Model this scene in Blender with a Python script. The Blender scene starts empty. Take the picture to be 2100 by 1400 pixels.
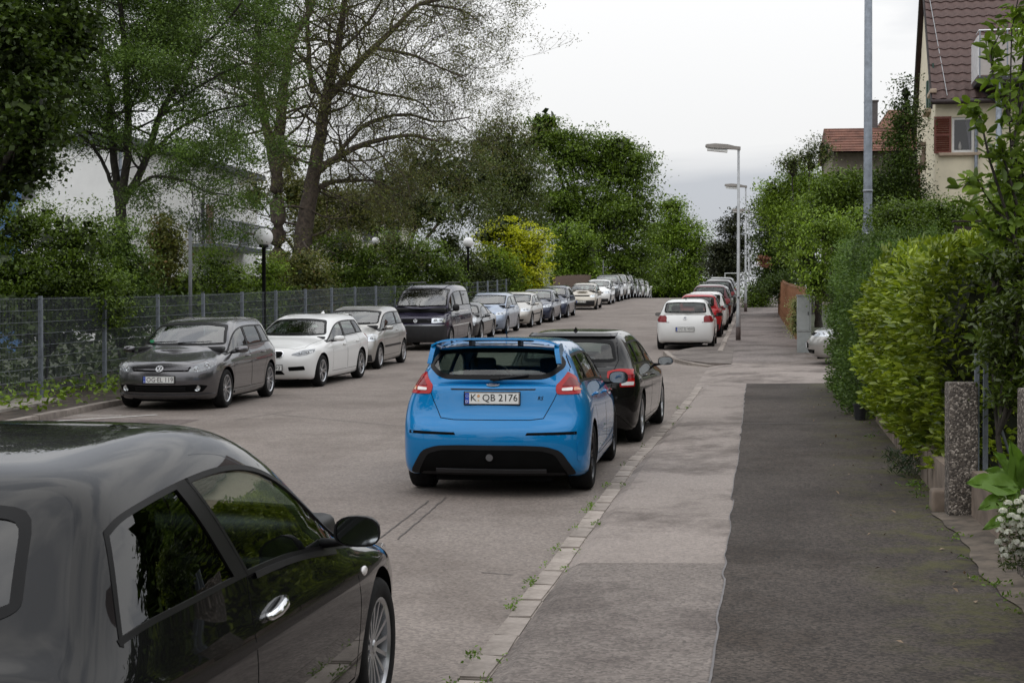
import bpy, bmesh, math, random
import numpy as np
from mathutils import Vector, Matrix
from mathutils.bvhtree import BVHTree

random.seed(7)
rng = np.random.default_rng(11)
SC = bpy.context.scene
COL = SC.collection
R = math.radians

# ------------------------------------------------------------------ camera
F_PX, CX, CY = 3200.0, 1050.0, 700.0
YAW, PITCH = math.atan(502 / 3200), math.atan(40 / 3200)
EYE = Vector((0, 0, 1.95))
cam = bpy.data.cameras.new('camera')
cam.sensor_width = 36.0
cam.lens = 36.0 * F_PX / 2100.0
cam.clip_start, cam.clip_end = 0.1, 3000
cam.dof.use_dof = True
cam.dof.focus_distance = 15.5
cam.dof.aperture_fstop = 16.0
cam_o = bpy.data.objects.new('camera', cam)
COL.objects.link(cam_o)
cam_o.location = EYE
cam_o.rotation_euler = (math.pi / 2 - PITCH, 0, YAW)
SC.camera = cam_o
SC.render.engine = 'CYCLES'
SC.render.resolution_x, SC.render.resolution_y = 1024, 682

# ------------------------------------------------------------------ overcast sky and sun
SUN_EL, SUN_AZ = R(58), R(205)
SKY_SEED = 0.0
w = bpy.data.worlds.new('World')
SC.world = w
w.use_nodes = True
nt = w.node_tree
nt.nodes.clear()
def wn(t, **kw):
    n = nt.nodes.new(t)
    for k, v in kw.items():
        setattr(n, k, v)
    return n
out = wn('ShaderNodeOutputWorld')
bg = wn('ShaderNodeBackground')
bg.inputs['Strength'].default_value = 0.1
sky = wn('ShaderNodeTexSky', sky_type='NISHITA', sun_disc=False)
sky.sun_elevation, sky.sun_rotation = SUN_EL, SUN_AZ
sky.air_density, sky.dust_density = 1.0, 3.0
tc = wn('ShaderNodeTexCoord')
sep = wn('ShaderNodeSeparateXYZ')
nt.links.new(tc.outputs['Generated'], sep.inputs[0])
# broad cloud sheets over the whole dome
mp = wn('ShaderNodeMapping'); mp.inputs['Scale'].default_value = (1.5, 1.5, 5.0)
mp.inputs['Location'].default_value = (SKY_SEED, 0.4, 0.1)
mp.inputs['Rotation'].default_value = (0, R(12), 0)
nt.links.new(tc.outputs['Generated'], mp.inputs[0])
nz = wn('ShaderNodeTexNoise'); nz.inputs['Scale'].default_value = 1.6
nz.inputs['Detail'].default_value = 6.0; nz.inputs['Roughness'].default_value = 0.5; nz.inputs['Distortion'].default_value = 0.4
nt.links.new(mp.outputs[0], nz.inputs[0])
rp = wn('ShaderNodeValToRGB')
e = rp.color_ramp.elements
e[0].position, e[0].color = 0.42, (0.63, 0.655, 0.70, 1)
e[1].position, e[1].color = 0.58, (1.0, 1.0, 1.0, 1)
nt.links.new(nz.outputs['Fac'], rp.inputs[0])
# overcast luminance rises towards the zenith (1 + 2 sin h) / 3
lum = wn('ShaderNodeMath', operation='MULTIPLY_ADD')
lum.inputs[1].default_value, lum.inputs[2].default_value = 11.5, 8.2
zp = wn('ShaderNodeMath', operation='MAXIMUM'); zp.inputs[1].default_value = 0.0
nt.links.new(sep.outputs['Z'], zp.inputs[0]); nt.links.new(zp.outputs[0], lum.inputs[0])
cl = wn('ShaderNodeVectorMath', operation='SCALE')
nt.links.new(rp.outputs[0], cl.inputs[0]); nt.links.new(lum.outputs[0], cl.inputs['Scale'])
mx = wn('ShaderNodeMix', data_type='RGBA'); mx.inputs[0].default_value = 0.94
nt.links.new(sky.outputs[0], mx.inputs[6]); nt.links.new(cl.outputs[0], mx.inputs[7])
nt.links.new(mx.outputs[2], bg.inputs['Color'])
nt.links.new(bg.outputs[0], out.inputs[0])

sun = bpy.data.lights.new('sun', 'SUN')
sun.energy, sun.angle, sun.color = 0.6, R(100), (1.0, 0.97, 0.93)
sun_o = bpy.data.objects.new('sun', sun)
COL.objects.link(sun_o)
_sd = Vector((math.sin(SUN_AZ) * math.cos(SUN_EL), math.cos(SUN_AZ) * math.cos(SUN_EL), math.sin(SUN_EL)))
sun_o.rotation_euler = (-_sd).to_track_quat('-Z', 'Y').to_euler()

SC.view_settings.view_transform = 'Standard'
SC.view_settings.look = 'None'
SC.view_settings.exposure = 0.0
SC.view_settings.gamma = 1.0
SC.view_settings.use_curve_mapping = False
SC.cycles.max_bounces = 8
SC.cycles.transparent_max_bounces = 16
SC.cycles.use_denoising = True

# ------------------------------------------------------------------ helpers: pixels of the photograph to the street
_fw = Vector((-math.sin(YAW) * math.cos(PITCH), math.cos(YAW) * math.cos(PITCH), -math.sin(PITCH)))
_rt = Vector((math.cos(YAW), math.sin(YAW), 0))
_up = _rt.cross(_fw)
_prof = np.array([(-40, -0.9), (-10, -0.24), (0, 0.03), (6, 0.14), (15, 0.31), (24, 0.50), (31, 0.66), (38, 0.88), (45, 1.12), (52, 1.34), (60, 1.60), (66, 1.81), (72, 2.05),
                  (79, 2.37), (86, 2.70), (93, 3.02), (101, 3.35), (112, 3.66), (124, 3.78), (140, 3.72), (170, 3.3), (220, 2.2), (400, -2)])
def _pchip(xs, ys):
    h = np.diff(xs); d = np.diff(ys) / h
    m = np.zeros_like(ys)
    m[1:-1] = np.where(d[:-1] * d[1:] > 0, 2 * d[:-1] * d[1:] / (d[:-1] + d[1:] + 1e-12), 0)
    m[0], m[-1] = d[0], d[-1]
    def f(x):
        x = np.clip(np.asarray(x, float), xs[0], xs[-1])
        i = np.clip(np.searchsorted(xs, x) - 1, 0, len(xs) - 2)
        t = (x - xs[i]) / h[i]
        return ((2*t**3 - 3*t**2 + 1) * ys[i] + (t**3 - 2*t**2 + t) * h[i] * m[i] + (-2*t**3 + 3*t**2) * ys[i+1] + (t**3 - t**2) * h[i] * m[i+1])
    return f
_zr = _pchip(_prof[:, 0], _prof[:, 1])
def zr(y):
    return float(_zr(y))
def slope(y):
    return (zr(y + 1.3) - zr(y - 1.3)) / 2.6
def ray(px, py):
    return _fw + _rt * ((px - CX) / F_PX) - _up * ((py - CY) / F_PX)
def at(px, py, depth):
    return EYE + ray(px, py) * depth
def gat(px, py, dz=0.0):
    d = ray(px, py)
    lo = 3.0
    t = lo
    while t < 400:
        p = EYE + d * t
        if p.z < zr(p.y) + dz:
            return p
        t += 0.05
    return EYE + d * 120
def pix(p):
    v = Vector(p) - EYE
    z = v.dot(_fw)
    return (CX + F_PX * v.dot(_rt) / z, CY - F_PX * v.dot(_up) / z, z)

# ------------------------------------------------------------------ helpers: objects
def empty(name, loc=(0, 0, 0), rz=0.0, rx=0.0):
    o = bpy.data.objects.new(name, None)
    o.empty_display_size = 0.2
    o.location = loc
    o.rotation_euler = (rx, 0, rz)
    COL.objects.link(o)
    return o
def tag(o, label=None, cat=None, group=None, kind=None):
    for k, v in (('label', label), ('category', cat), ('group', group), ('kind', kind)):
        if v:
            o[k] = v
    return o
def link(name, me, mat=None, parent=None, loc=None):
    if mat is not None and not me.materials:
        for m in (mat if isinstance(mat, (list, tuple)) else [mat]):
            me.materials.append(m)
    o = bpy.data.objects.new(name, me)
    COL.objects.link(o)
    if parent is not None:
        o.parent = parent
    if loc is not None:
        o.location = loc
    return o
def mesh(name, v, f, smooth=False):
    me = bpy.data.meshes.new(name)
    me.from_pydata([tuple(map(float, p)) for p in v], [], [tuple(map(int, q)) for q in f])
    if smooth:
        me.polygons.foreach_set('use_smooth', np.ones(len(me.polygons), bool))
    me.update()
    return me
def fastmesh(name, V, F, smooth=False):
    """V (n,3), F (m,k) arrays with a constant k"""
    V = np.ascontiguousarray(V, np.float32); F = np.ascontiguousarray(F, np.int32)
    me = bpy.data.meshes.new(name)
    me.vertices.add(len(V)); me.vertices.foreach_set('co', V.ravel())
    k = F.shape[1]
    me.loops.add(F.size); me.loops.foreach_set('vertex_index', F.ravel())
    me.polygons.add(len(F))
    me.polygons.foreach_set('loop_start', np.arange(len(F), dtype=np.int32) * k)
    if smooth:
        me.polygons.foreach_set('use_smooth', np.ones(len(F), bool))
    me.update(calc_edges=True)
    return me
def kids(o):
    return [c for c in bpy.data.objects if c.parent == o]
def copy_tree(o, parent=None, children=None):
    c = o.copy()
    COL.objects.link(c)
    if parent is not None:
        c.parent = parent
    for ch in list(o.children):
        copy_tree(ch, c)
    return c

class MB:
    """collects simple shapes; build() links them as one mesh"""
    def __init__(s):
        s.v, s.f, s.m, s.cur = [], [], [], 0
        s.M = Matrix.Identity(4)
    def add(s, vs, fs):
        n = len(s.v)
        s.v += [tuple(s.M @ Vector(p)) for p in vs]
        s.f += [tuple(i + n for i in q) for q in fs]
        s.m += [s.cur] * len(fs)
        return s
    def box(s, c, d, bev=0.0):
        x, y, z = d[0] / 2, d[1] / 2, d[2] / 2
        if bev <= 0:
            vs = [(c[0] + a * x, c[1] + b * y, c[2] + e * z) for e in (-1, 1) for b in (-1, 1) for a in (-1, 1)]
            return s.add(vs, [(0, 2, 3, 1), (4, 5, 7, 6), (0, 1, 5, 4), (2, 6, 7, 3), (0, 4, 6, 2), (1, 3, 7, 5)])
        bm = bmesh.new()
        bmesh.ops.create_cube(bm, size=1)
        for v in bm.verts:
            v.co = Vector((v.co.x * d[0], v.co.y * d[1], v.co.z * d[2]))
        bmesh.ops.bevel(bm, geom=bm.edges[:], offset=bev, segments=3, profile=0.5, affect='EDGES')
        bm.verts.index_update()
        vs = [tuple(v.co + Vector(c)) for v in bm.verts]
        fs = [tuple(v.index for v in f.verts) for f in bm.faces]
        bm.free()
        return s.add(vs, fs)
    def tube(s, path, rad, n=8, cap=True):
        path = [Vector(p) for p in path]
        if not isinstance(rad, (list, tuple)):
            rad = [rad] * len(path)
        vs, fs = [], []
        up = Vector((0, 0, 1))
        for i, p in enumerate(path):
            d = (path[min(i + 1, len(path) - 1)] - path[max(i - 1, 0)]).normalized()
            a = d.cross(up)
            if a.length < 1e-3:
                a = d.cross(Vector((1, 0, 0)))
            a.normalize(); b = d.cross(a)
            for k in range(n):
                t = 2 * math.pi * k / n
                vs.append(p + (a * math.cos(t) + b * math.sin(t)) * rad[i])
        for i in range(len(path) - 1):
            for k in range(n):
                k2 = (k + 1) % n
                fs.append((i*n + k, i*n + k2, (i+1)*n + k2, (i+1)*n + k))
        if cap:
            fs.append(tuple(range(n))); fs.append(tuple((len(path)-1)*n + k for k in reversed(range(n))))
        return s.add(vs, fs)
    def lathe(s, prof, axis='z', n=24, c=(0, 0, 0), closed=False):
        vs, fs = [], []
        for (r, h) in prof:
            for k in range(n):
                t = 2 * math.pi * k / n
                a, b = r * math.cos(t), r * math.sin(t)
                p = {'z': (a, b, h), 'x': (h, a, b), 'y': (b, h, a)}[axis]
                vs.append((p[0] + c[0], p[1] + c[1], p[2] + c[2]))
        m = len(prof)
        for i in range(m if closed else m - 1):
            j = (i + 1) % m
            for k in range(n):
                k2 = (k + 1) % n
                fs.append((i*n + k, i*n + k2, j*n + k2, j*n + k))
        return s.add(vs, fs)
    def prism(s, poly, z0, z1, plane='xy'):
        """poly counter-clockwise; plane xy extrudes along z, xz along y, yz along x"""
        n = len(poly)
        def P(a, b, h):
            return {'xy': (a, b, h), 'xz': (a, h, b), 'yz': (h, a, b)}[plane]
        vs = [P(a, b, z0) for a, b in poly] + [P(a, b, z1) for a, b in poly]
        fs = [tuple(reversed(range(n))), tuple(range(n, 2*n))] + [(i, (i+1) % n, n + (i+1) % n, n + i) for i in range(n)]
        return s.add(vs, fs)
    def ball(s, c, r, nu=16, nv=10):
        r = r if isinstance(r, (tuple, list)) else (r, r, r)
        vs, fs = [(c[0], c[1], c[2] - r[2])], []
        for i in range(1, nv):
            t = math.pi * i / nv
            for k in range(nu):
                p = 2 * math.pi * k / nu
                vs.append((c[0] + r[0]*math.sin(t)*math.cos(p), c[1] + r[1]*math.sin(t)*math.sin(p), c[2] - r[2]*math.cos(t)))
        vs.append((c[0], c[1], c[2] + r[2]))
        for k in range(nu):
            fs.append((0, 1 + (k+1) % nu, 1 + k))
            fs.append((len(vs)-1, 1 + (nv-2)*nu + k, 1 + (nv-2)*nu + (k+1) % nu))
        for i in range(nv - 2):
            for k in range(nu):
                a = 1 + i*nu + k; b = 1 + i*nu + (k+1) % nu
                fs.append((a, b, b + nu, a + nu))
        return s.add(vs, fs)
    def mesh(s, name, smooth=False, auto=None):
        me = mesh(name, s.v, s.f, smooth)
        if s.m and max(s.m) > 0:
            me.polygons.foreach_set('material_index', s.m)
        bm = bmesh.new(); bm.from_mesh(me)
        bmesh.ops.recalc_face_normals(bm, faces=bm.faces[:])
        bm.to_mesh(me); bm.free()
        if auto is not None:
            me.polygons.foreach_set('use_smooth', np.ones(len(me.polygons), bool))
            me.set_sharp_from_angle(angle=R(auto))
        return me
    def build(s, name, mat, parent=None, smooth=False, auto=None, loc=None):
        return link(name, s.mesh(name, smooth, auto), mat, parent, loc)

# ------------------------------------------------------------------ materials
MATS = {}
def material(name):
    m = bpy.data.materials.new(name)
    m.use_nodes = True
    t = m.node_tree
    t.nodes.clear()
    o = t.nodes.new('ShaderNodeOutputMaterial')
    return m, t, o
def N(t, kind, **kw):
    n = t.nodes.new(kind)
    for k, v in kw.items():
        if k.startswith('_'):
            n.inputs[k[1:]].default_value = v
        else:
            setattr(n, k, v)
    return n
def pbsdf(t, o, col=(0.5, 0.5, 0.5), rough=0.5, metal=0.0, spec=0.5, **kw):
    b = t.nodes.new('ShaderNodeBsdfPrincipled')
    if not hasattr(col, 'is_linked'):
        b.inputs['Base Color'].default_value = (*col[:3], 1)
    else:
        t.links.new(col, b.inputs['Base Color'])
    b.inputs['Roughness'].default_value = rough
    b.inputs['Metallic'].default_value = metal
    b.inputs['Specular IOR Level'].default_value = spec
    for k, v in kw.items():
        b.inputs[k.replace('_', ' ')].default_value = v
    t.links.new(b.outputs[0], o.inputs[0])
    return b
def noise_col(t, c0, c1, scale=5.0, detail=4.0, lo=0.35, hi=0.65, coord='Object', vec=None, rough=0.6):
    if vec is None:
        tcn = t.nodes.new('ShaderNodeTexCoord')
        vec = tcn.outputs[coord]
    n = N(t, 'ShaderNodeTexNoise', _Scale=scale, _Detail=detail, _Roughness=rough)
    t.links.new(vec, n.inputs[0])
    r = t.nodes.new('ShaderNodeValToRGB')
    r.color_ramp.elements[0].position, r.color_ramp.elements[1].position = lo, hi
    r.color_ramp.elements[0].color, r.color_ramp.elements[1].color = (*c0, 1), (*c1, 1)
    t.links.new(n.outputs['Fac'], r.inputs[0])
    return r.outputs[0], n
def simple(name, col, rough=0.5, metal=0.0, spec=0.5, var=0.12, scale=6.0, bump=0.0, **kw):
    if name in MATS:
        return MATS[name]
    m, t, o = material(name)
    c0 = tuple(c * (1 - var) for c in col); c1 = tuple(min(1, c * (1 + var)) for c in col)
    oc, n = noise_col(t, c0, c1, scale)
    b = pbsdf(t, o, oc, rough, metal, spec, **kw)
    if bump > 0:
        bp = N(t, 'ShaderNodeBump', _Strength=bump, _Distance=0.01)
        t.links.new(n.outputs['Fac'], bp.inputs['Height'])
        t.links.new(bp.outputs[0], b.inputs['Normal'])
    MATS[name] = m
    return m
def paint(name, col, metal=0.0, rough=0.3, dirt=0.06, coat=1.0, ior=1.48):
    """car paint: base coat with faint dust under a clear coat"""
    if name in MATS:
        return MATS[name]
    m, t, o = material(name)
    dust = tuple(c * (1 - dirt) + 0.25 * dirt for c in col)
    oc, n = noise_col(t, col, dust, 3.0, 5.0, 0.4, 0.75)
    b = pbsdf(t, o, oc, rough, metal, 0.02)
    b.inputs['Coat Weight'].default_value = coat
    b.inputs['Coat Roughness'].default_value = 0.015
    b.inputs['Coat IOR'].default_value = ior
    MATS[name] = m
    return m
def glass(name, tint, ior=1.6, rough=0.0):
    if name in MATS:
        return MATS[name]
    m, t, o = material(name)
    tr = N(t, 'ShaderNodeBsdfTransparent', _Color=(*tint, 1))
    gl = N(t, 'ShaderNodeBsdfGlossy', _Color=(1, 1, 1, 1), _Roughness=rough)
    fr = N(t, 'ShaderNodeFresnel')
    ge = t.nodes.new('ShaderNodeNewGeometry')          # a pane is thin: both faces mirror alike
    io = N(t, 'ShaderNodeMix', data_type='FLOAT')
    io.inputs[2].default_value, io.inputs[3].default_value = ior, 1 / ior
    t.links.new(ge.outputs['Backfacing'], io.inputs[0]); t.links.new(io.outputs[0], fr.inputs['IOR'])
    ms = t.nodes.new('ShaderNodeMixShader')
    t.links.new(fr.outputs[0], ms.inputs[0]); t.links.new(tr.outputs[0], ms.inputs[1]); t.links.new(gl.outputs[0], ms.inputs[2])
    t.links.new(ms.outputs[0], o.inputs[0])
    MATS[name] = m
    return m
M_RUBBER = simple('tyre_rubber', (0.010, 0.010, 0.0105), 0.8, spec=.2, var=0.3, scale=20)
M_BLACK = simple('black_plastic', (0.010, 0.010, 0.011), 0.45, spec=.25)
M_MATT = simple('matt_black', (0.004, 0.004, 0.004), 0.9, spec=.08)
M_TRIM = simple('window_trim', (0.006, 0.006, 0.0065), 0.4, spec=.15)
M_RIM = simple('alloy', (0.50, 0.51, 0.53), 0.28, 0.9, var=0.06)
M_RIMD = simple('dark_alloy', (0.05, 0.05, 0.055), 0.3, 0.7)
M_DISC = simple('brake_disc', (0.12, 0.11, 0.10), 0.45, 0.8)
M_CHROME = simple('chrome', (0.75, 0.76, 0.78), 0.08, 1.0, var=0.03)
M_BADGE = simple('badge_silver', (0.72, 0.73, 0.75), 0.38, 0.45, var=0.03)
M_SEAT = simple('seat_cloth', (0.03, 0.03, 0.033), 0.9, var=0.25, scale=30)
M_SEATB = simple('seat_cloth_beige', (0.23, 0.2, 0.15), 0.9, var=0.2, scale=30)
M_PLATE = simple('plate_white', (0.72, 0.72, 0.70), 0.35, var=0.03)
M_EU = simple('plate_blue', (0.01, 0.06, 0.42), 0.35, var=0.03)
M_INK = simple('plate_ink', (0.012, 0.012, 0.012), 0.5)
M_GLASS = glass('tinted_glass', (0.62, 0.70, 0.66), 1.9)
M_SCREEN = glass('windscreen_glass', (0.60, 0.68, 0.65), 2.2)
M_BOWL = simple('lamp_bowl', (0.20, 0.205, 0.21), 0.25, 0.6, var=.3, scale=30)
M_GLASSD = glass('dark_tinted_glass', (0.10, 0.12, 0.12), 1.65)
M_GLASSM = glass('green_glass', (0.45, 0.55, 0.50), 1.6)
M_CLEAR = glass('clear_lens', (0.92, 0.93, 0.94), 1.5)
M_RED = simple('red_lens', (0.36, 0.004, 0.006), 0.15, spec=0.35, var=0.1)
M_REDD = simple('dark_red_lens', (0.17, 0.003, 0.006), 0.15, spec=0.35, var=0.1)
M_WLENS = simple('white_lens', (0.75, 0.72, 0.70), 0.15, var=0.05, Coat_Weight=1.0)
M_ORANGE = simple('amber_lens', (0.62, 0.20, 0.05), 0.15, var=0.05, Coat_Weight=1.0)
M_REFL = simple('reflector', (0.62, 0.64, 0.66), 0.18, 0.85, var=0.15, scale=25)
M_GREYP = simple('grey_plastic', (0.030, 0.030, 0.032), 0.5, spec=.25)

_FONT_CACHE = {}
def text_mesh(s, h=1.0, bold=0.0, shear=0.0):
    key = (s, h, bold, shear)
    if key in _FONT_CACHE:
        return _FONT_CACHE[key]
    cu = bpy.data.curves.new('text', 'FONT')
    cu.body = s; cu.size = 1.0; cu.offset = bold; cu.shear = shear
    cu.resolution_u = 2
    o = bpy.data.objects.new('text', cu)
    COL.objects.link(o)
    dg = bpy.context.evaluated_depsgraph_get()
    me = bpy.data.meshes.new_from_object(o.evaluated_get(dg))
    bpy.data.objects.remove(o); bpy.data.curves.remove(cu)
    co = np.array([v.co[:] for v in me.vertices])
    lo, hi = co.min(0), co.max(0)
    V = (co - (lo + hi) / 2) * (h / (hi[1] - lo[1]))
    F = [tuple(p.vertices) for p in me.polygons]
    bpy.data.meshes.remove(me)
    _FONT_CACHE[key] = (V, F)
    return V, F
# ------------------------------------------------------------------ ground, road, pavements, kerbs
def xl(y):   # left kerb line
    return float(np.interp(y, [-10, 18, 26, 45, 80, 110, 200], [-10.45, -10.5, -10.75, -10.85, -10.4, -10.3, -10.3]))
def xr(y):   # right kerb line
    return float(np.interp(y, [-10, 17, 24, 30, 38, 42, 200], [-1.46, -1.45, -1.28, -1.2, -1.12, -1.08, -1.05]))
def asphalt(name, base, tint2, grain=60.0, stain=0.35, stain_col=(0.5, 0.5, 0.5), rough=0.85, moss=None, seed=0.0, speck=0.35, streak=1.0):
    m, t, o = material(name)
    tcn = t.nodes.new('ShaderNodeTexCoord')
    mp_ = N(t, 'ShaderNodeMapping'); mp_.inputs['Location'].default_value = (seed, seed * .7, 0)
    t.links.new(tcn.outputs['Object'], mp_.inputs[0])
    vec = mp_.outputs[0]
    c1, n1 = noise_col(t, base, tint2, 0.32, 9.0, 0.36, 0.64, vec=vec, rough=.68)
    # aggregate: fine light and dark stones
    vo = N(t, 'ShaderNodeTexVoronoi', _Scale=grain)
    t.links.new(vec, vo.inputs[0])
    sepc = t.nodes.new('ShaderNodeSeparateColor'); t.links.new(vo.outputs['Color'], sepc.inputs[0])
    rmp = t.nodes.new('ShaderNodeValToRGB')
    rmp.color_ramp.elements[0].color = (1 - speck, 1 - speck, 1 - speck, 1); rmp.color_ramp.elements[1].color = (1 + speck, 1 + speck * .97, 1 + speck * .93, 1)
    t.links.new(sepc.outputs[0], rmp.inputs[0])
    mu = N(t, 'ShaderNodeMix', data_type='RGBA', blend_type='MULTIPLY'); mu.inputs[0].default_value = 1.0
    t.links.new(c1, mu.inputs[6]); t.links.new(rmp.outputs[0], mu.inputs[7])
    # stains, stretched across the walking direction
    mp2 = N(t, 'ShaderNodeMapping'); mp2.inputs['Scale'].default_value = (1.0, 0.8, 1)
    t.links.new(vec, mp2.inputs[0])
    n2 = N(t, 'ShaderNodeTexNoise', _Scale=0.75, _Detail=10.0, _Roughness=0.70); t.links.new(mp2.outputs[0], n2.inputs[0])
    r2 = t.nodes.new('ShaderNodeValToRGB'); r2.color_ramp.elements[0].position, r2.color_ramp.elements[1].position = 0.47, 0.60
    t.links.new(n2.outputs['Fac'], r2.inputs[0])
    sc_ = N(t, 'ShaderNodeMath', operation='MULTIPLY'); sc_.inputs[1].default_value = stain
    t.links.new(r2.outputs[0], sc_.inputs[0])
    m2 = N(t, 'ShaderNodeMix', data_type='RGBA', blend_type='MULTIPLY')
    m2.inputs[7].default_value = (*stain_col, 1)
    t.links.new(sc_.outputs[0], m2.inputs[0]); t.links.new(mu.outputs[2], m2.inputs[6])
    col = m2.outputs[2]
    if moss:
        x0, x1, mc = moss
        sx = t.nodes.new('ShaderNodeSeparateXYZ'); t.links.new(tcn.outputs['Object'], sx.inputs[0])
        mr = N(t, 'ShaderNodeMapRange'); mr.inputs[1].default_value, mr.inputs[2].default_value = x0, x1
        t.links.new(sx.outputs[0], mr.inputs[0])
        n3 = N(t, 'ShaderNodeTexNoise', _Scale=2.6, _Detail=12.0, _Roughness=0.78); t.links.new(vec, n3.inputs[0])
        r3 = t.nodes.new('ShaderNodeValToRGB'); r3.color_ramp.elements[0].position, r3.color_ramp.elements[1].position = 0.46, 0.60
        t.links.new(n3.outputs['Fac'], r3.inputs[0])
        mm = N(t, 'ShaderNodeMath', operation='MULTIPLY'); t.links.new(r3.outputs[0], mm.inputs[0]); t.links.new(mr.outputs[0], mm.inputs[1])
        m3 = N(t, 'ShaderNodeMix', data_type='RGBA'); m3.inputs[7].default_value = (*mc, 1)
        t.links.new(mm.outputs[0], m3.inputs[0]); t.links.new(col, m3.inputs[6])
        col = m3.outputs[2]
    b = pbsdf(t, o, col, rough, 0, 0.3)
    bp = N(t, 'ShaderNodeBump', _Strength=0.16, _Distance=0.005)
    t.links.new(vo.outputs['Distance'], bp.inputs['Height']); t.links.new(bp.outputs[0], b.inputs['Normal'])
    MATS[name] = m
    return m
A_ROAD = asphalt('road_asphalt', (0.172, 0.146, 0.130), (0.235, 0.204, 0.183), 55, 0.5, (0.62, 0.60, 0.58), speck=.28)
A_LIGHT = asphalt('light_footway', (0.225, 0.194, 0.175), (0.290, 0.252, 0.229), 60, 0.9, (0.42, 0.40, 0.39), seed=3.1, speck=.2, streak=.5)
A_PATCH = asphalt('patched_footway', (0.140, 0.121, 0.109), (0.200, 0.174, 0.158), 55, 0.8, (0.5, 0.48, 0.48), seed=5.7, speck=.35)
A_DARK = asphalt('dark_footway', (0.036, 0.029, 0.025), (0.075, 0.062, 0.053), 60, 0.75, (0.5, 0.44, 0.38), moss=(0.55, 1.45, (0.070, 0.068, 0.020)), seed=1.3, speck=.6)
A_BAY = asphalt('bay_asphalt', (0.13, 0.105, 0.098), (0.19, 0.16, 0.15), 42, 0.7, (0.5, 0.45, 0.42), seed=8.0)
A_FAR = asphalt('far_footway', (0.15, 0.13, 0.12), (0.22, 0.19, 0.178), 42, 0.8, (0.45, 0.43, 0.42), seed=9.0, streak=.4, moss=(0.6, 1.6, (0.07, 0.05, 0.03)))
def stone_mat():
    m, t, o = material('kerb_stone')
    oc, n = noise_col(t, (.20, .172, .150), (.37, .325, .29), 7.0, 8.0, .32, .68, rough=.7)
    oi = t.nodes.new('ShaderNodeObjectInfo')
    mr = N(t, 'ShaderNodeMapRange'); mr.inputs[3].default_value, mr.inputs[4].default_value = .80, 1.10
    t.links.new(oi.outputs['Random'], mr.inputs[0])
    v = t.nodes.new('ShaderNodeVectorMath'); v.operation = 'SCALE'
    t.links.new(oc, v.inputs[0]); t.links.new(mr.outputs[0], v.inputs['Scale'])
    b = pbsdf(t, o, v.outputs[0], .88, 0, .3)
    bp = N(t, 'ShaderNodeBump', _Strength=.4, _Distance=.01)
    t.links.new(n.outputs['Fac'], bp.inputs['Height']); t.links.new(bp.outputs[0], b.inputs['Normal'])
    return m
M_STONE = stone_mat()
M_CONC = simple('weathered_concrete', (0.30, 0.27, 0.24), 0.9, var=0.25, scale=5, bump=.4)
M_TAR = simple('tar', (0.035, 0.033, 0.032), 0.6)
M_SEAMD = simple('old_tar', (.075, .066, .06), .8, var=.4, scale=9)
M_SEAL = simple('joint_sealer', (0.125, 0.115, 0.115), 0.6, var=.2)
M_LINE = simple('road_paint', (0.62, 0.60, 0.57), 0.7, var=.25, scale=14)
M_SOIL = simple('soil', (0.055, 0.042, 0.032), 0.95, var=.5, scale=5, bump=.6)
def sheet(name, fa, fb, y0, y1, da, db, mat, ny=None, nx=2, parent=None, wob=0.0):
    ny = ny or max(2, int((y1 - y0) / 0.5))
    V, F = [], []
    for i in range(ny + 1):
        y = y0 + (y1 - y0) * i / ny
        a, b = (fa(y) if callable(fa) else fa), (fb(y) if callable(fb) else fb)
        for k in range(nx + 1):
            t = k / nx
            V.append((a + (b - a) * t, y, zr(y) + da + (db - da) * t))
    for i in range(ny):
        for k in range(nx):
            q = i * (nx + 1) + k
            F.append((q, q + 1, q + nx + 2, q + nx + 1))
    o = link(name, mesh(name, V, F, True), mat, parent)
    if parent is None:
        o['kind'] = 'structure'
    return o
M_EARTH = simple('garden_earth', (0.05, 0.06, 0.03), 0.95, var=.5, scale=.7)
gv, gf = [], []
gys = list(np.arange(-40, 400, 4.0)); gxs = [-420, -200, -80, -40, -20, 0, 20, 40, 80, 200, 420]
for y in gys:
    for x in gxs:
        gv.append((x, y, zr(y) - .05))
for i in range(len(gys) - 1):
    for k in range(len(gxs) - 1):
        q = i * len(gxs) + k
        gf.append((q, q + 1, q + len(gxs) + 1, q + len(gxs)))
tag(link('ground', mesh('ground', gv, gf, True), M_EARTH), kind='structure')
road = sheet('road', lambda y: xl(y) - .02, lambda y: xr(y) + .03, -12, 142, 0, 0, A_ROAD, nx=6)
# worn darker bay where the left-hand cars stand, with its painted corner mark
sheet('parking_bay', lambda y: xl(y) + .02, lambda y: xl(y) + 2.3, 18.5, 22.6, .004, .004, A_BAY, nx=2)
def ribbon(name, pts, w, mat, dz, parent=None, taper=True):
    pts = [Vector(p) for p in pts]
    V, F = [], []
    for i, p in enumerate(pts):
        d = pts[min(i+1, len(pts)-1)] - pts[max(i-1, 0)]
        n = Vector((-d.y, d.x, 0)).normalized() * w / 2
        for q in (p + n, p - n):
            V.append((q.x, q.y, zr(q.y) + dz))
    for i in range(len(pts) - 1):
        F.append((2*i, 2*i+1, 2*i+3, 2*i+2))
    o = link(name, mesh(name, V, F), mat, parent)
    return o
def wobble(a, b, n, amp, seed=0):
    r0 = random.Random(seed)
    a, b = Vector(a), Vector(b)
    d = (b - a); nn = Vector((-d.y, d.x, 0)).normalized()
    return [a + d * (i / n) + nn * r0.uniform(-amp, amp) for i in range(n + 1)]
pa, pb = gat(118, 864), gat(322, 851)
ribbon('painted_line', wobble(pa, pb, 5, .005), .09, M_LINE, .008, road)
pa, pb = gat(150, 853), gat(250, 853)
ribbon('painted_line', wobble(pa, pb, 5, .01), .05, M_LINE, .0085, road)
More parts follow.
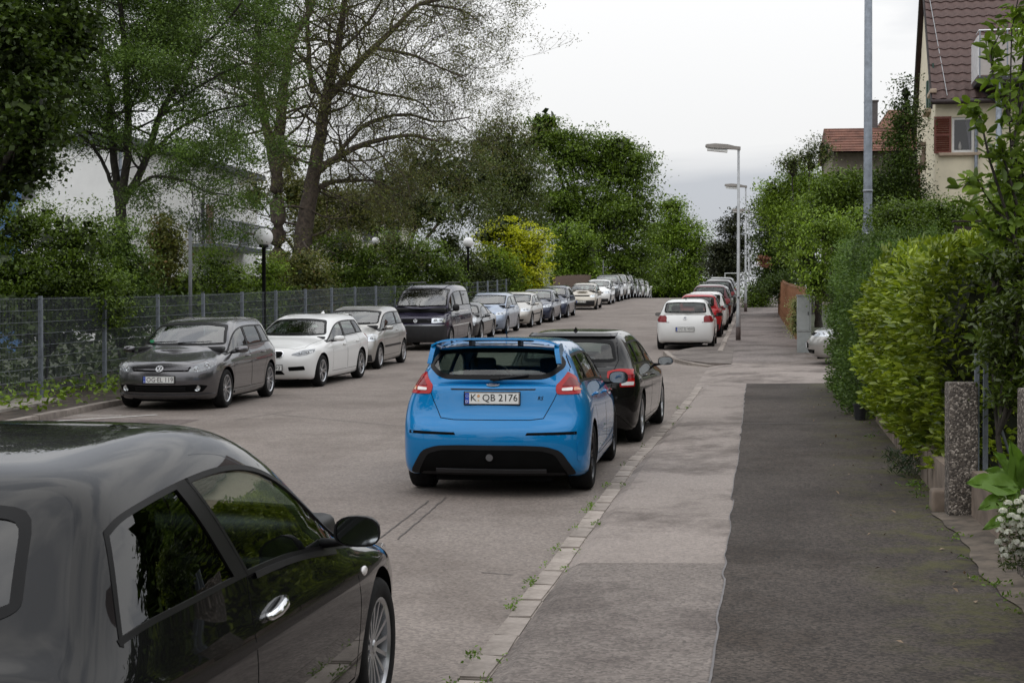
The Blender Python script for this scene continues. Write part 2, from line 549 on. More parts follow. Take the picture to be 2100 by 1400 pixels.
for k, (a, b, w_) in enumerate([((770, 1112), (880, 1028), .022), ((815, 1108), (915, 1020), .022), ((985, 1175), (1052, 1179), .02), ((560, 850), (860, 878), .03), ((480, 862), (600, 842), .02)]):
    ribbon('tar_seam', wobble(gat(*a), gat(*b), 22, .006, k), w_ * .6, M_SEAMD, .005, road)
# right footway: kerb gutter stones, light strip, repair patch, sealed joint, dark strip
SEAM = -.235
_rk = np.random.default_rng(4)
_ry = np.cumsum(_rk.uniform(.12, .75, 120)) - 11
_rf = _pchip(_ry, np.cumsum(_rk.normal(size=120) * .006) * .5 + _rk.normal(size=120) * .009)
def ragged(y):
    return SEAM + float(np.clip(_rf(y), -.04, .04))
def xin(y): return xr(y) + .16
sheet('footway_strip', lambda y: xin(y) + .10, SEAM + .05, 10.6, 30.6, .075, .10, A_LIGHT, nx=3)
sheet('footway_lip', xin, lambda y: xin(y) + .10, 5.0, 10.6, .028, .070, A_PATCH, nx=2)
sheet('footway_lip', xin, lambda y: xin(y) + .10, 10.6, 30.6, .028, .073, A_LIGHT, nx=2)
sheet('footway_patch', lambda y: xin(y) + .10, SEAM + .05, -10, 10.6, .072, .10, A_PATCH, nx=3)
sheet('footway_dark', ragged, 1.72, -10, 30.6, .106, .13, A_DARK, ny=400, nx=3)
jo = [Vector((ragged(y) + random.uniform(-.0015, .0015) + (.0 if 8.3 < y < 8.7 else 0) - 0, y, 0)) for y in np.arange(5, 30.4, .09)]
jv, jf = [], []
for i, p in enumerate(jo):
    w_ = .006 if p.y < 10.6 else .003
    jv += [(p.x - w_, p.y, zr(p.y) + .110), (p.x + w_, p.y, zr(p.y) + .110)]
    if i: jf.append((2*i-2, 2*i-1, 2*i+1, 2*i))
tag(link('sealed_joint', mesh('sealed_joint', jv, jf), M_SEAL), kind='structure')
ribbon('cross_joint', [Vector((SEAM + x, 21.5 + .06 * x, 0)) for x in np.linspace(0, 1.7, 8)], .02, M_SEAL, .128, None)['kind'] = 'structure'
# side entrance across the footway, then the footway beyond
sheet('side_entrance', lambda y: xr(y) - .02, lambda y: xr(y) + .55, 30.6, 38.2, .006, .085, A_LIGHT, nx=3)
sheet('side_entrance', lambda y: xr(y) + .55, 1.75, 30.6, 38.2, .085, .117, A_LIGHT, nx=3)
sheet('side_entrance', 1.75, 14.0, 30.6, 42.0, .117, .13, A_LIGHT, nx=4)
sheet('far_footway', lambda y: xr(y) + .14, 1.75, 38.2, 142, .081, .119, A_FAR, nx=3)
bulb = [gat(1368, 734), gat(1382, 741), gat(1410, 747), gat(1450, 751), gat(1500, 754), gat(1505, 722), gat(1478, 709), gat(1440, 716), gat(1400, 723)]
bv = [(p.x, p.y, zr(p.y) + .095) for p in bulb] + [(p.x, p.y, zr(p.y) - .05) for p in bulb]
nb = len(bulb)
tag(link('footway_corner', mesh('footway_corner', bv, [tuple(range(nb))] + [(i, nb + i, nb + (i+1) % nb, (i+1) % nb) for i in range(nb)]), A_PATCH), kind='structure')
# kerbs of single stones
_stone = {}
def stone_mesh(l_, w_, h_, k):
    key = (round(l_, 2), round(w_, 2), round(h_, 2), k)
    if key not in _stone:
        r0 = random.Random(k)
        bm = bmesh.new()
        bmesh.ops.create_cube(bm, size=1)
        for v in bm.verts:
            v.co = Vector((v.co.x * w_ + r0.uniform(-.004, .004), v.co.y * (l_ - .012), v.co.z * h_ + (r0.uniform(-.006, .004) if v.co.z > 0 else 0)))
        bmesh.ops.bevel(bm, geom=[e for e in bm.edges if min(v.co.z for v in e.verts) > 0], offset=.010, segments=2, affect='EDGES')
        me = bpy.data.meshes.new('kerb_stone'); bm.to_mesh(me); bm.free()
        me.materials.append(M_STONE)
        _stone[key] = me
    return _stone[key]
def kerb(name, fx, y0, y1, l_, w_, rise, joints=True):
    base = sheet(name, lambda y: fx(y) - w_ / 2 + .01, lambda y: fx(y) + w_ / 2 - .01, y0, y1, rise - .03, rise - .03, M_TAR)
    y = y0 + l_ / 2
    k = 0
    while y < y1 - l_ * .4:
        o = link('kerb_stone', stone_mesh(l_, w_, .16, k % 9), None, base)
        g = slope(y)
        o.location = (fx(y) + random.uniform(-.006, .006), y, zr(y) + rise - .08 + random.uniform(-.006, .004))
        o.rotation_euler = (math.atan(g), random.uniform(-.012, .012), -math.atan((fx(y + .3) - fx(y - .3)) / .6) + random.uniform(-.008, .008))
        y += l_; k += 1
    return base
kerb('kerb', lambda y: xr(y) + .085, 5.0, 30.5, .50, .155, .040)
kerb('kerb', lambda y: xr(y) + .085, 43.2, 100, 1.0, .15, .105)
kerb('kerb', lambda y: xl(y) - .07, 17, 95, 1.0, .15, .10)
# kerb of the corner build-out
cb = MB()
edge = [gat(1360, 727), gat(1369, 736), gat(1384, 743), gat(1412, 749), gat(1452, 753), gat(1502, 755)]
for i in range(len(edge) - 1):
    a, b = edge[i], edge[i+1]
    d = (b - a); d.z = 0; ln = d.length; d.normalize(); n = Vector((-d.y, d.x, 0))
    q = [a, b, b + n * .13, a + n * .13]
    h_ = .105 - .10 * (i / (len(edge) - 1))**2; h2 = .105 - .10 * ((i + 1) / (len(edge) - 1))**2
    vs = [(p.x, p.y, zr(p.y) - .1) for p in q] + [(p.x, p.y, zr(p.y) + (h_ if j in (0, 3) else h2)) for j, p in enumerate(q)]
    o = MB().add(vs, [(0, 1, 5, 4), (1, 2, 6, 5), (2, 3, 7, 6), (3, 0, 4, 7), (4, 5, 6, 7)]).build('corner_kerb', M_STONE)
    o['kind'] = 'structure'
# left verge: pavement slab, soil bank up to the fence
sheet('verge', lambda y: xl(y) - .145, -14.0, 17, 100, .085, .22, M_SOIL, nx=3)
sl = [gat(-60, 872), gat(-60, 846), gat(60, 833), gat(128, 835), gat(100, 842)]
tag(link('concrete_slab', mesh('concrete_slab', [(p.x, p.y, zr(p.y) + .155) for p in sl] + [(p.x, p.y, zr(p.y) + .0) for p in sl],
    [tuple(range(5))] + [(i, 5 + i, 5 + (i+1) % 5, (i+1) % 5) for i in range(5)]), M_CONC), kind='structure')
# gardens right of the footway
sheet('garden_bed', 1.72, 30, -10, 30.6, .10, .5, M_EARTH, nx=6)
sheet('garden_bed', 1.75, 40, 42.0, 200, .10, .6, M_EARTH, nx=6)
# ------------------------------------------------------------------ vegetation
def leaf_mat(name, dark, light, trans=0.26, rough=0.5, hue=None, spec=.3, patch=.9, lo=.50):
    m, t, o = material(name)
    ge = t.nodes.new('ShaderNodeNewGeometry')
    r_ = t.nodes.new('ShaderNodeValToRGB')
    e = r_.color_ramp.elements
    e[0].color, e[1].color = (*dark, 1), (*light, 1)
    if hue:
        el = r_.color_ramp.elements.new(0.93); el.color = (*light, 1)
        e[len(e) - 1].color = (*hue, 1)
    t.links.new(ge.outputs['Random Per Island'], r_.inputs[0])
    tcn = t.nodes.new('ShaderNodeTexCoord')     # whole sprays differ in tone at random
    nz_ = N(t, 'ShaderNodeTexNoise', _Scale=patch, _Detail=3.0, _Roughness=.6); t.links.new(tcn.outputs['Object'], nz_.inputs[0])
    mr = N(t, 'ShaderNodeMapRange'); mr.inputs[1].default_value, mr.inputs[2].default_value = .32, .68
    mr.inputs[3].default_value, mr.inputs[4].default_value = lo, 1.35
    t.links.new(nz_.outputs['Fac'], mr.inputs[0])
    vs_ = t.nodes.new('ShaderNodeVectorMath'); vs_.operation = 'SCALE'
    t.links.new(r_.outputs[0], vs_.inputs[0]); t.links.new(mr.outputs[0], vs_.inputs['Scale'])
    class _O: pass
    r_ = _O(); r_.outputs = [vs_.outputs[0]]
    b = N(t, 'ShaderNodeBsdfPrincipled', _Roughness=rough)
    b.inputs['Specular IOR Level'].default_value = spec
    t.links.new(r_.outputs[0], b.inputs['Base Color'])
    tr = t.nodes.new('ShaderNodeBsdfTranslucent')
    mu = N(t, 'ShaderNodeMix', data_type='RGBA', blend_type='MULTIPLY'); mu.inputs[0].default_value = 1.0
    mu.inputs[7].default_value = (1.15, 1.2, 0.6, 1)
    t.links.new(r_.outputs[0], mu.inputs[6]); t.links.new(mu.outputs[2], tr.inputs[0])
    ms = t.nodes.new('ShaderNodeMixShader'); ms.inputs[0].default_value = trans
    t.links.new(b.outputs[0], ms.inputs[1]); t.links.new(tr.outputs[0], ms.inputs[2])
    t.links.new(ms.outputs[0], o.inputs[0])
    MATS[name] = m
    return m
L_DARK = leaf_mat('leaf_dark', (0.019, 0.036, 0.007), (0.081, 0.127, 0.018))
L_MID = leaf_mat('leaf_mid', (0.053, 0.091, 0.014), (0.177, 0.263, 0.033))
L_FRESH = leaf_mat('leaf_fresh', (0.085, 0.146, 0.017), (0.259, 0.374, 0.042))
L_ASH = leaf_mat('leaf_ash', (0.045, 0.084, 0.017), (0.146, 0.227, 0.041))
L_OLIVE = leaf_mat('leaf_olive', (0.050, 0.072, 0.022), (0.135, 0.170, 0.044), hue=(0.12, 0.075, 0.035))
L_WALNUT = leaf_mat('leaf_bronze', (0.070, 0.080, 0.025), (0.175, 0.180, 0.050), hue=(0.14, 0.09, 0.04))
L_YELLOW = leaf_mat('leaf_yellow', (0.34, 0.37, 0.014), (0.60, 0.62, 0.03), lo=.85)
L_LAUREL = leaf_mat('leaf_laurel', (0.098, 0.155, 0.014), (0.345, 0.425, 0.036), rough=.32, spec=.5)
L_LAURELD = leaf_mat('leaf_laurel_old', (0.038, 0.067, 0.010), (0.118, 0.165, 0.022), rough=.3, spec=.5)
L_PRIVET = leaf_mat('leaf_privet', (0.048, 0.095, 0.022), (0.150, 0.235, 0.050))
L_CONIF = leaf_mat('leaf_conifer', (0.016, 0.023, 0.010), (0.061, 0.069, 0.027), trans=.1)
L_WHITE = leaf_mat('petal_white', (0.550, 0.560, 0.480), (0.800, 0.800, 0.740), trans=.25)
L_CREAM = leaf_mat('leaf_cream', (0.220, 0.270, 0.090), (0.500, 0.520, 0.260))
L_RUST = leaf_mat('leaf_rust', (0.088, 0.105, 0.028), (0.193, 0.201, 0.052), hue=(0.20, 0.07, 0.035))
L_HOSTA = leaf_mat('leaf_broad', (0.085, 0.175, 0.027), (0.177, 0.305, 0.048), rough=.4)
L_INNER = leaf_mat('leaf_inner_shade', (0.018, 0.028, 0.007), (0.042, 0.062, 0.014), trans=.05)  # dark tone carries the shade inside the crowns
M_BARK = simple('bark', (0.075, 0.058, 0.045), 0.95, var=.45, scale=9, bump=.8)
M_BARKD = simple('dark_bark', (0.035, 0.030, 0.024), 0.95, var=.4, scale=9, bump=.8)
def _unit(a):
    return a / (np.linalg.norm(a, axis=1, keepdims=True) + 1e-9)
def leaves(name, P, size, mat, parent=None, up=0.6, droop=0.2, asp=0.55, dirs=None, rg=None, fold=.10, n6=False):
    rg = rg or rng
    P = np.asarray(P, float)
    n = len(P)
    ax = rg.normal(size=(n, 3))
    if dirs is not None:
        ax = ax * .55 + dirs
    ax[:, 2] = ax[:, 2] * .7 - droop
    ax = _unit(ax)
    nr = rg.normal(size=(n, 3)); nr[:, 2] += up * 2
    sd = _unit(np.cross(ax, nr)); nr = np.cross(sd, ax)
    nr *= np.sign(nr[:, 2:3] + 1e-9)
    s = (size * rg.uniform(.65, 1.3, n))[:, None]
    if not n6:
        V = np.stack([P, P + ax*s*.45 + sd*s*asp*.5 + nr*s*fold, P + ax*s, P + ax*s*.45 - sd*s*asp*.5 + nr*s*fold], 1).reshape(-1, 3)
        F = np.arange(4 * n).reshape(-1, 4)
    else:
        # pointed oval with a raised midrib: two quads on a common rib
        V = np.stack([P, P + ax*s*.35 + sd*s*asp*.5 + nr*s*fold, P + ax*s*.75 + sd*s*asp*.38 + nr*s*fold*.6, P + ax*s - nr*s*.06,
                      P + ax*s*.75 - sd*s*asp*.38 + nr*s*fold*.6, P + ax*s*.35 - sd*s*asp*.5 + nr*s*fold, ], 1).reshape(-1, 3)
        b = np.arange(n)[:, None] * 6
        F = np.vstack([b + np.array([[0, 1, 2, 3]]), b + np.array([[0, 3, 4, 5]])])
    return link(name, fastmesh(name, V, F), mat, parent)
def blob_pts(blobs, nclump, per, spread, flat=.7, shell=.45, rg=None, weight=None, jitter=.12):
    """clumps of points through a set of ellipsoids (cx,cy,cz,rx,ry,rz), denser to the outside"""
    rg = rg or rng
    B = np.asarray(blobs, float)
    w_ = B[:, 3] * B[:, 4] * B[:, 5]; w_ = w_**.75 / (w_**.75).sum()
    k = rg.choice(len(B), nclump, p=w_)
    d = _unit(rg.normal(size=(nclump, 3)))
    rr = rg.uniform(0, 1, nclump)**shell
    C = B[k, :3] + d * rr[:, None] * B[k, 3:6] * rg.uniform(1 - jitter, 1 + jitter, (nclump, 1))
    m = rg.poisson(per, nclump)
    I = np.repeat(np.arange(nclump), m)
    Q = C[I] + rg.normal(size=(len(I), 3)) * spread * np.array([1, 1, flat])
    return C, Q
def grow(rg, p, d, ln, r_, depth, out, tips, kids_=(2, 3), spread=.55, trop=.12, ratio=.72, seg=4, wig=.12, minr=.006):
    """a branch: a bent tapering path, then its forks"""
    pts, rad = [p.copy()], [r_]
    q = p.copy(); dd = d.copy()
    for i in range(seg):
        dd = dd + Vector(rg.normal(size=3)) * wig + Vector((0, 0, trop))
        dd.normalize()
        q = q + dd * (ln / seg)
        pts.append(q.copy()); rad.append(r_ * (1 - .38 * (i + 1) / seg))
    out.append((pts, rad, depth))
    if depth == 0:
        tips.append((pts[-1], dd.copy(), ln)); tips.append((pts[-2], dd.copy(), ln))
        return
    k = int(rg.integers(kids_[0], kids_[1] + 1))
    for j in range(k):
        ax = Vector(rg.normal(size=3)); ax = (ax - dd * ax.dot(dd)).normalized()
        nd = (dd + ax * spread * rg.uniform(.5, 1.25)).normalized()
        st = pts[-1] if j < 2 else pts[int(rg.integers(2, seg))]
        grow(rg, st, nd, ln * ratio * rg.uniform(.8, 1.2), max(minr, rad[-1] * (.78 if j == 0 else .62)), depth - 1, out, tips, kids_, spread, trop, ratio, seg, wig, minr)
def tubes(name, out, mat, parent, n_of=lambda d: 6 if d > 2 else 4):
    mb = MB()
    for pts, rad, d in out:
        mb.tube(pts, rad, n_of(d), cap=False)
    return mb.build(name, mat, parent, smooth=True)
def limb_path(rg, a, b, sag=.25, n=6):
    a, b = Vector(a), Vector(b)
    ln = (b - a).length
    c = a.lerp(b, .5) + Vector((rg.normal()*.08*ln, rg.normal()*.08*ln, sag * ln * .4))
    return [a.lerp(c, t).lerp(c.lerp(b, t), t) for t in np.linspace(0, 1, n)]
def leafy_tree(name, base, blobs, nclump, per, spread, size, mat, label, cat='tree', group=None, trunk=.16, bark=None, flat=.6, up=.6, droop=.2, shell=.45, asp=.55,
               fork=.35, seed=1, limbs=10, jitter=.15, stem=True, dense=True):
    """trunk, limbs to the crown's lobes, leaves in clumps; blobs relative to base"""
    rg = np.random.default_rng(seed)
    root = empty(name, base)
    tag(root, label, cat, group)
    if dense:
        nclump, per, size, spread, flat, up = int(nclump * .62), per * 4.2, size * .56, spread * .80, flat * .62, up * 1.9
    C, Q = blob_pts(blobs, nclump, per, spread, flat, shell, rg, jitter=jitter)
    if dense:                                  # dark leaves added: inner shade put into their colour, sky gaps closed
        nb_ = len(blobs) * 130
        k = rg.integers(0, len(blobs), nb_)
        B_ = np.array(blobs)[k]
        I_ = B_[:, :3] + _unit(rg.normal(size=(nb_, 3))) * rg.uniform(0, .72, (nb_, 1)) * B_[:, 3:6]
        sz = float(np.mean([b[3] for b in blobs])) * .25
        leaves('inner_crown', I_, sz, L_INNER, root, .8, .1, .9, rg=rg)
    leaves('crown', Q, size, mat, root, up, droop, asp, rg=rg)
    top = max(b[2] for b in blobs)
    f = Vector((rg.normal()*.1, rg.normal()*.1, top * fork))
    out = []
    if stem:
        out.append((limb_path(rg, (0, 0, -.3), f, 0, 6), list(np.linspace(trunk, trunk * .72, 6)), 3))
        for b in blobs[:limbs]:
            t = Vector(b[:3])
            out.append((limb_path(rg, f, t, -.25, 7), list(np.linspace(trunk * .5, .02, 7)), 3))
        for i in rg.choice(nclump, min(nclump, limbs * 7), replace=False):
            k = int(np.argmin(((np.array(blobs)[:, :3] - C[i])**2).sum(1)))
            out.append((limb_path(rg, Vector(blobs[k][:3]) * .92, C[i], -.1, 4), [.022, .016, .011, .006], 1))
        tubes('trunk', out, bark or M_BARKD, root)
    return root
def px_blobs(base, lst, depth):
    """crown lobes given as they show in the photograph (x, y, radius x, radius y in photo pixels, depth offset m)"""
    o = []
    for (x, y, rx, ry, dd) in lst:
        p = at(x, y, depth + dd) - Vector(base)
        s = (depth + dd) / F_PX
        o.append((p.x, p.y, p.z, rx * s, (rx + ry) / 2 * s, ry * s))
    return o
def tree_at(name, px, depth, lobes, label, lift=.1, xmin=-13.4, **kw):
    dref = depth
    if px < 1300:                              # keep the left gardens behind their fence
        d = ray(px, 640)
        d0 = xmin / d.x if d.x < 0 else 999
        depth = min(max(depth, d0), 130)
    elif px < 1450:
        depth = max(depth, 155)
    p = at(px, 640, depth)
    base = Vector((p.x, p.y, zr(p.y) + lift))
    k = max(1.0, depth / dref) if dref else 1.0
    if k > 1:
        kw['spread'] *= k; kw['size'] *= k
    return leafy_tree(name, base, px_blobs(base, lobes, depth), label=label, **kw)
# ------------------------------------------------------------------ street furniture, fences, walls
M_WALL = simple('garden_wall', (0.175, 0.135, 0.105), 0.92, var=.3, scale=4, bump=.5)
M_GALV = simple('galvanised', (0.27, 0.29, 0.32), 0.5, 0.6, var=.18, scale=12)
M_GALVD = simple('galvanised_dull', (0.21, 0.235, 0.27), 0.55, 0.35, var=.2, scale=10)
M_WIRE = simple('fence_wire', (0.13, 0.145, 0.16), 0.55, 0.3)
M_POSTG = simple('lamp_grey', (0.36, 0.37, 0.38), 0.45, .3, var=.12)
def wire_fence():
    root = empty('wire_fence', (-12.0, 24.9, zr(24.9) + .2))
    tag(root, 'galvanised double-rod wire fence along the left side', 'fence')
    sp = 2.62
    fx = lambda y: -12.0
    n = 25
    ys = [24.9 + sp * (i - 2) for i in range(n + 3)]
    pm = MB().box((0, 0, .80), (.065, .045, 1.78)).mesh('post'); pm.materials.append(M_GALVD)
    cm = MB().box((0, .032, .80), (.045, .010, 1.70)).mesh('clamp_strip'); cm.materials.append(M_GALV)
    for i, y in enumerate(ys):
        z = zr(y) + .18
        loc = Vector((fx(y), y, z)) - root.location
        o = link('post', pm, None, root, loc); link('clamp_strip', cm, None, root, loc + Vector((.012, .002, 0)))
        o.rotation_euler = (0, 0, random.uniform(-.03, .03))
        if i == 0: continue
        y0 = ys[i-1]
        a = Vector((fx(y0), y0, zr(y0) + .18)) - root.location; b = loc
        d = b - a
        hz = MB()
        for k in range(9):
            h = .08 + k * .195
            for off in (-.009, .009):
                hz.tube([a + Vector((off, 0, h)), b + Vector((off, 0, h))], .0042, 4, cap=False)
        far = y > 52
        vt = MB()
        if not far:
            m = 52
            for k in range(1, m):
                p = a + d * (k / m)
                w_ = .0022
                vs = [p + Vector((0, -w_, .05)), p + Vector((0, w_, .05)), p + Vector((0, w_, 1.67)), p + Vector((0, -w_, 1.67)),
                      p + Vector((.005, 0, .05)), p + Vector((.005, 0, 1.67))]
                vt.add(vs, [(0, 1, 2, 3), (0, 4, 5, 3), (1, 4, 5, 2)])
        else:
            m = 26
            for k in range(1, m):
                p = a + d * (k / m)
                vs = [p + Vector((0, -.004, .05)), p + Vector((0, .004, .05)), p + Vector((0, .004, 1.67)), p + Vector((0, -.004, 1.67))]
                vt.add(vs, [(0, 1, 2, 3)])
        o = hz.build('cross_rods', M_WIRE, root); o['kind'] = 'stuff'
        o = vt.build('upright_rods', M_WIRE, root); o['kind'] = 'stuff'
wire_fence()
M_BOARD = simple('brown_board', (0.135, 0.085, 0.06), 0.85, var=.3, scale=4)
M_BOARDO = simple('orange_board', (0.30, 0.155, 0.085), 0.8, var=.2, scale=4)
def board_fence(name, a, b, h, mat, label, bw=.16, post=2.0, lift=.1):
    a, b = Vector(a), Vector(b)
    root = empty(name, (a.x, a.y, zr(a.y) + lift)); tag(root, label, 'fence')
    d = (b - a); d.z = 0; ln = d.length; d.normalize()
    rz = math.atan2(d.y, d.x)
    n = int(ln / bw)
    me = MB().box((0, 0, h / 2), (bw * .93, .022, h)).mesh('board'); me.materials.append(mat)
    for i in range(n):
        p = a + d * (bw * (i + .5))
        o = link('board', me, None, root)
        o.location = Vector((p.x, p.y, zr(p.y) + lift + random.uniform(-.02, .015))) - root.location
        o.rotation_euler = (0, random.uniform(-.008, .008), rz)
    k = 0
    nn = Vector((-d.y, d.x, 0)) * .07
    while k < ln:
        p = a + d * k + nn
        MB().box((0, 0, h * .48), (.09, .09, h * .97)).build('post', mat, root, loc=Vector((p.x, p.y, zr(p.y) + lift)) - root.location)
        k += post
    return root
board_fence('board_fence', (-12.0, 93.2, 0), (-11.6, 128, 0), 1.55, M_BOARD, 'brown board fence beyond the grey wire fence', .20)
board_fence('board_fence', (1.36, 44.5, 0), (1.12, 77, 0), 1.7, M_BOARDO, 'orange-brown board fence along the far right footway', .22)
M_SHADE = glass('lamp_diffuser', (.85, .85, .82), 1.3)
def street_lamp(px, ybase, depth, h, label, arm=1.05):
    p = gat(px, ybase, .09)
    b = Vector((p.x, p.y, zr(p.y) + .09))
    h = at(px, depth, (p - EYE).dot(_fw)).z - b.z
    root = empty('street_lamp', b); tag(root, label, 'street lamp', 'street lamps on the right footway')
    mb = MB().tube([(0, 0, -.1), (0, 0, .9), (0, 0, .95), (0, 0, h)], [.075, .07, .055, .038], 12)
    mb.build('pole', M_POSTG, root, smooth=True)
    MB().tube([(0, 0, -.05), (0, 0, .42)], [.079, .077], 12).build('base_sleeve', simple('rust_brown', (.07, .05, .045), .8), root, smooth=True)
    # luminaire reaching over the road (to the left)
    d = Vector((-1, -.12, 0)).normalized(); s_ = Vector((-d.y, d.x, 0))
    def sec(t, w_, z0, z1):
        c = d * t
        return [c + s_ * w_ + Vector((0, 0, z0)), c - s_ * w_ + Vector((0, 0, z0)), c - s_ * w_ * .75 + Vector((0, 0, z1)), c + s_ * w_ * .75 + Vector((0, 0, z1))]
    S = [sec(-.06, .045, h - .09, h + .02), sec(.12, .055, h - .07, h + .04), sec(.35, .13, h - .05, h + .09), sec(.75, .15, h - .03, h + .12), sec(arm - .03, .12, h + .0, h + .10), sec(arm, .09, h + .03, h + .08)]
    vs = [q for s2 in S for q in s2]
    fs = [(i*4 + k, i*4 + (k+1) % 4, (i+1)*4 + (k+1) % 4, (i+1)*4 + k) for i in range(5) for k in range(4)] + [(3, 2, 1, 0), (20, 21, 22, 23)]
    lu = MB().add(vs, fs).build('lamp_head', simple('lamp_brown', (.22, .20, .18), .5), root, auto=40)
    vs = sec(.36, .11, h - .16, h - .055) + sec(arm - .06, .10, h - .10, h - .01)
    MB().add(vs, [(0, 1, 2, 3), (7, 6, 5, 4), (0, 4, 5, 1), (1, 5, 6, 2), (2, 6, 7, 3), (3, 7, 4, 0)]).build('diffuser', simple('diffuser_white', (.62, .62, .60), .35, var=.05), lu)
    MB().lathe([(.03, 0), (.03, .012), (0, .012)], 'y', 10).build('number_disc', M_BLACK, root, loc=(0, -.075, 1.35))
street_lamp(1514, 697, 303, 5.75, 'nearest street lamp on the far footway by the white hatchback')
street_lamp(1529, 639, 382, 5.75, 'second street lamp along the far footway')
street_lamp(1535.5, 614, 432, 5.75, 'third and farthest street lamp on the footway')
def tall_pole():
    p = at(1779, 640, 25.5)
    b = Vector((p.x, p.y, zr(p.y) + .12))
    root = empty('utility_pole', b); tag(root, 'thick grey steel pole rising out of the privet hedge', 'pole')
    MB().tube([(0, 0, -.2), (0, 0, 2.7), (0, 0, 3.0), (0, 0, 9.5)], [.098, .098, .072, .055], 14).build('shaft', M_GALVD, root, smooth=True)
    for z in (2.72, 2.98, 3.42):
        MB().tube([(0, 0, z - .02), (0, 0, z + .02)], [.103, .103] if z < 2.9 else [.080, .080], 14).build('clamp_band', M_GALV, root, smooth=True)
    MB().box((-.06, -.085, 2.2), (.08, .03, .5), .01).build('service_door', M_GALV, root)
tall_pole()
def globe_lamp(px, py, depth, r_, label):
    c = at(px, py, depth)
    b = Vector((c.x, c.y, zr(c.y) + .1))
    root = empty('globe_lamp', b); tag(root, label, 'lamp', 'globe lamps in the garden behind the fence')
    h = c.z - b.z
    MB().ball((0, 0, h), r_, 24, 16).build('globe', simple('opal_globe', (.80, .80, .80), .3, var=.02), root, smooth=True)
    MB().lathe([(.0, h - r_ * .86), (.13, h - r_ * .86), (.12, h - r_ * 1.12), (.05, h - r_ * 1.2), (.045, -.2)], 'z', 12).build('post', M_BLACK, root, smooth=True)
    MB().lathe([(0, h + r_ * 1.05), (.06, h + r_ * 1.0), (.08, h + r_ * .95)], 'z', 12).build('cap', M_BLACK, root, smooth=True)
globe_lamp(541, 486, 38.5, .225, 'large white globe lamp on a black post near the balcony')
globe_lamp(960, 497, 66.0, .22, 'white globe lamp left of the yellow shrub')
globe_lamp(770, 494, 60.0, .15, 'small white globe lamp half hidden above the silver car')
globe_lamp(875, 495, 66.0, .15, 'small white globe lamp half hidden above the dark van')
def thin_post(px, ytop, depth, label, r_=.035, name='post', sign=False):
    c = at(px, ytop, depth)
    b = Vector((c.x, c.y, zr(c.y) + .1)); h = c.z - b.z
    root = empty(name, b); tag(root, label, 'post')
    MB().tube([(0, 0, -.2), (0, 0, h)], r_, 10).build('shaft', simple('post_grey', (.09, .095, .10), .5), root, smooth=True)
    MB().lathe([(r_ * 1.15, h - .02), (r_ * 1.15, h + .01), (0, h + .03)], 'z', 10).build('cap', M_BLACK, root, smooth=True)
thin_post(390, 470, 34.0, 'thin grey post in front of the balcony', .038)
thin_post(1237, 533, 112.0, 'thin grey post above the brown board fence', .04)
def cabinet():
    p = at(1648, 720, 41.5)
    b = Vector((p.x, p.y, zr(p.y) + .10))
    root = empty('switch_cabinet', b, R(-4)); tag(root, 'tall light grey switch cabinet on the far footway', 'cabinet')
    m = simple('cabinet_grey', (.36, .38, .375), .6, var=.08)
    MB().box((0, .25, .28), (.35, .55, .56), .008).build('plinth', simple('cabinet_plinth', (.30, .315, .31), .7, var=.1), root, auto=40)
    MB().box((0, .25, 1.04), (.36, .57, .95), .012).build('housing', m, root, auto=40)
    MB().prism([(-.20, -.06), (.20, -.06), (.20, .56), (-.20, .56)], 1.516, 1.55).build('lid', m, root)
    MB().box((.0, -.042, 1.04), (.30, .008, .86)).build('door', m, root)
    MB().box((.12, -.05, 1.05), (.02, .012, .09)).build('lock', M_BLACK, root)
cabinet()
def bus_frame():
    p = at(1518, 600, 88.0)
    b = Vector((p.x - .3, p.y, zr(p.y) + .1))
    root = empty('sign_frame', b); tag(root, 'thin pale frame standing behind the second street lamp', 'frame')
    m = simple('pale_frame', (.50, .52, .50), .6)
    for x in (-.55, .55):
        MB().tube([(x, 0, -.1), (x, 0, 1.75)], .03, 8).build('upright', m, root)
    MB().tube([(-.58, 0, 1.75), (.58, 0, 1.75)], .03, 8).build('crossbar', m, root)
bus_frame()
# ---- garden wall and gate posts on the right
def aggregate(name):
    m, t, o = material(name)
    tcn = t.nodes.new('ShaderNodeTexCoord')
    vo = N(t, 'ShaderNodeTexVoronoi', _Scale=70.0); t.links.new(tcn.outputs['Object'], vo.inputs[0])
    sc_ = t.nodes.new('ShaderNodeSeparateColor'); t.links.new(vo.outputs['Color'], sc_.inputs[0])
    r_ = t.nodes.new('ShaderNodeValToRGB')
    e = r_.color_ramp.elements
    e[0].color = (.045, .038, .032, 1); e[1].color = (.42, .37, .32, 1); e[1].position = 1.0
    k = e.new(.6); k.color = (.10, .082, .068, 1)
    k = e.new(.88); k.color = (.22, .19, .16, 1)
    t.links.new(sc_.outputs[0], r_.inputs[0])
    b = pbsdf(t, o, r_.outputs[0], .75)
    bp = N(t, 'ShaderNodeBump', _Strength=.8, _Distance=.01); bp.invert = True
    t.links.new(vo.outputs['Distance'], bp.inputs['Height']); t.links.new(bp.outputs[0], b.inputs['Normal'])
    return m
M_AGG = aggregate('exposed_aggregate')
def gate_post(x, y, w_, h, label, lift=.0):
    z = zr(y) + .10 + lift
    root = empty('gate_post', (x, y, z), R(3)); tag(root, label, 'gate post', 'aggregate gate posts')
    MB().box((0, 0, h / 2 - .1), (w_, w_, h + .2), .012).build('shaft', M_AGG, root, auto=40)
    MB().box((0, 0, -.02), (w_ + .10, w_ + .12, .10), .015).build('footing', M_WALL, root, auto=40)
gate_post(1.62, 12.9, .225, 1.10, 'nearer-to-hedge aggregate concrete gate post')
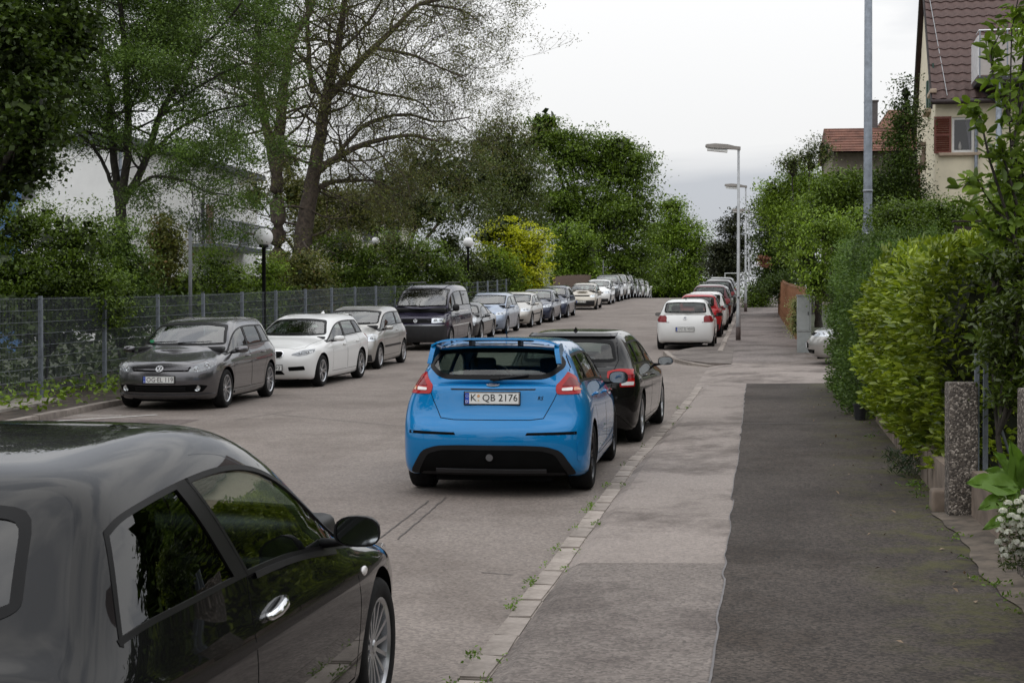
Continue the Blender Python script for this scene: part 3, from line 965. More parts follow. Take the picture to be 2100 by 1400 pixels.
gate_post(1.74, 10.1, .225, 1.22, 'aggregate concrete gate post behind the white flowers')
def low_wall(name, x0, y0, x1, y1, h0, h1, label, th=.12, n=4):
    root = empty(name, (x0, y0, zr(y0) + .1)); tag(root, label, 'wall')
    a, b = Vector((x0, y0, 0)), Vector((x1, y1, 0))
    nn = Vector((1, 0, 0)) * th
    for i in range(n):
        p, q = a.lerp(b, i / n + .004), a.lerp(b, (i + 1) / n - .004)
        jz = random.uniform(-.012, .012)
        hp, hq = h0 + (h1 - h0) * i / n + jz, h0 + (h1 - h0) * (i + 1) / n + jz
        vs = []
        for s_ in (0, 1):
            for (c, hh) in ((p, hp), (q, hq)):
                vs += [(c.x + nn.x * s_, c.y, zr(c.y) - .05), (c.x + nn.x * s_, c.y, zr(c.y) + .11 + hh)]
        V = [Vector(v) - root.location for v in vs]
        MB().add(V, [(0, 2, 3, 1), (4, 5, 7, 6), (1, 3, 7, 5), (0, 1, 5, 4), (2, 6, 7, 3)]).build('wall_slab', M_WALL, root)
low_wall('garden_wall', 1.55, 13.05, 1.62, 22.0, .36, .24, 'low concrete wall under the laurel hedge', n=5)
low_wall('garden_wall', 1.74, 10.3, 1.68, 12.75, .42, .40, 'low concrete wall between the two gate posts', n=1)
low_wall('garden_wall', 1.72, 4.0, 1.76, 9.95, .30, .36, 'low concrete wall at the lower right edge', n=3)
o = tag(MB().box((0, 0, 0), (.16, .24, .20), .03).build('stone_block', M_WALL, None, auto=50, loc=(1.50, 13.25, zr(13.25) + .20)), 'rough stone block at the foot of the gate post', 'stone block')
sheet('wall_footing', lambda y: 1.44 + .03 * math.sin(y * 2.3) + .015 * math.sin(y * 9.1), 1.75, 5, 13.0, .136, .16, simple('mossy_concrete', (.105, .085, .066), .95, var=.4, scale=6, bump=.5), ny=60, nx=2)
def gate_frame():
    p = at(2003, 915, 12.6)
    b = Vector((p.x, p.y, zr(p.y) + .25))
    root = empty('steel_gate', b); tag(root, 'slim grey steel posts of a gate behind the aggregate posts', 'gate')
    for k, dx in enumerate((0, .075)):
        MB().box((dx, .05 * k, .55), (.038, .038, 1.25), .004).build('upright', M_GALVD, root)
    MB().tube([(.09, .05, .9), (.30, .3, .35)], .012, 6).build('brace', M_GALVD, root)
gate_frame()
def planter():
    p = gat(1776, 870, .12)
    o = MB().lathe([(0, 0), (.07, 0), (.09, .20), (.10, .20), (.10, .22), (.08, .22), (.08, .19), (0, .19)], 'z', 18).build('plant_pot', simple('pot_black', (.02, .02, .022), .5), None, auto=40, loc=(1.42, 22.2, zr(22.2) + .13))
    tag(o, 'small black plant pot at the end of the low wall', 'plant pot')
    rg = np.random.default_rng(3)
    c = Vector((1.46, 15.6, zr(15.6) + .13))
    root = empty('lavender_plant', c); tag(root, 'grey-green tuft growing out of the low wall', 'plant')
    leaves('foliage', rg.normal(size=(420, 3)) * (.10, .16, .07) + (0, 0, .12), .09, leaf_mat('leaf_greygreen', (.03, .05, .025), (.07, .10, .05)), root, .1, -.9, .14, rg=rg)
planter()
def notice_box():
    p = at(1990, 485, 20.5)
    root = empty('bird_house', (p.x, p.y, zr(p.y) + .3)); tag(root, 'dark wooden board with a small roof above the laurel hedge', 'wooden board')
    h = p.z - root.location.z
    m = simple('dark_wood', (.035, .026, .022), .85, var=.3)
    for x in (-.19, .19):
        MB().box((x, 0, h / 2), (.03, .03, h + .3)).build('stake', M_GREYP, root)
    for k in range(4):
        MB().box((0, -.02, h - .16 + k * .085), (.42, .02, .078)).build('plank', m, root)
    MB().box((0, -.02, h + .20), (.46, .12, .02)).build('roof_strip', m, root)
notice_box()
# ---- cream house on the right
def cream_house():
    c0 = at(1917, 640, 45.0)
    rz = YAW + math.atan2(-1.29, 7)
    root = empty('cream_house', (c0.x, c0.y, zr(46) + .3), rz)
    tag(root, 'cream rendered house with brown tiled roof on the right', 'house')
    z0 = root.location.z
    Z = lambda py, d=45.0: EYE.z + (660 - py) * d / F_PX - z0
    M_R = simple('cream_render', (0.74, 0.67, 0.51), 0.9, var=.06, scale=2.5, bump=.15)
    eave = Z(196); W_, D_ = 9.0, 7.2
    pitch = R(50)
    ridge = eave + (D_ / 2) * math.tan(pitch)
    # walls with one gable end (local x right, y away)
    gab = [(0, 0), (0, eave), (D_ / 2, ridge), (D_, eave), (D_, 0)]
    vs = [(0, y, z) for y, z in [(0, -1), (0, eave), (D_/2, ridge - .12), (D_, eave), (D_, -1)]]
    w1 = MB().add(vs, [(0, 1, 2, 3, 4)]).build('gable_wall', M_R, root)
    wx0, wx1 = .46, 1.08
    wz0, wz1 = Z(314), Z(242)
    # front wall around the window opening
    mb = MB()
    X = [0, wx0, wx1, W_]; Zs = [-1, wz0, wz1, eave]
    V = [(x, 0, z) for z in Zs for x in X]
    fs = []
    for i in range(3):
        for k in range(3):
            if (i, k) != (1, 1):
                q = i * 4 + k
                fs.append((q, q + 1, q + 5, q + 4))
    n = len(V)
    V += [(wx0, .16, wz0), (wx1, .16, wz0), (wx1, .16, wz1), (wx0, .16, wz1)]
    a = [5, 6, 10, 9]
    for j in range(4):
        fs.append((a[j], a[(j+1) % 4], n + (j+1) % 4, n + j))
    mb.add(V, fs).build('front_wall', M_R, root)
    # window
    wd = empty('w'); bpy.data.objects.remove(wd)
    m_fr = simple('window_white', (.74, .74, .73), .45, var=.04)
    cx, cz, ww, hh = (wx0 + wx1) / 2, (wz0 + wz1) / 2, wx1 - wx0, wz1 - wz0
    fr = MB()
    for x in (wx0 + .035, wx1 - .035):
        fr.box((x, .10, cz), (.07, .06, hh))
    for z in (wz0 + .035, wz1 - .035):
        fr.box((cx, .10, z), (ww - .14, .06, .07))
    win = fr.build('window', m_fr, root)
    MB().box((cx, .11, cz), (ww - .13, .012, hh - .13)).build('pane', simple('window_dark', (.012, .013, .016), .05, spec=.8, var=.05), win)
    # curtain seen in the pane
    cu = MB()
    cu.add([(cx + ww * .12, .100, wz1 - .09), (cx + ww * .36, .100, wz1 - .09), (cx + ww * .36, .100, wz0 + .09), (cx + ww * .30, .100, wz0 + .09)], [(0, 1, 2, 3)])
    cu.build('curtain', simple('net_curtain', (.20, .20, .22), .9), win)
    MB().lathe([(.03, 0), (.055, .06), (.04, .14), (.02, .2), (.03, .22), (0, .24)], 'z', 12, c=(cx - .08, .095, wz0 + .08)).build('ornament', simple('china', (.35, .34, .33), .4), win, smooth=True)
    MB().box((cx - .1, -.05, wz0 - .06), (ww + .55, .20, .09), .012).build('window_sill', simple('sandstone', (.42, .33, .25), .85), root, auto=40)
    # louvred shutter, opened against the wall
    m_sh = simple('shutter_red', (.16, .045, .030), .6, var=.15)
    sh = MB()
    sx0, sx1 = wx0 - .50, wx0 - .02
    for x in (sx0 + .03, sx1 - .03):
        sh.box((x, -.035, cz), (.06, .04, hh + .04))
    for z in (wz0 + .01, wz1 - .01, cz):
        sh.box(((sx0 + sx1) / 2, -.035, z), (sx1 - sx0 - .12, .036, .06))
    shutter = sh.build('shutter', m_sh, root)
    k = 0
    z = wz0 + .07
    while z < wz1 - .06:
        if abs(z - cz) > .05:
            s_ = MB().box((0, 0, 0), (sx1 - sx0 - .125, .012, .055)).build('slat', m_sh, shutter)
            s_.location = ((sx0 + sx1) / 2, -.035, z); s_.rotation_euler = (R(35), 0, 0)
        z += .062
    # gable windows with green shutters, relief figure, lower red shutter
    m_gs = simple('shutter_green', (.02, .06, .045), .6)
    for (y0, y1, zz0, zz1, mt) in ((1.5, 1.85, Z(205), Z(140), m_gs), (2.45, 2.8, Z(205), Z(140), m_gs), (.5, .85, Z(185), Z(125), m_gs), (5.6, 6.0, Z(365), Z(295), m_sh)):
        MB().box((-.03, (y0 + y1) / 2, (zz0 + zz1) / 2), (.05, y1 - y0, zz1 - zz0)).build('gable_shutter', mt, root)
    for (y, z) in ((2.15, Z(212)), (.3, Z(190)), (5.8, Z(372))):
        MB().box((-.08, y, z), (.18, 1.2, .12), .02).build('gable_sill', simple('sandstone', (.42, .33, .25), .85), root, auto=40)
    fg = MB().ball((0, 0, .62), (.07, .09, .10), 12, 8)
    fg.lathe([(.05, .55), (.12, .42), (.10, .2), (.13, 0), (0, 0)], 'z', 12)
    fg.build('relief_figure', simple('relief_stone', (.20, .15, .12), .9), root, smooth=True, loc=(-.06, 3.6, Z(325)))
    MB().box((-.1, 3.6, Z(268)), (.22, .5, .10)).build('figure_canopy', simple('relief_stone', (.20, .15, .12), .9), root)
    # roof: sheet with single tiles on the slope towards us
    m_t = simple('roof_tile', (.098, .060, .053), .75, var=.25, scale=3)
    m_b = simple('barge_board', (.022, .016, .015), .7)
    ov = .30
    def RP(x, t, up=0.0):      # t metres up the slope from the eave
        return (x, -ov * math.cos(pitch) * 0 + t * math.cos(pitch) - .35, eave - .20 + t * math.sin(pitch) + up)
    ln = (D_ / 2 + .35) / math.cos(pitch)
    mb = MB()
    for s_ in (0, 1):
        f = (lambda y: y) if s_ == 0 else (lambda y: D_ - y)
        q = [RP(-.12, 0), RP(W_, 0), RP(W_, ln), RP(-.12, ln)]
        q = [(a, f(b), c) for a, b, c in q]
        lo = [(a, b, c - .12) for a, b, c in q]
        mb.add(q + lo, [(0, 1, 2, 3), (7, 6, 5, 4), (0, 4, 5, 1), (1, 5, 6, 2), (2, 6, 7, 3), (3, 7, 4, 0)])
    roof = mb.build('roof', simple('roof_under', (.06, .035, .032), .85), root)
    tw, tl = .30, .36
    V, F = [], []
    nx_ = 8
    for j in range(2):
        for i in range(nx_ + 1):
            u = i / nx_
            V.append((u * tw * 1.04, j * tl * 1.12, .030 * math.cos(u * 2 * math.pi) * .8 + (.045 if j == 0 else .012)))
    for i in range(nx_):
        F.append((i, i + 1, nx_ + 2 + i, nx_ + 1 + i))
    k0 = len(V)
    for i in range(nx_ + 1):
        u = i / nx_
        V.append((u * tw * 1.04, 0.004, .030 * math.cos(u * 2 * math.pi) * .8 + .012))
    for i in range(nx_):
        F.append((k0 + i, k0 + i + 1, i + 1, i))
    tm = mesh('roof_tile', V, F, True); tm.set_sharp_from_angle(angle=R(50)); tm.materials.append(m_t)
    rows = int(ln / tl)
    cnt = 0
    MBrest = MB()
    for r_ in range(rows):
        for c_ in range(int(W_ / tw)):
            if cnt < 300 and c_ < 14:
                o = link('roof_tile', tm, None, roof)
                o.location = RP(-.12 + c_ * tw, r_ * tl, .012 + random.uniform(0, .006))
                o.rotation_euler = (pitch, 0, random.uniform(-.006, .006)); cnt += 1
            else:
                MBrest.M = Matrix.Translation(RP(-.12 + c_ * tw, r_ * tl, .012)) @ Matrix.Rotation(pitch, 4, 'X')
                MBrest.add(V, F)
    o = link('tile_field', mesh('tile_field', MBrest.v, MBrest.f, True), m_t, roof); o['kind'] = 'stuff'
    # barge boards on the gable
    for s_ in (0, 1):
        f = (lambda y: y) if s_ == 0 else (lambda y: D_ - y)
        a, b = RP(-.16, -.05, .07), RP(-.16, ln, .07)
        a, b = Vector((a[0], f(a[1]), a[2])), Vector((b[0], f(b[1]), b[2]))
        q = [a, b, b + Vector((0, 0, -.28)), a + Vector((0, 0, -.28))]
        MB().add([tuple(v) for v in q] + [(v.x + .05, v.y, v.z) for v in q], [(0, 1, 2, 3), (7, 6, 5, 4), (0, 4, 5, 1), (1, 5, 6, 2), (2, 6, 7, 3), (3, 7, 4, 0)]).build('barge_board', m_b, roof)
    g0, g1 = RP(-.15, -.03, -.02), RP(W_, -.03, -.02)
    MB().tube([g0, g1], .07, 10).build('gutter', simple('gutter_brown', (.05, .035, .035), .5), root, smooth=True)
    MB().tube([RP(.30, .05, .09), RP(-.05, ln * .9, .09)], .012, 6).build('lightning_wire', M_POSTG, root)
    # metal balcony box on struts
    bx0, bz0, bz1 = 1.02, Z(160, 43.4), Z(72, 43.4)
    m_bp = simple('balcony_panel', (.42, .385, .365), .5, var=.04)
    fl = MB().box((bx0 + 2.0, -.85, bz0 - .06), (4.0, 1.7, .10)).build('balcony', simple('balcony_floor', (.05, .05, .055), .6), root)
    MB().box((bx0 + 2.0, -1.70, (bz0 + bz1) / 2 - .03), (4.0, .03, bz1 - bz0 - .10)).build('front_panel', m_bp, fl)
    MB().box((bx0 - .015, -.85, (bz0 + bz1) / 2 - .03), (.03, 1.70, bz1 - bz0 - .10)).build('side_panel', simple('balcony_side', (.66, .66, .67), .4), fl)
    MB().tube([(bx0, -.1, bz1 + .06), (bx0, -1.7, bz1 + .06), (bx0 + 4.0, -1.7, bz1 + .06)], .022, 8).build('handrail', M_CHROME, fl, smooth=True)
    for x in (bx0 + .02, bx0 + .75):
        MB().box((x, -1.71, (bz0 + bz1) / 2), (.035, .02, bz1 - bz0 + .1)).build('panel_stile', M_GALVD, fl)
    MB().tube([(bx0 + .55, -1.55, -1), (bx0 + .55, -1.55, bz0 - .1)], .085, 12).build('column', M_GALVD, fl, smooth=True)
    MB().tube([(bx0 + .10, -.10, -1), (bx0 + .10, -.10, eave)], .05, 10).build('downpipe', M_GALVD, root, smooth=True)
    MB().tube([(bx0 + .55, -1.5, bz0 - .75), (bx0 + .15, -.2, bz0 - .12)], .035, 8).build('strut', M_BLACK, fl, smooth=True)
    MB().tube([(bx0 + 1.35, -.1, bz0 - 1.0), (bx0 + 1.75, -1.4, bz0 - .12)], .035, 8).build('strut', M_BLACK, fl, smooth=True)
cream_house()
def far_house():
    c0 = at(1706, 640, 80.0)
    root = empty('far_house', (c0.x, c0.y, zr(80) + .3), YAW + R(-6)); tag(root, 'distant house with weathered orange tiled roofs and chimney', 'house')
    z0 = root.location.z
    Z = lambda py: EYE.z + (660 - py) * 80 / F_PX - z0
    m_t = simple('old_tile', (.17, .078, .055), .85, var=.35, scale=1.4, bump=.4)
    MB().box((2.3, 4, Z(310) / 2 - .5), (4.4, 6, Z(310) + 1)).build('wall', simple('far_render', (.22, .19, .155), .9), root)
    r1 = MB().add([(-.1, -.3, Z(312)), (4.7, -.3, Z(312)), (4.7, 3.6, Z(247)), (-.1, 3.6, Z(247)), (4.7, 7.6, Z(312)), (-.1, 7.6, Z(312))], [(0, 1, 2, 3), (3, 2, 4, 5), (0, 3, 5), (1, 4, 2)]).build('roof', m_t, root)
    y0, y1 = 1.5, 9.0
    r2 = MB().add([(1.9, y0, Z(302)), (6.6, y0, Z(302)), (4.3, (y0 + y1) / 2, Z(200)), (1.9, y1, Z(302)), (6.6, y1, Z(302)), (3.5, (y0+y1)/2, Z(200))], [(0, 1, 2, 5), (0, 5, 3), (1, 4, 2), (3, 5, 2, 4)]).build('roof', m_t, root)
    MB().box((2.5, 4.5, Z(215)), (.62, .62, Z(187) - Z(245))).build('chimney', simple('chimney_grey', (.10, .09, .09), .9), r2)
    MB().box((2.5, 4.5, Z(187) + .03), (.72, .72, .08)).build('chimney_cap', simple('chimney_grey', (.10, .09, .09), .9), r2)
    for k in range(9):     # courses of tiles as low ridges
        t = (k + .5) / 9
        MB().box((2.3, -.3 + 3.9 * t, Z(312) + (Z(247) - Z(312)) * t + .02), (4.8, .07, .05)).build('tile_course', m_t, r1)
far_house()
# ---- white building behind the trees on the left
def white_building():
    X0, Y0 = -22.0, 51.5
    root = empty('white_building', (X0, Y0, zr(Y0))); tag(root, 'white rendered building with a steel balcony behind the trees', 'building')
    z0 = root.location.z
    M_W = simple('white_render', (.84, .83, .81), .85, var=.04, scale=1.5)
    top = EYE.z + (660 - 290) * 54.3 / F_PX - z0
    L_, D_ = 15.5, 26.0
    MB().box((-D_ / 2, L_ / 2, top / 2 - 1), (D_, L_, top + 2)).build('wall', M_W, root)
    MB().box((-D_ / 2, L_ / 2, top + .12), (D_ + .6, L_ + .6, .24)).build('roof_edge', simple('roof_slate', (.10, .105, .12), .6), root)
    MB().tube([(.09, .15, 0), (.09, .15, top)], .06, 8).build('downpipe', M_GALVD, root, smooth=True)
    # end wall windows (facing the camera)
    gl = simple('window_dark', (.012, .013, .016), .05)
    for x in (-3.6, -6.6, -9.6, -12.6):
        for z in (EYE.z + (660 - 385) * 54 / F_PX - z0,):
            w_ = MB().box((x, -.03, z), (1.2, .06, .8)).build('window', simple('window_grey', (.20, .20, .21), .5), root)
            MB().box((x, -.062, z), (1.04, .02, .62)).build('pane', gl, w_)
    for y in (13.6,):
        w_ = MB().box((.03, y, 4.3), (.06, 1.1, 1.3)).build('window', simple('window_grey', (.20, .20, .21), .5), root)
        MB().box((.062, y, 4.3), (.02, .92, 1.1)).build('pane', gl, w_)
    # balcony on the street side
    def Ypx(px):      # street coordinate where a pixel column meets the wall plane
        d = ray(px, 500)
        return d.y * (X0 / d.x)
    y0, y1 = Ypx(398) - Y0, Ypx(490) - Y0
    dpt = 62.0
    zb = EYE.z + (660 - 505) * dpt / F_PX - z0; zt = EYE.z + (660 - 452) * dpt / F_PX - z0
    fl = MB().box((.65, (y0 + y1) / 2, zb), (1.3, y1 - y0 + 1.2, .14)).build('balcony', M_GALVD, root)
    ya, yb = y0 - .6, y1 + .6
    rail = MB()
    rail.tube([(.05, ya, zt), (1.28, ya, zt), (1.28, yb, zt), (.05, yb, zt)], .03, 8)
    rail.tube([(.05, ya, zb + .15), (1.28, ya, zb + .15), (1.28, yb, zb + .15), (.05, yb, zb + .15)], .02, 6)
    rail.build('railing', M_GALV, fl)
    bm_ = MB().box((0, 0, (zt - zb - .15) / 2), (.025, .04, zt - zb - .15)).mesh('baluster'); bm_.materials.append(M_GALV)
    for k in range(11):
        link('baluster', bm_, None, fl, (.06 + k * .12, ya, zb + .15))
    n = int((yb - ya) / .16)
    for k in range(n + 1):
        link('baluster', bm_, None, fl, (1.28, ya + (yb - ya) * k / n, zb + .15))
    yd = y0 + (y1 - y0) * .25
    dz1 = EYE.z + (660 - 408) * dpt / F_PX - z0
    dr = MB().box((.03, yd, (zb + dz1) / 2), (.08, 1.5, dz1 - zb)).build('balcony_door', simple('door_white', (.6, .6, .6), .5), root)
    MB().box((.08, yd + .25, (zb + dz1) / 2 - .02), (.03, .85, dz1 - zb - .25)).build('door_leaf', simple('door_brown', (.20, .12, .09), .6), dr)
    MB().box((.09, yd - .62, (zb + dz1) / 2), (.06, .22, dz1 - zb)).build('door_side', simple('door_dark', (.05, .05, .06), .5), dr)
    st = empty('x'); bpy.data.objects.remove(st)
    for k in range(9):
        MB().box((.9, yb + .15 + k * .26, zb - .10 - k * .19), (.9, .25, .04)).build('stair_tread', M_GALV, fl)
    MB().tube([(1.3, yb, zb - .1), (1.3, yb + 2.5, zb - 1.9)], .05, 6).build('stair_stringer', M_GALV, fl)
    MB().tube([(1.3, yb, zt), (1.3, yb + 2.5, zt - 1.8)], .03, 6).build('stair_rail', M_GALV, fl)
    MB().box((.6, ya + .3, zb / 2 - .5), (.12, .12, zb + .8)).build('balcony_column', M_GALVD, fl)
white_building()
b_ = at(2, 420, 46.0)
o = empty('blue_annex', (b_.x - 2.1, b_.y, zr(b_.y))); tag(o, 'sliver of a blue wall at the far left edge', 'building')
MB().box((0, 0, 2.2), (4.0, 3.0, 6.4)).build('wall', simple('blue_panel', (.10, .22, .46), .6), o)
MB().box((0, 0, 5.45), (4.3, 3.3, .15)).build('roof', simple('roof_slate', (.10, .105, .12), .6), o)
c_ = at(735, 462, 105.0)
o = empty('distant_block', (c_.x, c_.y, zr(95)), R(8)); tag(o, 'pale distant building glimpsed between the tree trunks', 'building')
hh = c_.z - o.location.z
MB().box((0, 0, hh / 2 + .5), (7, 6, hh + 2.2)).build('wall', simple('pale_render', (.55, .52, .46), .9), o)
MB().box((0, 0, hh + 1.7), (7.4, 6.4, .25)).build('roof', simple('far_roof', (.28, .24, .22), .8), o)
for x in (-2.3, -.6, 1.1, 2.6):
    w_ = MB().box((x, -3.02, hh - .6), (1.0, .06, 1.4)).build('window', simple('window_grey', (.20, .20, .21), .5), o)
    MB().box((x, -3.06, hh - .6), (.8, .02, 1.2)).build('pane', MATS['window_dark'], w_)

def neighbour_house():
    root = empty('neighbour_house', (8.5, 7.5, zr(8) + .2)); tag(root, 'gabled house mirrored in the side windows of the foreground car', 'house')
    m_w = MATS['cream_render']; m_t = MATS['roof_tile']
    MB().box((4, 4.5, 2.6), (8, 9, 5.8)).build('wall', m_w, root)
    MB().add([(-.4, -.4, 5.3), (-.4, 9.4, 5.3), (4, 9.4, 10.2), (4, -.4, 10.2), (8.4, -.4, 5.3), (8.4, 9.4, 5.3)], [(0, 1, 2, 3), (3, 2, 5, 4), (0, 3, 4), (1, 5, 2)]).build('roof', m_t, root)
    for y in (1.6, 4.5, 7.4):
        for z in (1.6, 4.2):
            w_ = MB().box((-.03, y, z), (.06, 1.1, 1.3)).build('window', MATS['window_white'], root)
            MB().box((-.065, y, z), (.02, .92, 1.12)).build('pane', MATS['window_dark'], w_)
neighbour_house()
def drawn_tree(name, base_px, depth, limbs, label, leaf, size, per, spawn, bark, seed, cat='tree', group=None, gd=3, glen=(1.0, 1.8), spread=.10, flat=.7, droop=.3, up=.5, asp=.45, trop=.05, wig=.16, kids_=(2, 3), gspread=.6, thick=.9):
    """limbs follow the photograph (pixel paths), twigs and leaves grow from them"""
    rg = np.random.default_rng(seed)
    p = at(base_px, 640, depth)
    base = Vector((p.x, p.y, zr(p.y) + .1))
    root = empty(name, base); tag(root, label, cat, group)
    known = []       # (px, py, depth)
    out, tips = [], []
    for (pts, r0, r1, dd, every) in limbs:
        x0, y0 = pts[0]
        d0 = depth if not known else min(known, key=lambda q: (q[0]-x0)**2 + (q[1]-y0)**2)[2]
        # smooth the path
        P = np.array(pts, float)
        t = np.r_[0, np.cumsum(np.hypot(*np.diff(P, axis=0).T))]; t /= t[-1]
        fx, fy = _pchip(t, P[:, 0]), _pchip(t, P[:, 1])
        tt = np.linspace(0, 1, 4 * len(pts))
        path, rad = [], []
        for s_ in tt:
            dp = d0 + dd * s_**1.3
            q = at(float(fx(s_)) + rg.normal() * 1.2, float(fy(s_)), dp) - base
            if y0 > 590 and s_ == 0:
                q.z = -.4
            path.append(q); rad.append(r0 + (r1 - r0) * s_)
            known.append((float(fx(s_)), float(fy(s_)), dp))
        out.append((path, rad, 5))
        ln = sum((path[i+1] - path[i]).length for i in range(len(path) - 1))
        n = int(ln * every)
        for _ in range(n):
            s_ = rg.uniform(.12, 1.0) if every < 9 else rg.uniform(0, 1)
            i = min(int(s_ * (len(path) - 1)), len(path) - 2)
            o_ = path[i].lerp(path[i+1], rg.uniform())
            d_ = (path[i+1] - path[i]).normalized()
            ax = Vector(rg.normal(size=3)); ax = (ax - d_ * ax.dot(d_)).normalized()
            nd = (d_ * .45 + ax).normalized()
            grow(rg, o_, nd, rg.uniform(*glen), max(.012, min(rad[i] * .35, .05)), gd, out, tips, kids_, gspread, trop, .70, 3, wig, .005)
    tubes('trunk', out, bark, root, n_of=lambda d: 9 if d > 4 else 4 if d > 1 else 3)
    T = np.array([q[0][:] for q in tips])
    m = rg.poisson(per, len(T))
    I = np.repeat(np.arange(len(T)), m)
    Q = T[I] + rg.normal(size=(len(I), 3)) * spread * np.array([1, 1, flat])
    leaves('crown', Q, size, leaf, root, up, droop, asp, rg=rg)
    return root
# ---- left: tall trees behind the fence
tree_at('maple_tree', -190, 25.0, [(10, 60, 150, 120, 0), (-110, 230, 190, 170, 1), (85, 150, 95, 110, 1), (70, 235, 75, 90, -.5), (40, 330, 70, 70, 0), (135, 60, 75, 80, 1.5), (-30, 400, 60, 45, 0), (60, -80, 260, 90, 1)],
        'dark broad-leaved tree overhanging the top left corner', nclump=900, per=13, spread=.26, size=.17, mat=L_DARK, trunk=.28, seed=3, asp=.85, group='trees behind the left fence', droop=.35, shell=.5)
drawn_tree('ash_tree', 250, 38.0, [
    ([(252, 660), (252, 520), (246, 415)], .17, .13, 0, 0),
    ([(246, 415), (232, 330), (222, 200), (205, 60), (195, -120)], .10, .05, 1.0, 4.2),
    ([(248, 420), (262, 300), (258, 150), (240, -60)], .11, .05, -1.0, 4.2),
    ([(250, 418), (298, 330), (330, 235), (400, 110), (440, -40)], .10, .04, .6, 4.2),
    ([(300, 325), (370, 262), (450, 225), (510, 215)], .05, .02, -1.2, 5.5),
    ([(258, 400), (320, 362), (370, 368), (430, 395), (470, 400)], .045, .015, -1.6, 5.0),
    ([(240, 400), (190, 300), (130, 255), (80, 235)], .055, .02, 1.4, 5.0),
    ([(330, 235), (420, 170), (500, 130)], .04, .02, 1.5, 5.0),
    ([(238, 300), (180, 190), (120, 90)], .04, .02, -1.5, 5.0),
    ([(400, 110), (470, 40), (510, -20)], .04, .02, -1.0, 5.0),
    ([(258, 150), (300, 60), (330, -60)], .04, .02, 1.0, 5.0)],
    'slender green tree forking into several dark stems before the white building', L_ASH, .075, 78, None, M_BARKD, 21, group='trees behind the left fence', gd=2, glen=(.7, 1.3), spread=.24, flat=.45, droop=.35, asp=.42)
drawn_tree('walnut_tree', 600, 52.0, [
    ([(566, 640), (570, 520), (568, 400), (566, 330)], .32, .22, 0, 1.0),
    ([(566, 345), (580, 200), (596, 90), (640, 10), (650, -90)], .22, .07, .5, 4.2),
    ([(567, 350), (548, 270), (528, 130), (526, -60)], .18, .05, -1.0, 4.2),
    ([(618, 640), (620, 520), (638, 385)], .38, .26, .3, .8),
    ([(636, 395), (655, 290), (668, 200), (694, 100), (712, -60)], .26, .07, .6, 4.2),
    ([(640, 190), (632, 80), (626, -50)], .10, .05, 1.2, 4.2),
    ([(664, 215), (735, 130), (800, 68), (862, 8), (935, -6)], .15, .04, -1.0, 5.1),
    ([(762, 98), (840, 112), (905, 140), (950, 160)], .07, .02, -1.6, 5.8),
    ([(700, 170), (770, 190), (850, 205), (900, 245)], .06, .02, 1.5, 5.8),
    ([(645, 355), (700, 318), (760, 292), (840, 278), (900, 290)], .14, .03, -1.2, 5.1),
    ([(690, 320), (760, 250), (830, 235), (900, 250), (965, 240)], .08, .02, 1.5, 5.8),
    ([(636, 395), (690, 372), (760, 370), (810, 390)], .10, .03, 1.6, 5.1),
    ([(630, 130), (560, 60), (530, 20)], .06, .02, -1.5, 4.8),
    ([(862, 8), (940, 20), (990, 50)], .04, .015, .5, 5.8),
    ([(690, 110), (760, 40), (800, -40)], .06, .03, 1.4, 4.8),
    ([(566, 300), (620, 250), (650, 180)], .05, .02, -1.0, 4.8)],
    'big twiggy tree with two trunks and sparse bronze leaves', L_WALNUT, .075, 10.5, None, M_BARK, 5, group='trees behind the left fence', gd=3, glen=(1.0, 1.8), spread=.16, droop=.25, asp=.45, wig=.26, gspread=.75)
tree_at('lilac_tree', 330, 33.0, [(335, 490, 35, 45, 0), (320, 560, 45, 40, 0), (352, 520, 22, 45, .5)], 'lilac with withered brown flower heads beside the white building', cat='shrub', nclump=240, per=11, spread=.16, size=.14,
        mat=L_RUST, trunk=.05, seed=14, group='shrubs behind the left fence')
tree_at('olive_tree', 830, 72.0, [(800, 400, 70, 70, 0), (880, 350, 90, 90, 2), (860, 430, 100, 60, -2), (950, 380, 80, 100, 3), (760, 450, 70, 45, 0)], 'dull brownish-green tree right of the twiggy tree',
        nclump=900, per=12, spread=.5, size=.24, mat=L_OLIVE, trunk=.25, seed=31, xmin=-16.5, group='trees behind the left fence', limbs=5, bark=M_BARK)
tree_at('birch_tree', 1040, 74.0, [(1040, 300, 55, 60, 0), (1010, 370, 60, 80, 1), (1070, 380, 55, 90, 0), (1030, 460, 70, 60, -1), (990, 300, 30, 50, 1)], 'hanging olive-green tree behind the yellow shrub',
        nclump=900, per=13, spread=.42, size=.22, mat=L_OLIVE, trunk=.22, seed=33, xmin=-16.5, group='trees behind the left fence', flat=1.3, droop=.8)
tree_at('hornbeam_tree', 1210, 88.0, [(1110, 290, 40, 55, 0), (1170, 310, 70, 60, 0), (1240, 330, 75, 55, 1), (1290, 350, 55, 55, 0), (1150, 420, 75, 80, -1), (1230, 440, 85, 80, -2), (1300, 440, 60, 75, 0), (1200, 530, 90, 70, -2), (1290, 540, 70, 65, -1), (1120, 250, 25, 25, 0), (1265, 300, 40, 25, 0)],
        'tall dense green tree with layered boughs in the middle', nclump=1700, per=15, spread=.64, size=.30, mat=L_MID, trunk=.4, seed=35, xmin=-15.5, group='trees behind the left fence', flat=.35, jitter=.22, limbs=11)
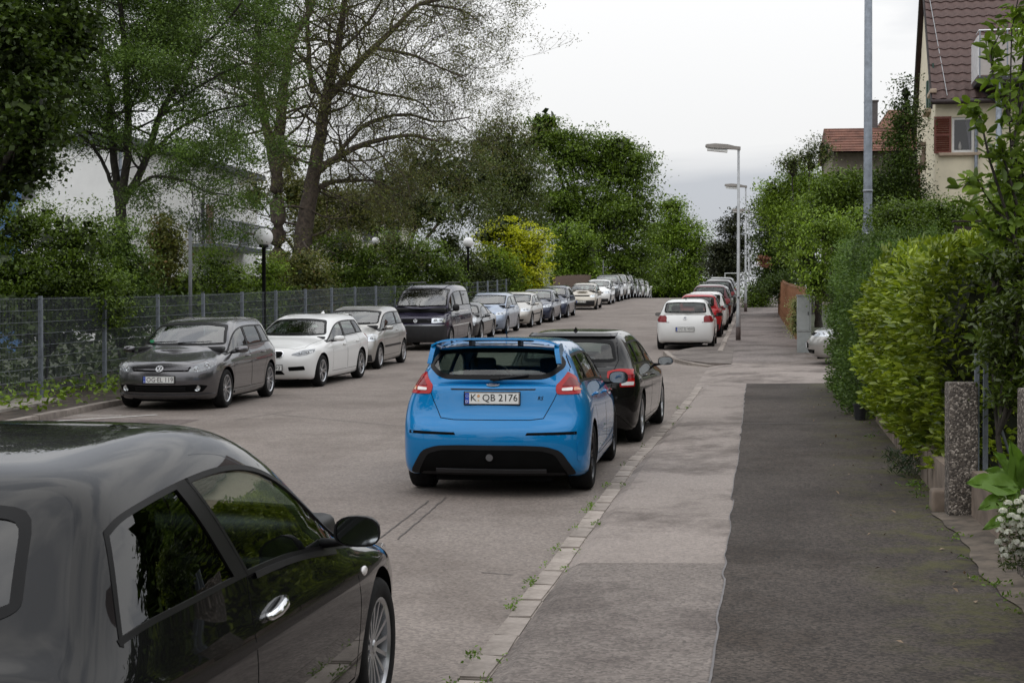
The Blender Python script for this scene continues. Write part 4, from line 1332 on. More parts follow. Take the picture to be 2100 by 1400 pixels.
tree_at('lime_tree', 1385, 118.0, [(1385, 470, 50, 45, 0), (1425, 520, 35, 50, 0), (1370, 560, 55, 50, 0), (1420, 580, 35, 35, -1), (1345, 500, 35, 45, 2), (1375, 425, 30, 22, 0)],
        'fresh green tree at the top of the street, left side', nclump=900, per=13, spread=.6, size=.34, mat=L_FRESH, trunk=.35, seed=37, group='trees behind the left fence', flat=.6, jitter=.2)
tree_at('thicket_tree', 640, 64.0, [(600, 400, 50, 60, 0), (670, 420, 60, 60, 1), (735, 430, 50, 60, 0), (650, 470, 80, 50, -1), (590, 330, 30, 40, 1), (525, 400, 22, 45, 0)],
        'bronze-green thicket behind the two trunks', nclump=620, per=12, spread=.45, size=.22, mat=L_WALNUT, trunk=.15, seed=38, group='trees behind the left fence', jitter=.25)
# ---- left: shrubs right behind the fence
def bush(px, depth, lobes, label, mat, nclump=260, per=13, spread=.2, size=.12, seed=1, group='shrubs behind the left fence', **kw):
    dn = []
    for (x, y, rx, ry, dd) in lobes:           # foliage down to the ground
        yg = 690 if depth < 45 else 660 if depth < 70 else 640
        if yg - y > ry * .8:
            dn.append((x + rx * .1, (y + yg) / 2, rx * .95, (yg - y) / 2, dd))
    nclump = int(nclump * (1 + .5 * len(dn) / len(lobes)))
    lobes = lobes + dn
    return tree_at('shrub', px, depth, lobes, label, cat='shrub', nclump=nclump, per=per, spread=spread, size=size, mat=mat, seed=seed, group=group, trunk=.04, fork=.2, **kw)
bush(90, 30.0, [(60, 470, 110, 75, 0), (150, 500, 100, 80, -.5), (30, 560, 90, 70, -1), (130, 580, 120, 60, -1), (-50, 500, 90, 100, 0), (60, 650, 120, 60, -1), (200, 610, 60, 80, -.5)], 'big dark green bush filling the left edge above the wire fence', L_MID, 900, 15, .24, .12, 41, shell=.55)
bush(230, 31.0, [(235, 500, 60, 70, 0), (270, 560, 55, 60, 0), (220, 600, 60, 60, -.5), (270, 650, 60, 50, -.3)], 'dense green bush under the slender forking tree', L_ASH, 420, 14, .2, .11, 42)
bush(440, 36.0, [(440, 550, 50, 45, 0), (400, 590, 50, 40, 0), (480, 580, 45, 40, .5), (350, 600, 40, 40, 0)], 'bright green bush below the balcony', L_FRESH, 360, 13, .2, .11, 43)
bush(355, 27.6, [(360, 585, 45, 22, 0), (325, 602, 30, 20, 0), (385, 580, 25, 16, .2)], 'yellow-green maple sapling poking over the fence', leaf_mat('leaf_lime', (.10, .16, .015), (.20, .28, .03)), 60, 9, .14, .17, 44, asp=.9)
bush(610, 42.0, [(610, 545, 60, 55, 0), (645, 570, 40, 50, 0), (575, 590, 45, 35, -.3)], 'green shrub with rusty tips right of the globe lamp', L_RUST, 420, 12, .22, .13, 45, droop=.7)
bush(540, 40.0, [(545, 560, 40, 45, 0), (520, 590, 40, 35, 0)], 'light green shrub around the globe lamp post', L_FRESH, 220, 12, .2, .12, 46)
bush(720, 48.0, [(700, 520, 55, 45, 0), (750, 545, 60, 50, 0), (690, 575, 60, 35, -.5)], 'arching dark green shrub above the silver car', L_MID, 460, 13, .25, .14, 47, droop=.5)
bush(840, 54.0, [(800, 510, 60, 40, 0), (860, 530, 65, 50, 0), (910, 560, 50, 40, .5), (830, 565, 50, 30, 0)], 'arching green shrub above the dark van', L_MID, 480, 13, .28, .16, 48, droop=.5)
bush(950, 60.0, xmin=-14.0, lobes=[(950, 545, 45, 45, 0), (920, 500, 40, 35, 1), (990, 570, 45, 30, 0)], label='olive green shrub in front of the distant globe lamp', mat=L_OLIVE, nclump=360, per=12, spread=.28, size=.17, seed=49)
bush(1045, 64.0, xmin=-12.5, lobes=[(1040, 475, 60, 30, 0), (1090, 500, 40, 35, 0), (1000, 490, 35, 28, 0), (1050, 515, 65, 30, 0), (1085, 535, 40, 25, 0)], label='vivid yellow shrub above the parked row', mat=L_YELLOW, nclump=420, per=13, spread=.3, size=.20, seed=50, flat=.35)
bush(1000, 63.0, xmin=-13.2, lobes=[(1010, 545, 55, 40, 0), (970, 580, 40, 25, 0), (1040, 570, 45, 30, 0)], label='low green shrub under the yellow shrub', mat=L_FRESH, nclump=300, per=12, spread=.3, size=.18, seed=51)
bush(1092, 61.0, xmin=-12.6, lobes=[(1092, 560, 35, 22, 0), (1075, 578, 30, 14, 0)], label='cream-flowered dogwood at the end of the grey fence', mat=L_CREAM, nclump=120, per=12, spread=.22, size=.17, seed=52, flat=.35)
bush(1170, 70.0, [(1165, 490, 50, 40, 0), (1200, 520, 35, 50, 0), (1150, 550, 50, 40, 0), (1190, 575, 50, 25, 0)], 'leafy green shrub beside the brown board fence', L_FRESH, 460, 12, .35, .21, 53)
bush(1320, 92.0, [(1290, 590, 45, 30, 0), (1340, 590, 40, 35, 3), (1390, 600, 40, 25, 5)], 'dark shrubs behind the farthest left cars', L_DARK, 420, 12, .5, .26, 54)
# low growth along the fence foot
gp = np.stack([rng.uniform(-12.6, -10.55, 6500), rng.uniform(18, 60, 6500), np.zeros(6500)], 1)
gp = gp[(rng.uniform(size=len(gp)) < np.clip((-gp[:, 0] - 10.6) / 1.2, 0, 1)) & ((gp[:, 1] > 22.3) | (gp[:, 0] < -11.6))]
gp[:, 2] = _zr(gp[:, 1]) + .12 + rng.uniform(0, .28, len(gp)) * np.clip((-gp[:, 0] - 10.4) / 1.5, .1, 1)
tag(leaves('ground_cover', gp, .11, L_FRESH, None, .8, -.2, .6), 'low green weeds growing along the foot of the wire fence', 'weeds', kind='stuff')
gp = np.stack([rng.uniform(-15.5, -12.4, 15000), 20 + 45 * rng.uniform(size=15000)**1.5, np.zeros(15000)], 1)
gp[:, 2] = _zr(gp[:, 1]) + .2 + rng.uniform(0, 1.75, len(gp))
tag(leaves('undergrowth', gp, .16, L_DARK, None, .6, .2, .6), 'dark undergrowth seen through the wire fence', 'undergrowth', kind='stuff')
# ---- right: hedges
def hedge(name, x0, x1, y0, y1, h, label, n, size, mat, seed, face_bulge=.18, old=None, n6=False, per=1, parts=0, top_wave=.12, lift=.1, asp=.45):
    rg = np.random.default_rng(seed)
    base = Vector(((x0 + x1) / 2, (y0 + y1) / 2, zr((y0 + y1) / 2) + lift))
    root = empty(name, base); tag(root, label, 'hedge', None)
    # surface points: left face, top, both ends
    aL, aT, aE = (y1 - y0) * h, (y1 - y0) * (x1 - x0), (x1 - x0) * h
    A = np.array([aL * 1.3, aT, aE, aE * .4, aL * .25]); A /= A.sum()
    k = rg.choice(5, n, p=A)
    u, v = rg.uniform(size=n), rg.uniform(size=n)
    X = np.where(k == 0, x0, np.where(k == 4, x1, x0 + (x1 - x0) * u))
    Y = np.where((k == 0) | (k == 1) | (k == 4), y0 + (y1 - y0) * np.where(k == 1, v, u), np.where(k == 2, y0, y1))
    Z = np.where(k == 1, h, h * np.where((k == 0) | (k == 4), v, v))
    # rounded: pull corners in, let the face belly out
    zz = Z / h
    tw = top_wave * (np.sin(Y * 2.1 + X) + .6 * np.sin(Y * 5.3 + 1.0) + .5 * np.sin(X * 4.7 + 2)) * (zz > .8)
    X = X - face_bulge * np.sin(np.clip(zz, 0, 1) * math.pi * .9) * (X < (x0 + x1) / 2) + .35 * np.clip(zz - .8, 0, 1) / .2 * (k == 0)
    nx = np.where(k == 0, -1.0, np.where(k == 4, 1.0, 0)); ny = np.where(k == 2, -1.0, np.where(k == 3, 1.0, 0)); nz = np.where(k == 1, 1.0, .25)
    D = np.stack([nx, ny, nz], 1)
    dep = rg.exponential(.10, n)
    lump = .10 * np.sin(Y * 3.3 + Z * 2.2) + .07 * np.sin(Y * 7.1 - Z * 5.0) + .05 * np.sin(Z * 11 + X * 9)
    P = np.stack([X, Y, Z + tw], 1) + D * (lump - dep)[:, None] + rg.normal(size=(n, 3)) * .03
    Pz = P.copy(); Pz[:, 2] += _zr(P[:, 1]) + lift - base.z; Pz[:, 0] -= base.x; Pz[:, 1] -= base.y
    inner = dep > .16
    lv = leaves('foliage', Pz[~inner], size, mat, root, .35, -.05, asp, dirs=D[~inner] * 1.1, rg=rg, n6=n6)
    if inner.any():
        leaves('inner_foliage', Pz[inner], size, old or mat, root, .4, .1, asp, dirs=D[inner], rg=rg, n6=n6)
    # woody core keeps daylight from shining through
    ys = np.linspace(y0 + .25, y1 - .25, 8)
    vs, fs = [], []
    for y in ys:
        zb = zr(y) + lift - base.z
        for x, z in ((x0 + .12, .12), (x0 + .05, h * .5), (x0 + .30, h - .3), (x1 - .3, h - .3), (x1 - .12, .12)):
            vs.append((x - base.x, y - base.y, zb + z))
    for i in range(7):
        for j in range(4):
            fs.append((i*5 + j, i*5 + j + 1, i*5 + j + 6, i*5 + j + 5))
    fs += [tuple(range(5)), tuple(35 + j for j in range(5))]
    link('twig_core', mesh('twig_core', vs, fs), simple('twigs', (.018, .022, .010), .95, var=.6, scale=12), root)
    return root, Pz, D, dep
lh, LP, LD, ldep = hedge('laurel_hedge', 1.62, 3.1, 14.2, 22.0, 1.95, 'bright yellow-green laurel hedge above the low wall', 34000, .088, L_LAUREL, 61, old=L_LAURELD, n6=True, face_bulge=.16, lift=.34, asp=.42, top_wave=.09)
# the largest leaves of the near hedge as single leaves
rg = np.random.default_rng(99)
sel = np.where((ldep < .06) & (LP[:, 1] < -.5))[0]
sel = rg.choice(sel, 290, replace=False)
lm = []
for k in range(6):
    s_ = 1.0
    V = [(0, 0, 0), (.24, .36, .06), (.20, .74, .04), (0, 1.0, -.05), (-.20, .74, .04), (-.24, .36, .06)]
    me = mesh('leaf', V, [(0, 1, 2, 3), (0, 3, 4, 5)])
    me.materials.append(L_LAUREL if k < 5 else L_LAURELD)
    lm.append(me)
for i in sel:
    o = link('leaf', lm[int(rg.integers(6))], None, lh)
    o.location = LP[i] + LD[i] * .03
    d = Vector(LD[i] + rg.normal(size=3) * .55).normalized()
    o.rotation_euler = d.to_track_quat('Y', 'Z').to_euler()
    sc_ = .10 * rg.uniform(.7, 1.25); o.scale = (sc_, sc_, sc_)
hedge('privet_hedge', 1.42, 2.6, 22.3, 29.6, 2.55, 'clipped darker green privet hedge behind the laurel', 42000, .048, L_PRIVET, 62, face_bulge=.03, lift=.12, top_wave=.05, asp=.6)
tree_at('yew_bush', 1900, 24.0, [(1850, 460, 60, 55, 0), (1930, 450, 75, 45, 0), (1880, 500, 90, 50, -.4), (1980, 480, 40, 50, 0), (1820, 500, 40, 50, 0)], 'rounded dark green bush between hedge and cream house', cat='shrub', nclump=500, per=22, spread=.16, size=.085, mat=L_MID, trunk=.06, seed=63, group='garden trees on the right', shell=.3)
# ---- right: garden trees, near to far
tree_at('cherry_tree', 1720, 40.5, [(1690, 470, 65, 45, 0), (1655, 530, 38, 50, -.3), (1730, 530, 60, 60, 0), (1705, 585, 40, 45, 0), (1672, 580, 16, 25, -.4), (1750, 470, 40, 50, .5)], 'light green drooping tree overhanging the footway behind the privet hedge', nclump=420, per=14, spread=.22, size=.15, mat=L_FRESH, trunk=.09, seed=64, group='garden trees on the right', droop=.8, jitter=.2)
tree_at('spruce_tree', 1855, 44.0, [(1850, 330, 30, 80, 0), (1850, 250, 22, 55, 0), (1860, 420, 45, 60, 0), (1858, 195, 12, 35, 0), (1815, 390, 35, 50, 0)], 'dark narrow tree against the gable of the cream house', nclump=520, per=14, spread=.3, size=.15, mat=L_DARK, trunk=.12, seed=65, group='garden trees on the right', jitter=.25)
tree_at('ivy_tree', 1760, 47.0, [(1740, 390, 60, 45, 0), (1790, 405, 55, 50, 0), (1700, 420, 50, 60, 0), (1760, 460, 70, 50, 0), (1830, 460, 60, 60, 0)], 'dense green tree below the red-tiled roofs', nclump=700, per=14, spread=.36, size=.18, mat=L_MID, trunk=.16, seed=66, group='garden trees on the right')
tree_at('garden_tree', 1680, 60.0, [(1605, 430, 40, 55, 0), (1645, 390, 50, 60, 0), (1625, 495, 40, 50, 0), (1660, 450, 50, 60, -2), (1585, 400, 20, 35, 0), (1690, 395, 35, 45, 0)], 'mid green tree right of the street lamps', nclump=700, per=14, spread=.4, size=.2, mat=L_FRESH, trunk=.18, seed=67, group='garden trees on the right', jitter=.2)
tree_at('elder_tree', 1650, 58.0, [(1660, 320, 35, 30, 0), (1625, 335, 30, 28, 0), (1690, 310, 25, 30, 1)], 'loose twiggy tree top beside the red roof', nclump=120, per=8, spread=.3, size=.16, mat=L_OLIVE, trunk=.1, seed=68, group='garden trees on the right', jitter=.4, shell=.3)
tree_at('holly_tree', 1660, 74.0, [(1580, 510, 30, 60, 0), (1605, 550, 35, 50, 0), (1575, 440, 22, 45, 0), (1600, 585, 30, 30, -2), (1568, 575, 16, 25, 1)], 'very dark tree over the end of the footway', nclump=620, per=13, spread=.42, size=.22, mat=L_DARK, trunk=.2, seed=69, group='garden trees on the right')
tree_at('copper_shrub', 1566, 64.0, [(1566, 535, 10, 16, 0)], 'small rusty brown shrub tip in the dark tree', cat='shrub', nclump=16, per=10, spread=.12, size=.18, mat=simple('dead_leaf', (.22, .09, .05), .8), trunk=.03, seed=70, group='garden trees on the right', droop=.8, stem=False)
tree_at('cedar_tree', 1495, 135.0, [(1500, 470, 16, 30, 0), (1490, 510, 30, 20, 0), (1500, 540, 38, 22, 0), (1485, 565, 32, 20, 0), (1510, 440, 8, 22, 0), (1470, 545, 20, 25, 3), (1520, 500, 15, 20, 0), (1470, 510, 15, 12, 0)], 'dark conifer closing the far end of the street', nclump=420, per=13, spread=.7, size=.4, mat=L_CONIF, trunk=.35, seed=71, flat=.3, jitter=.3)
bush(1545, 84.0, [(1545, 600, 25, 18, 0), (1565, 590, 18, 22, 0)], 'small green bush at the far end of the footway', L_MID, 120, 12, .3, .2, 72, group='garden trees on the right')
bush(1628, 43.0, [(1632, 625, 9, 20, 0), (1628, 650, 9, 18, 0)], 'white-flowering shrub behind the grey cabinet', L_CREAM, 60, 9, .12, .09, 73, group='garden trees on the right')
# ---- right foreground: loquat branches, broad leaves, white flower heads
def near_shrub():
    rg = np.random.default_rng(81)
    base = Vector((3.05, 12.6, zr(12.6) + .2))
    root = empty('photinia_shrub', base); tag(root, 'tall shrub with long glossy leaves at the right edge', 'shrub', 'near shrubs at the right edge')
    out, P, D = [], [], []
    for (pts, dd) in [([(2110, 760), (2085, 500), (2070, 250), (2075, 60), (2100, -60)], .2), ([(2090, 520), (2030, 330), (2010, 240), (1985, 210)], -.2), ([(2085, 470), (2040, 430), (2000, 360), (1975, 385)], -.5),
                      ([(2075, 250), (2040, 170), (2030, 110), (2050, 70)], .3), ([(2085, 500), (2030, 470), (1990, 420)], .2), ([(2095, 560), (2040, 540), (2010, 520)], -.3), ([(2075, 300), (2100, 200), (2120, 80)], .4), ([(2085, 420), (2060, 330), (2055, 300)], -.2),
                      ([(2110, 700), (2060, 640), (2030, 600)], -.3), ([(2120, 800), (2070, 740), (2040, 700), (2010, 690)], -.4), ([(2120, 860), (2070, 820), (2050, 800)], -.2), ([(2110, 640), (2130, 500), (2120, 300)], .6)]:
        path = []
        for i, (x, y) in enumerate(pts):
            path.append(at(x, y, 12.9 + dd * i / len(pts)) - base)
        if pts[0][1] >= 760 and pts[0][0] == 2110:
            path = [Vector((path[0].x, path[0].y, -.2))] + path
        out.append((path, list(np.linspace(.014, .004, len(path))), 4))
        for i in range(len(path) - 1):
            for k in range(26):
                t = rg.uniform()
                if i == 0 and path[0].z < 0: continue
                P.append(path[i].lerp(path[i+1], t) + Vector(rg.normal(size=3)) * .03)
                d = (path[i+1] - path[i]).normalized() * .5 + Vector(rg.normal(size=3)) * .8
                D.append(d.normalized())
    tubes('stem', out, M_BARKD, root)
    P = np.array([p[:] for p in P]); D = np.array([d[:] for d in D])
    k = rg.uniform(size=len(P))
    leaves('foliage', P[k < .62], .125, L_MID, root, .4, .05, .36, dirs=D[k < .62] * 1.6, rg=rg, n6=True)
    leaves('young_foliage', P[k >= .62], .11, L_FRESH, root, .5, .0, .5, dirs=D[k >= .62] * 1.2, rg=rg, n6=True)
near_shrub()
tree_at('medlar_shrub', 2110, 13.2, [(2110, 60, 18, 80, 0), (2085, 350, 35, 55, 0), (2055, 430, 40, 30, 0), (2090, 470, 40, 50, 0), (2115, 230, 25, 90, .2)], 'leafy shrub crown in front of the balcony at the right edge', cat='shrub', nclump=150, per=7, spread=.11, size=.15, mat=L_FRESH, trunk=.03, seed=85, group='near shrubs at the right edge', asp=.42, jitter=.25, shell=.4)
tree_at('rhododendron_shrub', 2080, 12.2, [(2085, 640, 45, 60, 0), (2060, 720, 45, 60, 0), (2090, 800, 50, 50, 0), (2105, 560, 40, 60, .3), (2050, 640, 30, 40, .3), (2040, 560, 40, 40, .6)], 'dark glossy shrub behind the gate posts', cat='shrub', nclump=190, per=9, spread=.10, size=.12, mat=L_LAURELD, trunk=.03, seed=83, group='near shrubs at the right edge', asp=.38)
def broad_plant():
    c = at(2075, 1000, 8.9)
    base = Vector((c.x + .1, c.y, zr(c.y) + .12))
    root = empty('broad_leaved_plant', base); tag(root, 'plant with very large smooth green leaves hanging over the wall', 'plant')
    def big_leaf(tip, root_px, w_, depth, lift, k):
        a = at(*root_px, depth) - base; b = at(*tip, depth - .12) - base
        d = b - a; ln = d.length; d.normalize()
        sd = d.cross(Vector((.15, -.75, .65))).normalized(); nr = sd.cross(d)
        V, F = [], []
        nu, nv = 9, 6
        for i in range(nu):
            t = i / (nu - 1)
            ww = w_ * math.sin(math.pi * min(1, t**.75 * .97 + .03))**.7
            for j in range(nv + 1):
                u = j / nv * 2 - 1
                z = .10 * abs(u)**1.5 * w_ * 1.2 - .10 * ln * t * t + .012 * math.sin(t * 13 + abs(u) * 5)
                V.append(a + d * (t * ln) + sd * (u * ww / 2) + nr * (z + lift))
        for i in range(nu - 1):
            for j in range(nv):
                q = i * (nv + 1) + j
                F.append((q, q + 1, q + nv + 2, q + nv + 1))
        link('leaf', mesh('leaf', V, F, True), L_HOSTA, root)
        MB().tube([a + nr * (.002 + lift), a.lerp(b, .5) + nr * (-.02 * ln + lift), b + nr * (-.095 * ln + lift)], [.006, .004, .002], 5).build('leaf_rib', L_HOSTA, root)
    big_leaf((1986, 985), (2085, 1000), .155, 8.9, .0, 1)
    big_leaf((2012, 1035), (2090, 1010), .12, 8.85, -.02, 2)
    big_leaf((2078, 905), (2090, 1005), .13, 9.0, .0, 3)
    big_leaf((2045, 925), (2082, 980), .10, 9.05, .0, 4)
    big_leaf((2018, 1080), (2100, 1050), .09, 8.8, .0, 5)
    big_leaf((2130, 900), (2100, 1000), .14, 9.0, .0, 6)
    big_leaf((2025, 960), (2090, 985), .10, 9.1, .0, 7)
    MB().tube([Vector((.1, .0, 0)), at(2100, 1080, 8.95) - base, at(2088, 1003, 8.9) - base], [.014, .012, .010], 6).build('stem', L_HOSTA, root)
broad_plant()
def candytuft():
    c = at(2085, 1110, 8.6)
    base = Vector((c.x + .15, c.y, zr(c.y) + .3))
    root = empty('candytuft_plant', base); tag(root, 'clump of small white flower heads at the lower right edge', 'flowers')
    rg = np.random.default_rng(5)
    heads = [(2098, 1022), (2086, 1030), (2102, 1040), (2065, 1032), (2093, 1048), (2055, 1048), (2072, 1058), (2050, 1066), (2058, 1078), (2084, 1062), (2100, 1068), (2048, 1088), (2066, 1092), (2080, 1086), (2096, 1092), (2112, 1080), (2046, 1112), (2060, 1110),
             (2072, 1122), (2056, 1128), (2082, 1112), (2098, 1118), (2110, 1105), (2060, 1140), (2088, 1134), (2104, 1140), (2115, 1125), (2112, 1055), (2076, 1074), (2092, 1078)]
    pts = []
    for k in range(8):
        pass
    petals = []
    for (x, y) in heads:
        p = at(x + 2, y, 8.62 + rg.uniform(-.05, .05)) - base
        P = []
        m = 34
        d = _unit(rg.normal(size=(m, 3)))
        d[:, 2] = np.abs(d[:, 2]) * .8
        P = np.array(p[:]) + d * .022
        V4 = []
        s_ = .011
        for q, n_ in zip(P, d):
            a = np.cross(n_, rg.normal(size=3)); a /= np.linalg.norm(a) + 1e-9
            b = np.cross(n_, a)
            V4 += [q + a*s_, q + b*s_ + n_*.003, q - a*s_, q - b*s_ + n_*.003]
        F4 = [(4*i, 4*i+1, 4*i+2, 4*i+3) for i in range(m)]
        link('flower_head', mesh('flower_head', V4, F4), L_WHITE, root)
    gl = []
    for _ in range(900):
        x, y = rg.uniform(2050, 2130), rg.uniform(1020, 1165)
        gl.append((at(x, y, 8.72 + rg.uniform(-.08, .1)) - base)[:])
    wall = Vector((1.86, c.y, zr(c.y) + .42)) - base
    for _ in range(900):                       # trailing stems back over the wall
        q = at(rg.uniform(2055, 2125), rg.uniform(1040, 1150), 8.7) - base
        t = rg.uniform() ** .8
        p = q.lerp(wall + Vector((rg.normal() * .06, rg.normal() * .16, rg.normal() * .04)), t)
        gl.append((p + Vector((0, 0, .10 * math.sin(t * math.pi))))[:])
    leaves('foliage', gl, .035, L_LAURELD, root, .4, .1, .3, rg=rg)
candytuft()
# weeds in the kerb joints and moss tufts by the wall
wp = []
rg = np.random.default_rng(17)
for _ in range(44):
    y = rg.choice([7.3, 7.9, 8.3, 8.9, 9.2, 9.9, 10.7, 11.4, 12.6, 13.4, 14.0, 15.2, 17, 19, 22, 25]) + rg.normal() * .1
    x = xr(y) + (.005 if rg.uniform() < .6 else .165)
    for k in range(int(rg.integers(5, 18))):
        wp.append((x + rg.normal() * .02, y + rg.normal() * .06, zr(y) + .035 + rg.uniform(0, .03)))
tag(leaves('kerb_weeds', wp, .026, leaf_mat('leaf_weed', (.08, .15, .02), (.16, .26, .035)), None, .5, -.5, .5), 'small bright weeds in the joints of the kerb', 'weeds', kind='stuff')
wp = []
for _ in range(46):
    y = rg.uniform(9, 29); x = rg.uniform(1.36, 1.52)
    for k in range(int(rg.integers(4, 16))):
        wp.append((x + rg.normal() * .03, y + rg.normal() * .06, zr(y) + .13 + rg.uniform(0, .02)))
tag(leaves('wall_weeds', wp, .035, MATS['leaf_weed'], None, .5, -.4, .4), 'small weeds where the footway meets the garden wall', 'weeds', kind='stuff')
fp = np.stack([rng.uniform(.7, 1.5, 60), rng.uniform(8, 29, 60), np.zeros(60)], 1); fp[:, 2] = _zr(fp[:, 1]) + .135
tag(leaves('leaf_litter', fp, .04, simple('dry_leaf', (.24, .17, .11), .8), None, 2.5, 0, .6), 'dry fallen leaves scattered along the garden wall', 'leaf litter', kind='stuff')

# ---- the street behind and beside the camera: unseen, added for its reflections and shade
def tree_belt(lst):
    root = empty('tree_belt', (0, 0, 0)); tag(root, 'unseen belt of garden trees added to be mirrored in the parked cars', 'trees', kind='stuff')
    rg = np.random.default_rng(200)
    Qs, Is, out = [], [], []
    for (x, y, h, w_) in lst:
        b = np.array((x, y, zr(y) + .1))
        bl = np.array([(0, 0, h * .62, w_, w_, h * .30), (w_ * .4, .5, h * .45, w_ * .7, w_ * .7, h * .22), (-w_ * .4, -.5, h * .5, w_ * .7, w_ * .7, h * .22), (0, 0, h * .82, w_ * .6, w_ * .6, h * .2)])
        C, Q = blob_pts(bl, 200, 14, .36, .4, .45, rg)
        Qs.append(Q + b)
        k = rg.integers(0, 4, 160)
        Is.append(bl[k, :3] + _unit(rg.normal(size=(160, 3))) * rg.uniform(0, .7, (160, 1)) * bl[k, 3:6] + b)
        out.append(([Vector(b) + Vector((0, 0, z)) for z in (-.3, h * .25, h * .55)], [.2, .16, .08], 3))
    leaves('foliage', np.vstack(Qs), .36, L_DARK, root, 1.1, .2, .55, rg=rg)
    leaves('inner_foliage', np.vstack(Is), 1.1, L_INNER, root, .8, .1, .9, rg=rg)  # shade within the belt put into the leaf colour
    tubes('trunks', out, M_BARKD, root)
    for c in root.children: c['kind'] = 'stuff'
tree_belt([(-15.5, 14, 11, 3.2), (-16, 3, 12, 3.6), (-15, -9, 11, 3.4), (-13, -22, 13, 4.5), (-4, -34, 13, 5.5), (6, -26, 12, 4.5), (7, -12, 9, 3.0), (15, -36, 14, 6), (-24, -34, 14, 6), (6.6, 21.5, 6.0, 1.7), (6.2, 4.0, 5.0, 1.6), (4.9, -1.5, 6.5, 1.7), (5.0, -6.5, 7.0, 2.0)])
hedge('beech_hedge', 1.95, 2.9, -9, 9.0, 1.5, 'hedge mirrored in the door of the foreground car', 9000, .11, L_MID, 161, face_bulge=.1, lift=.15)
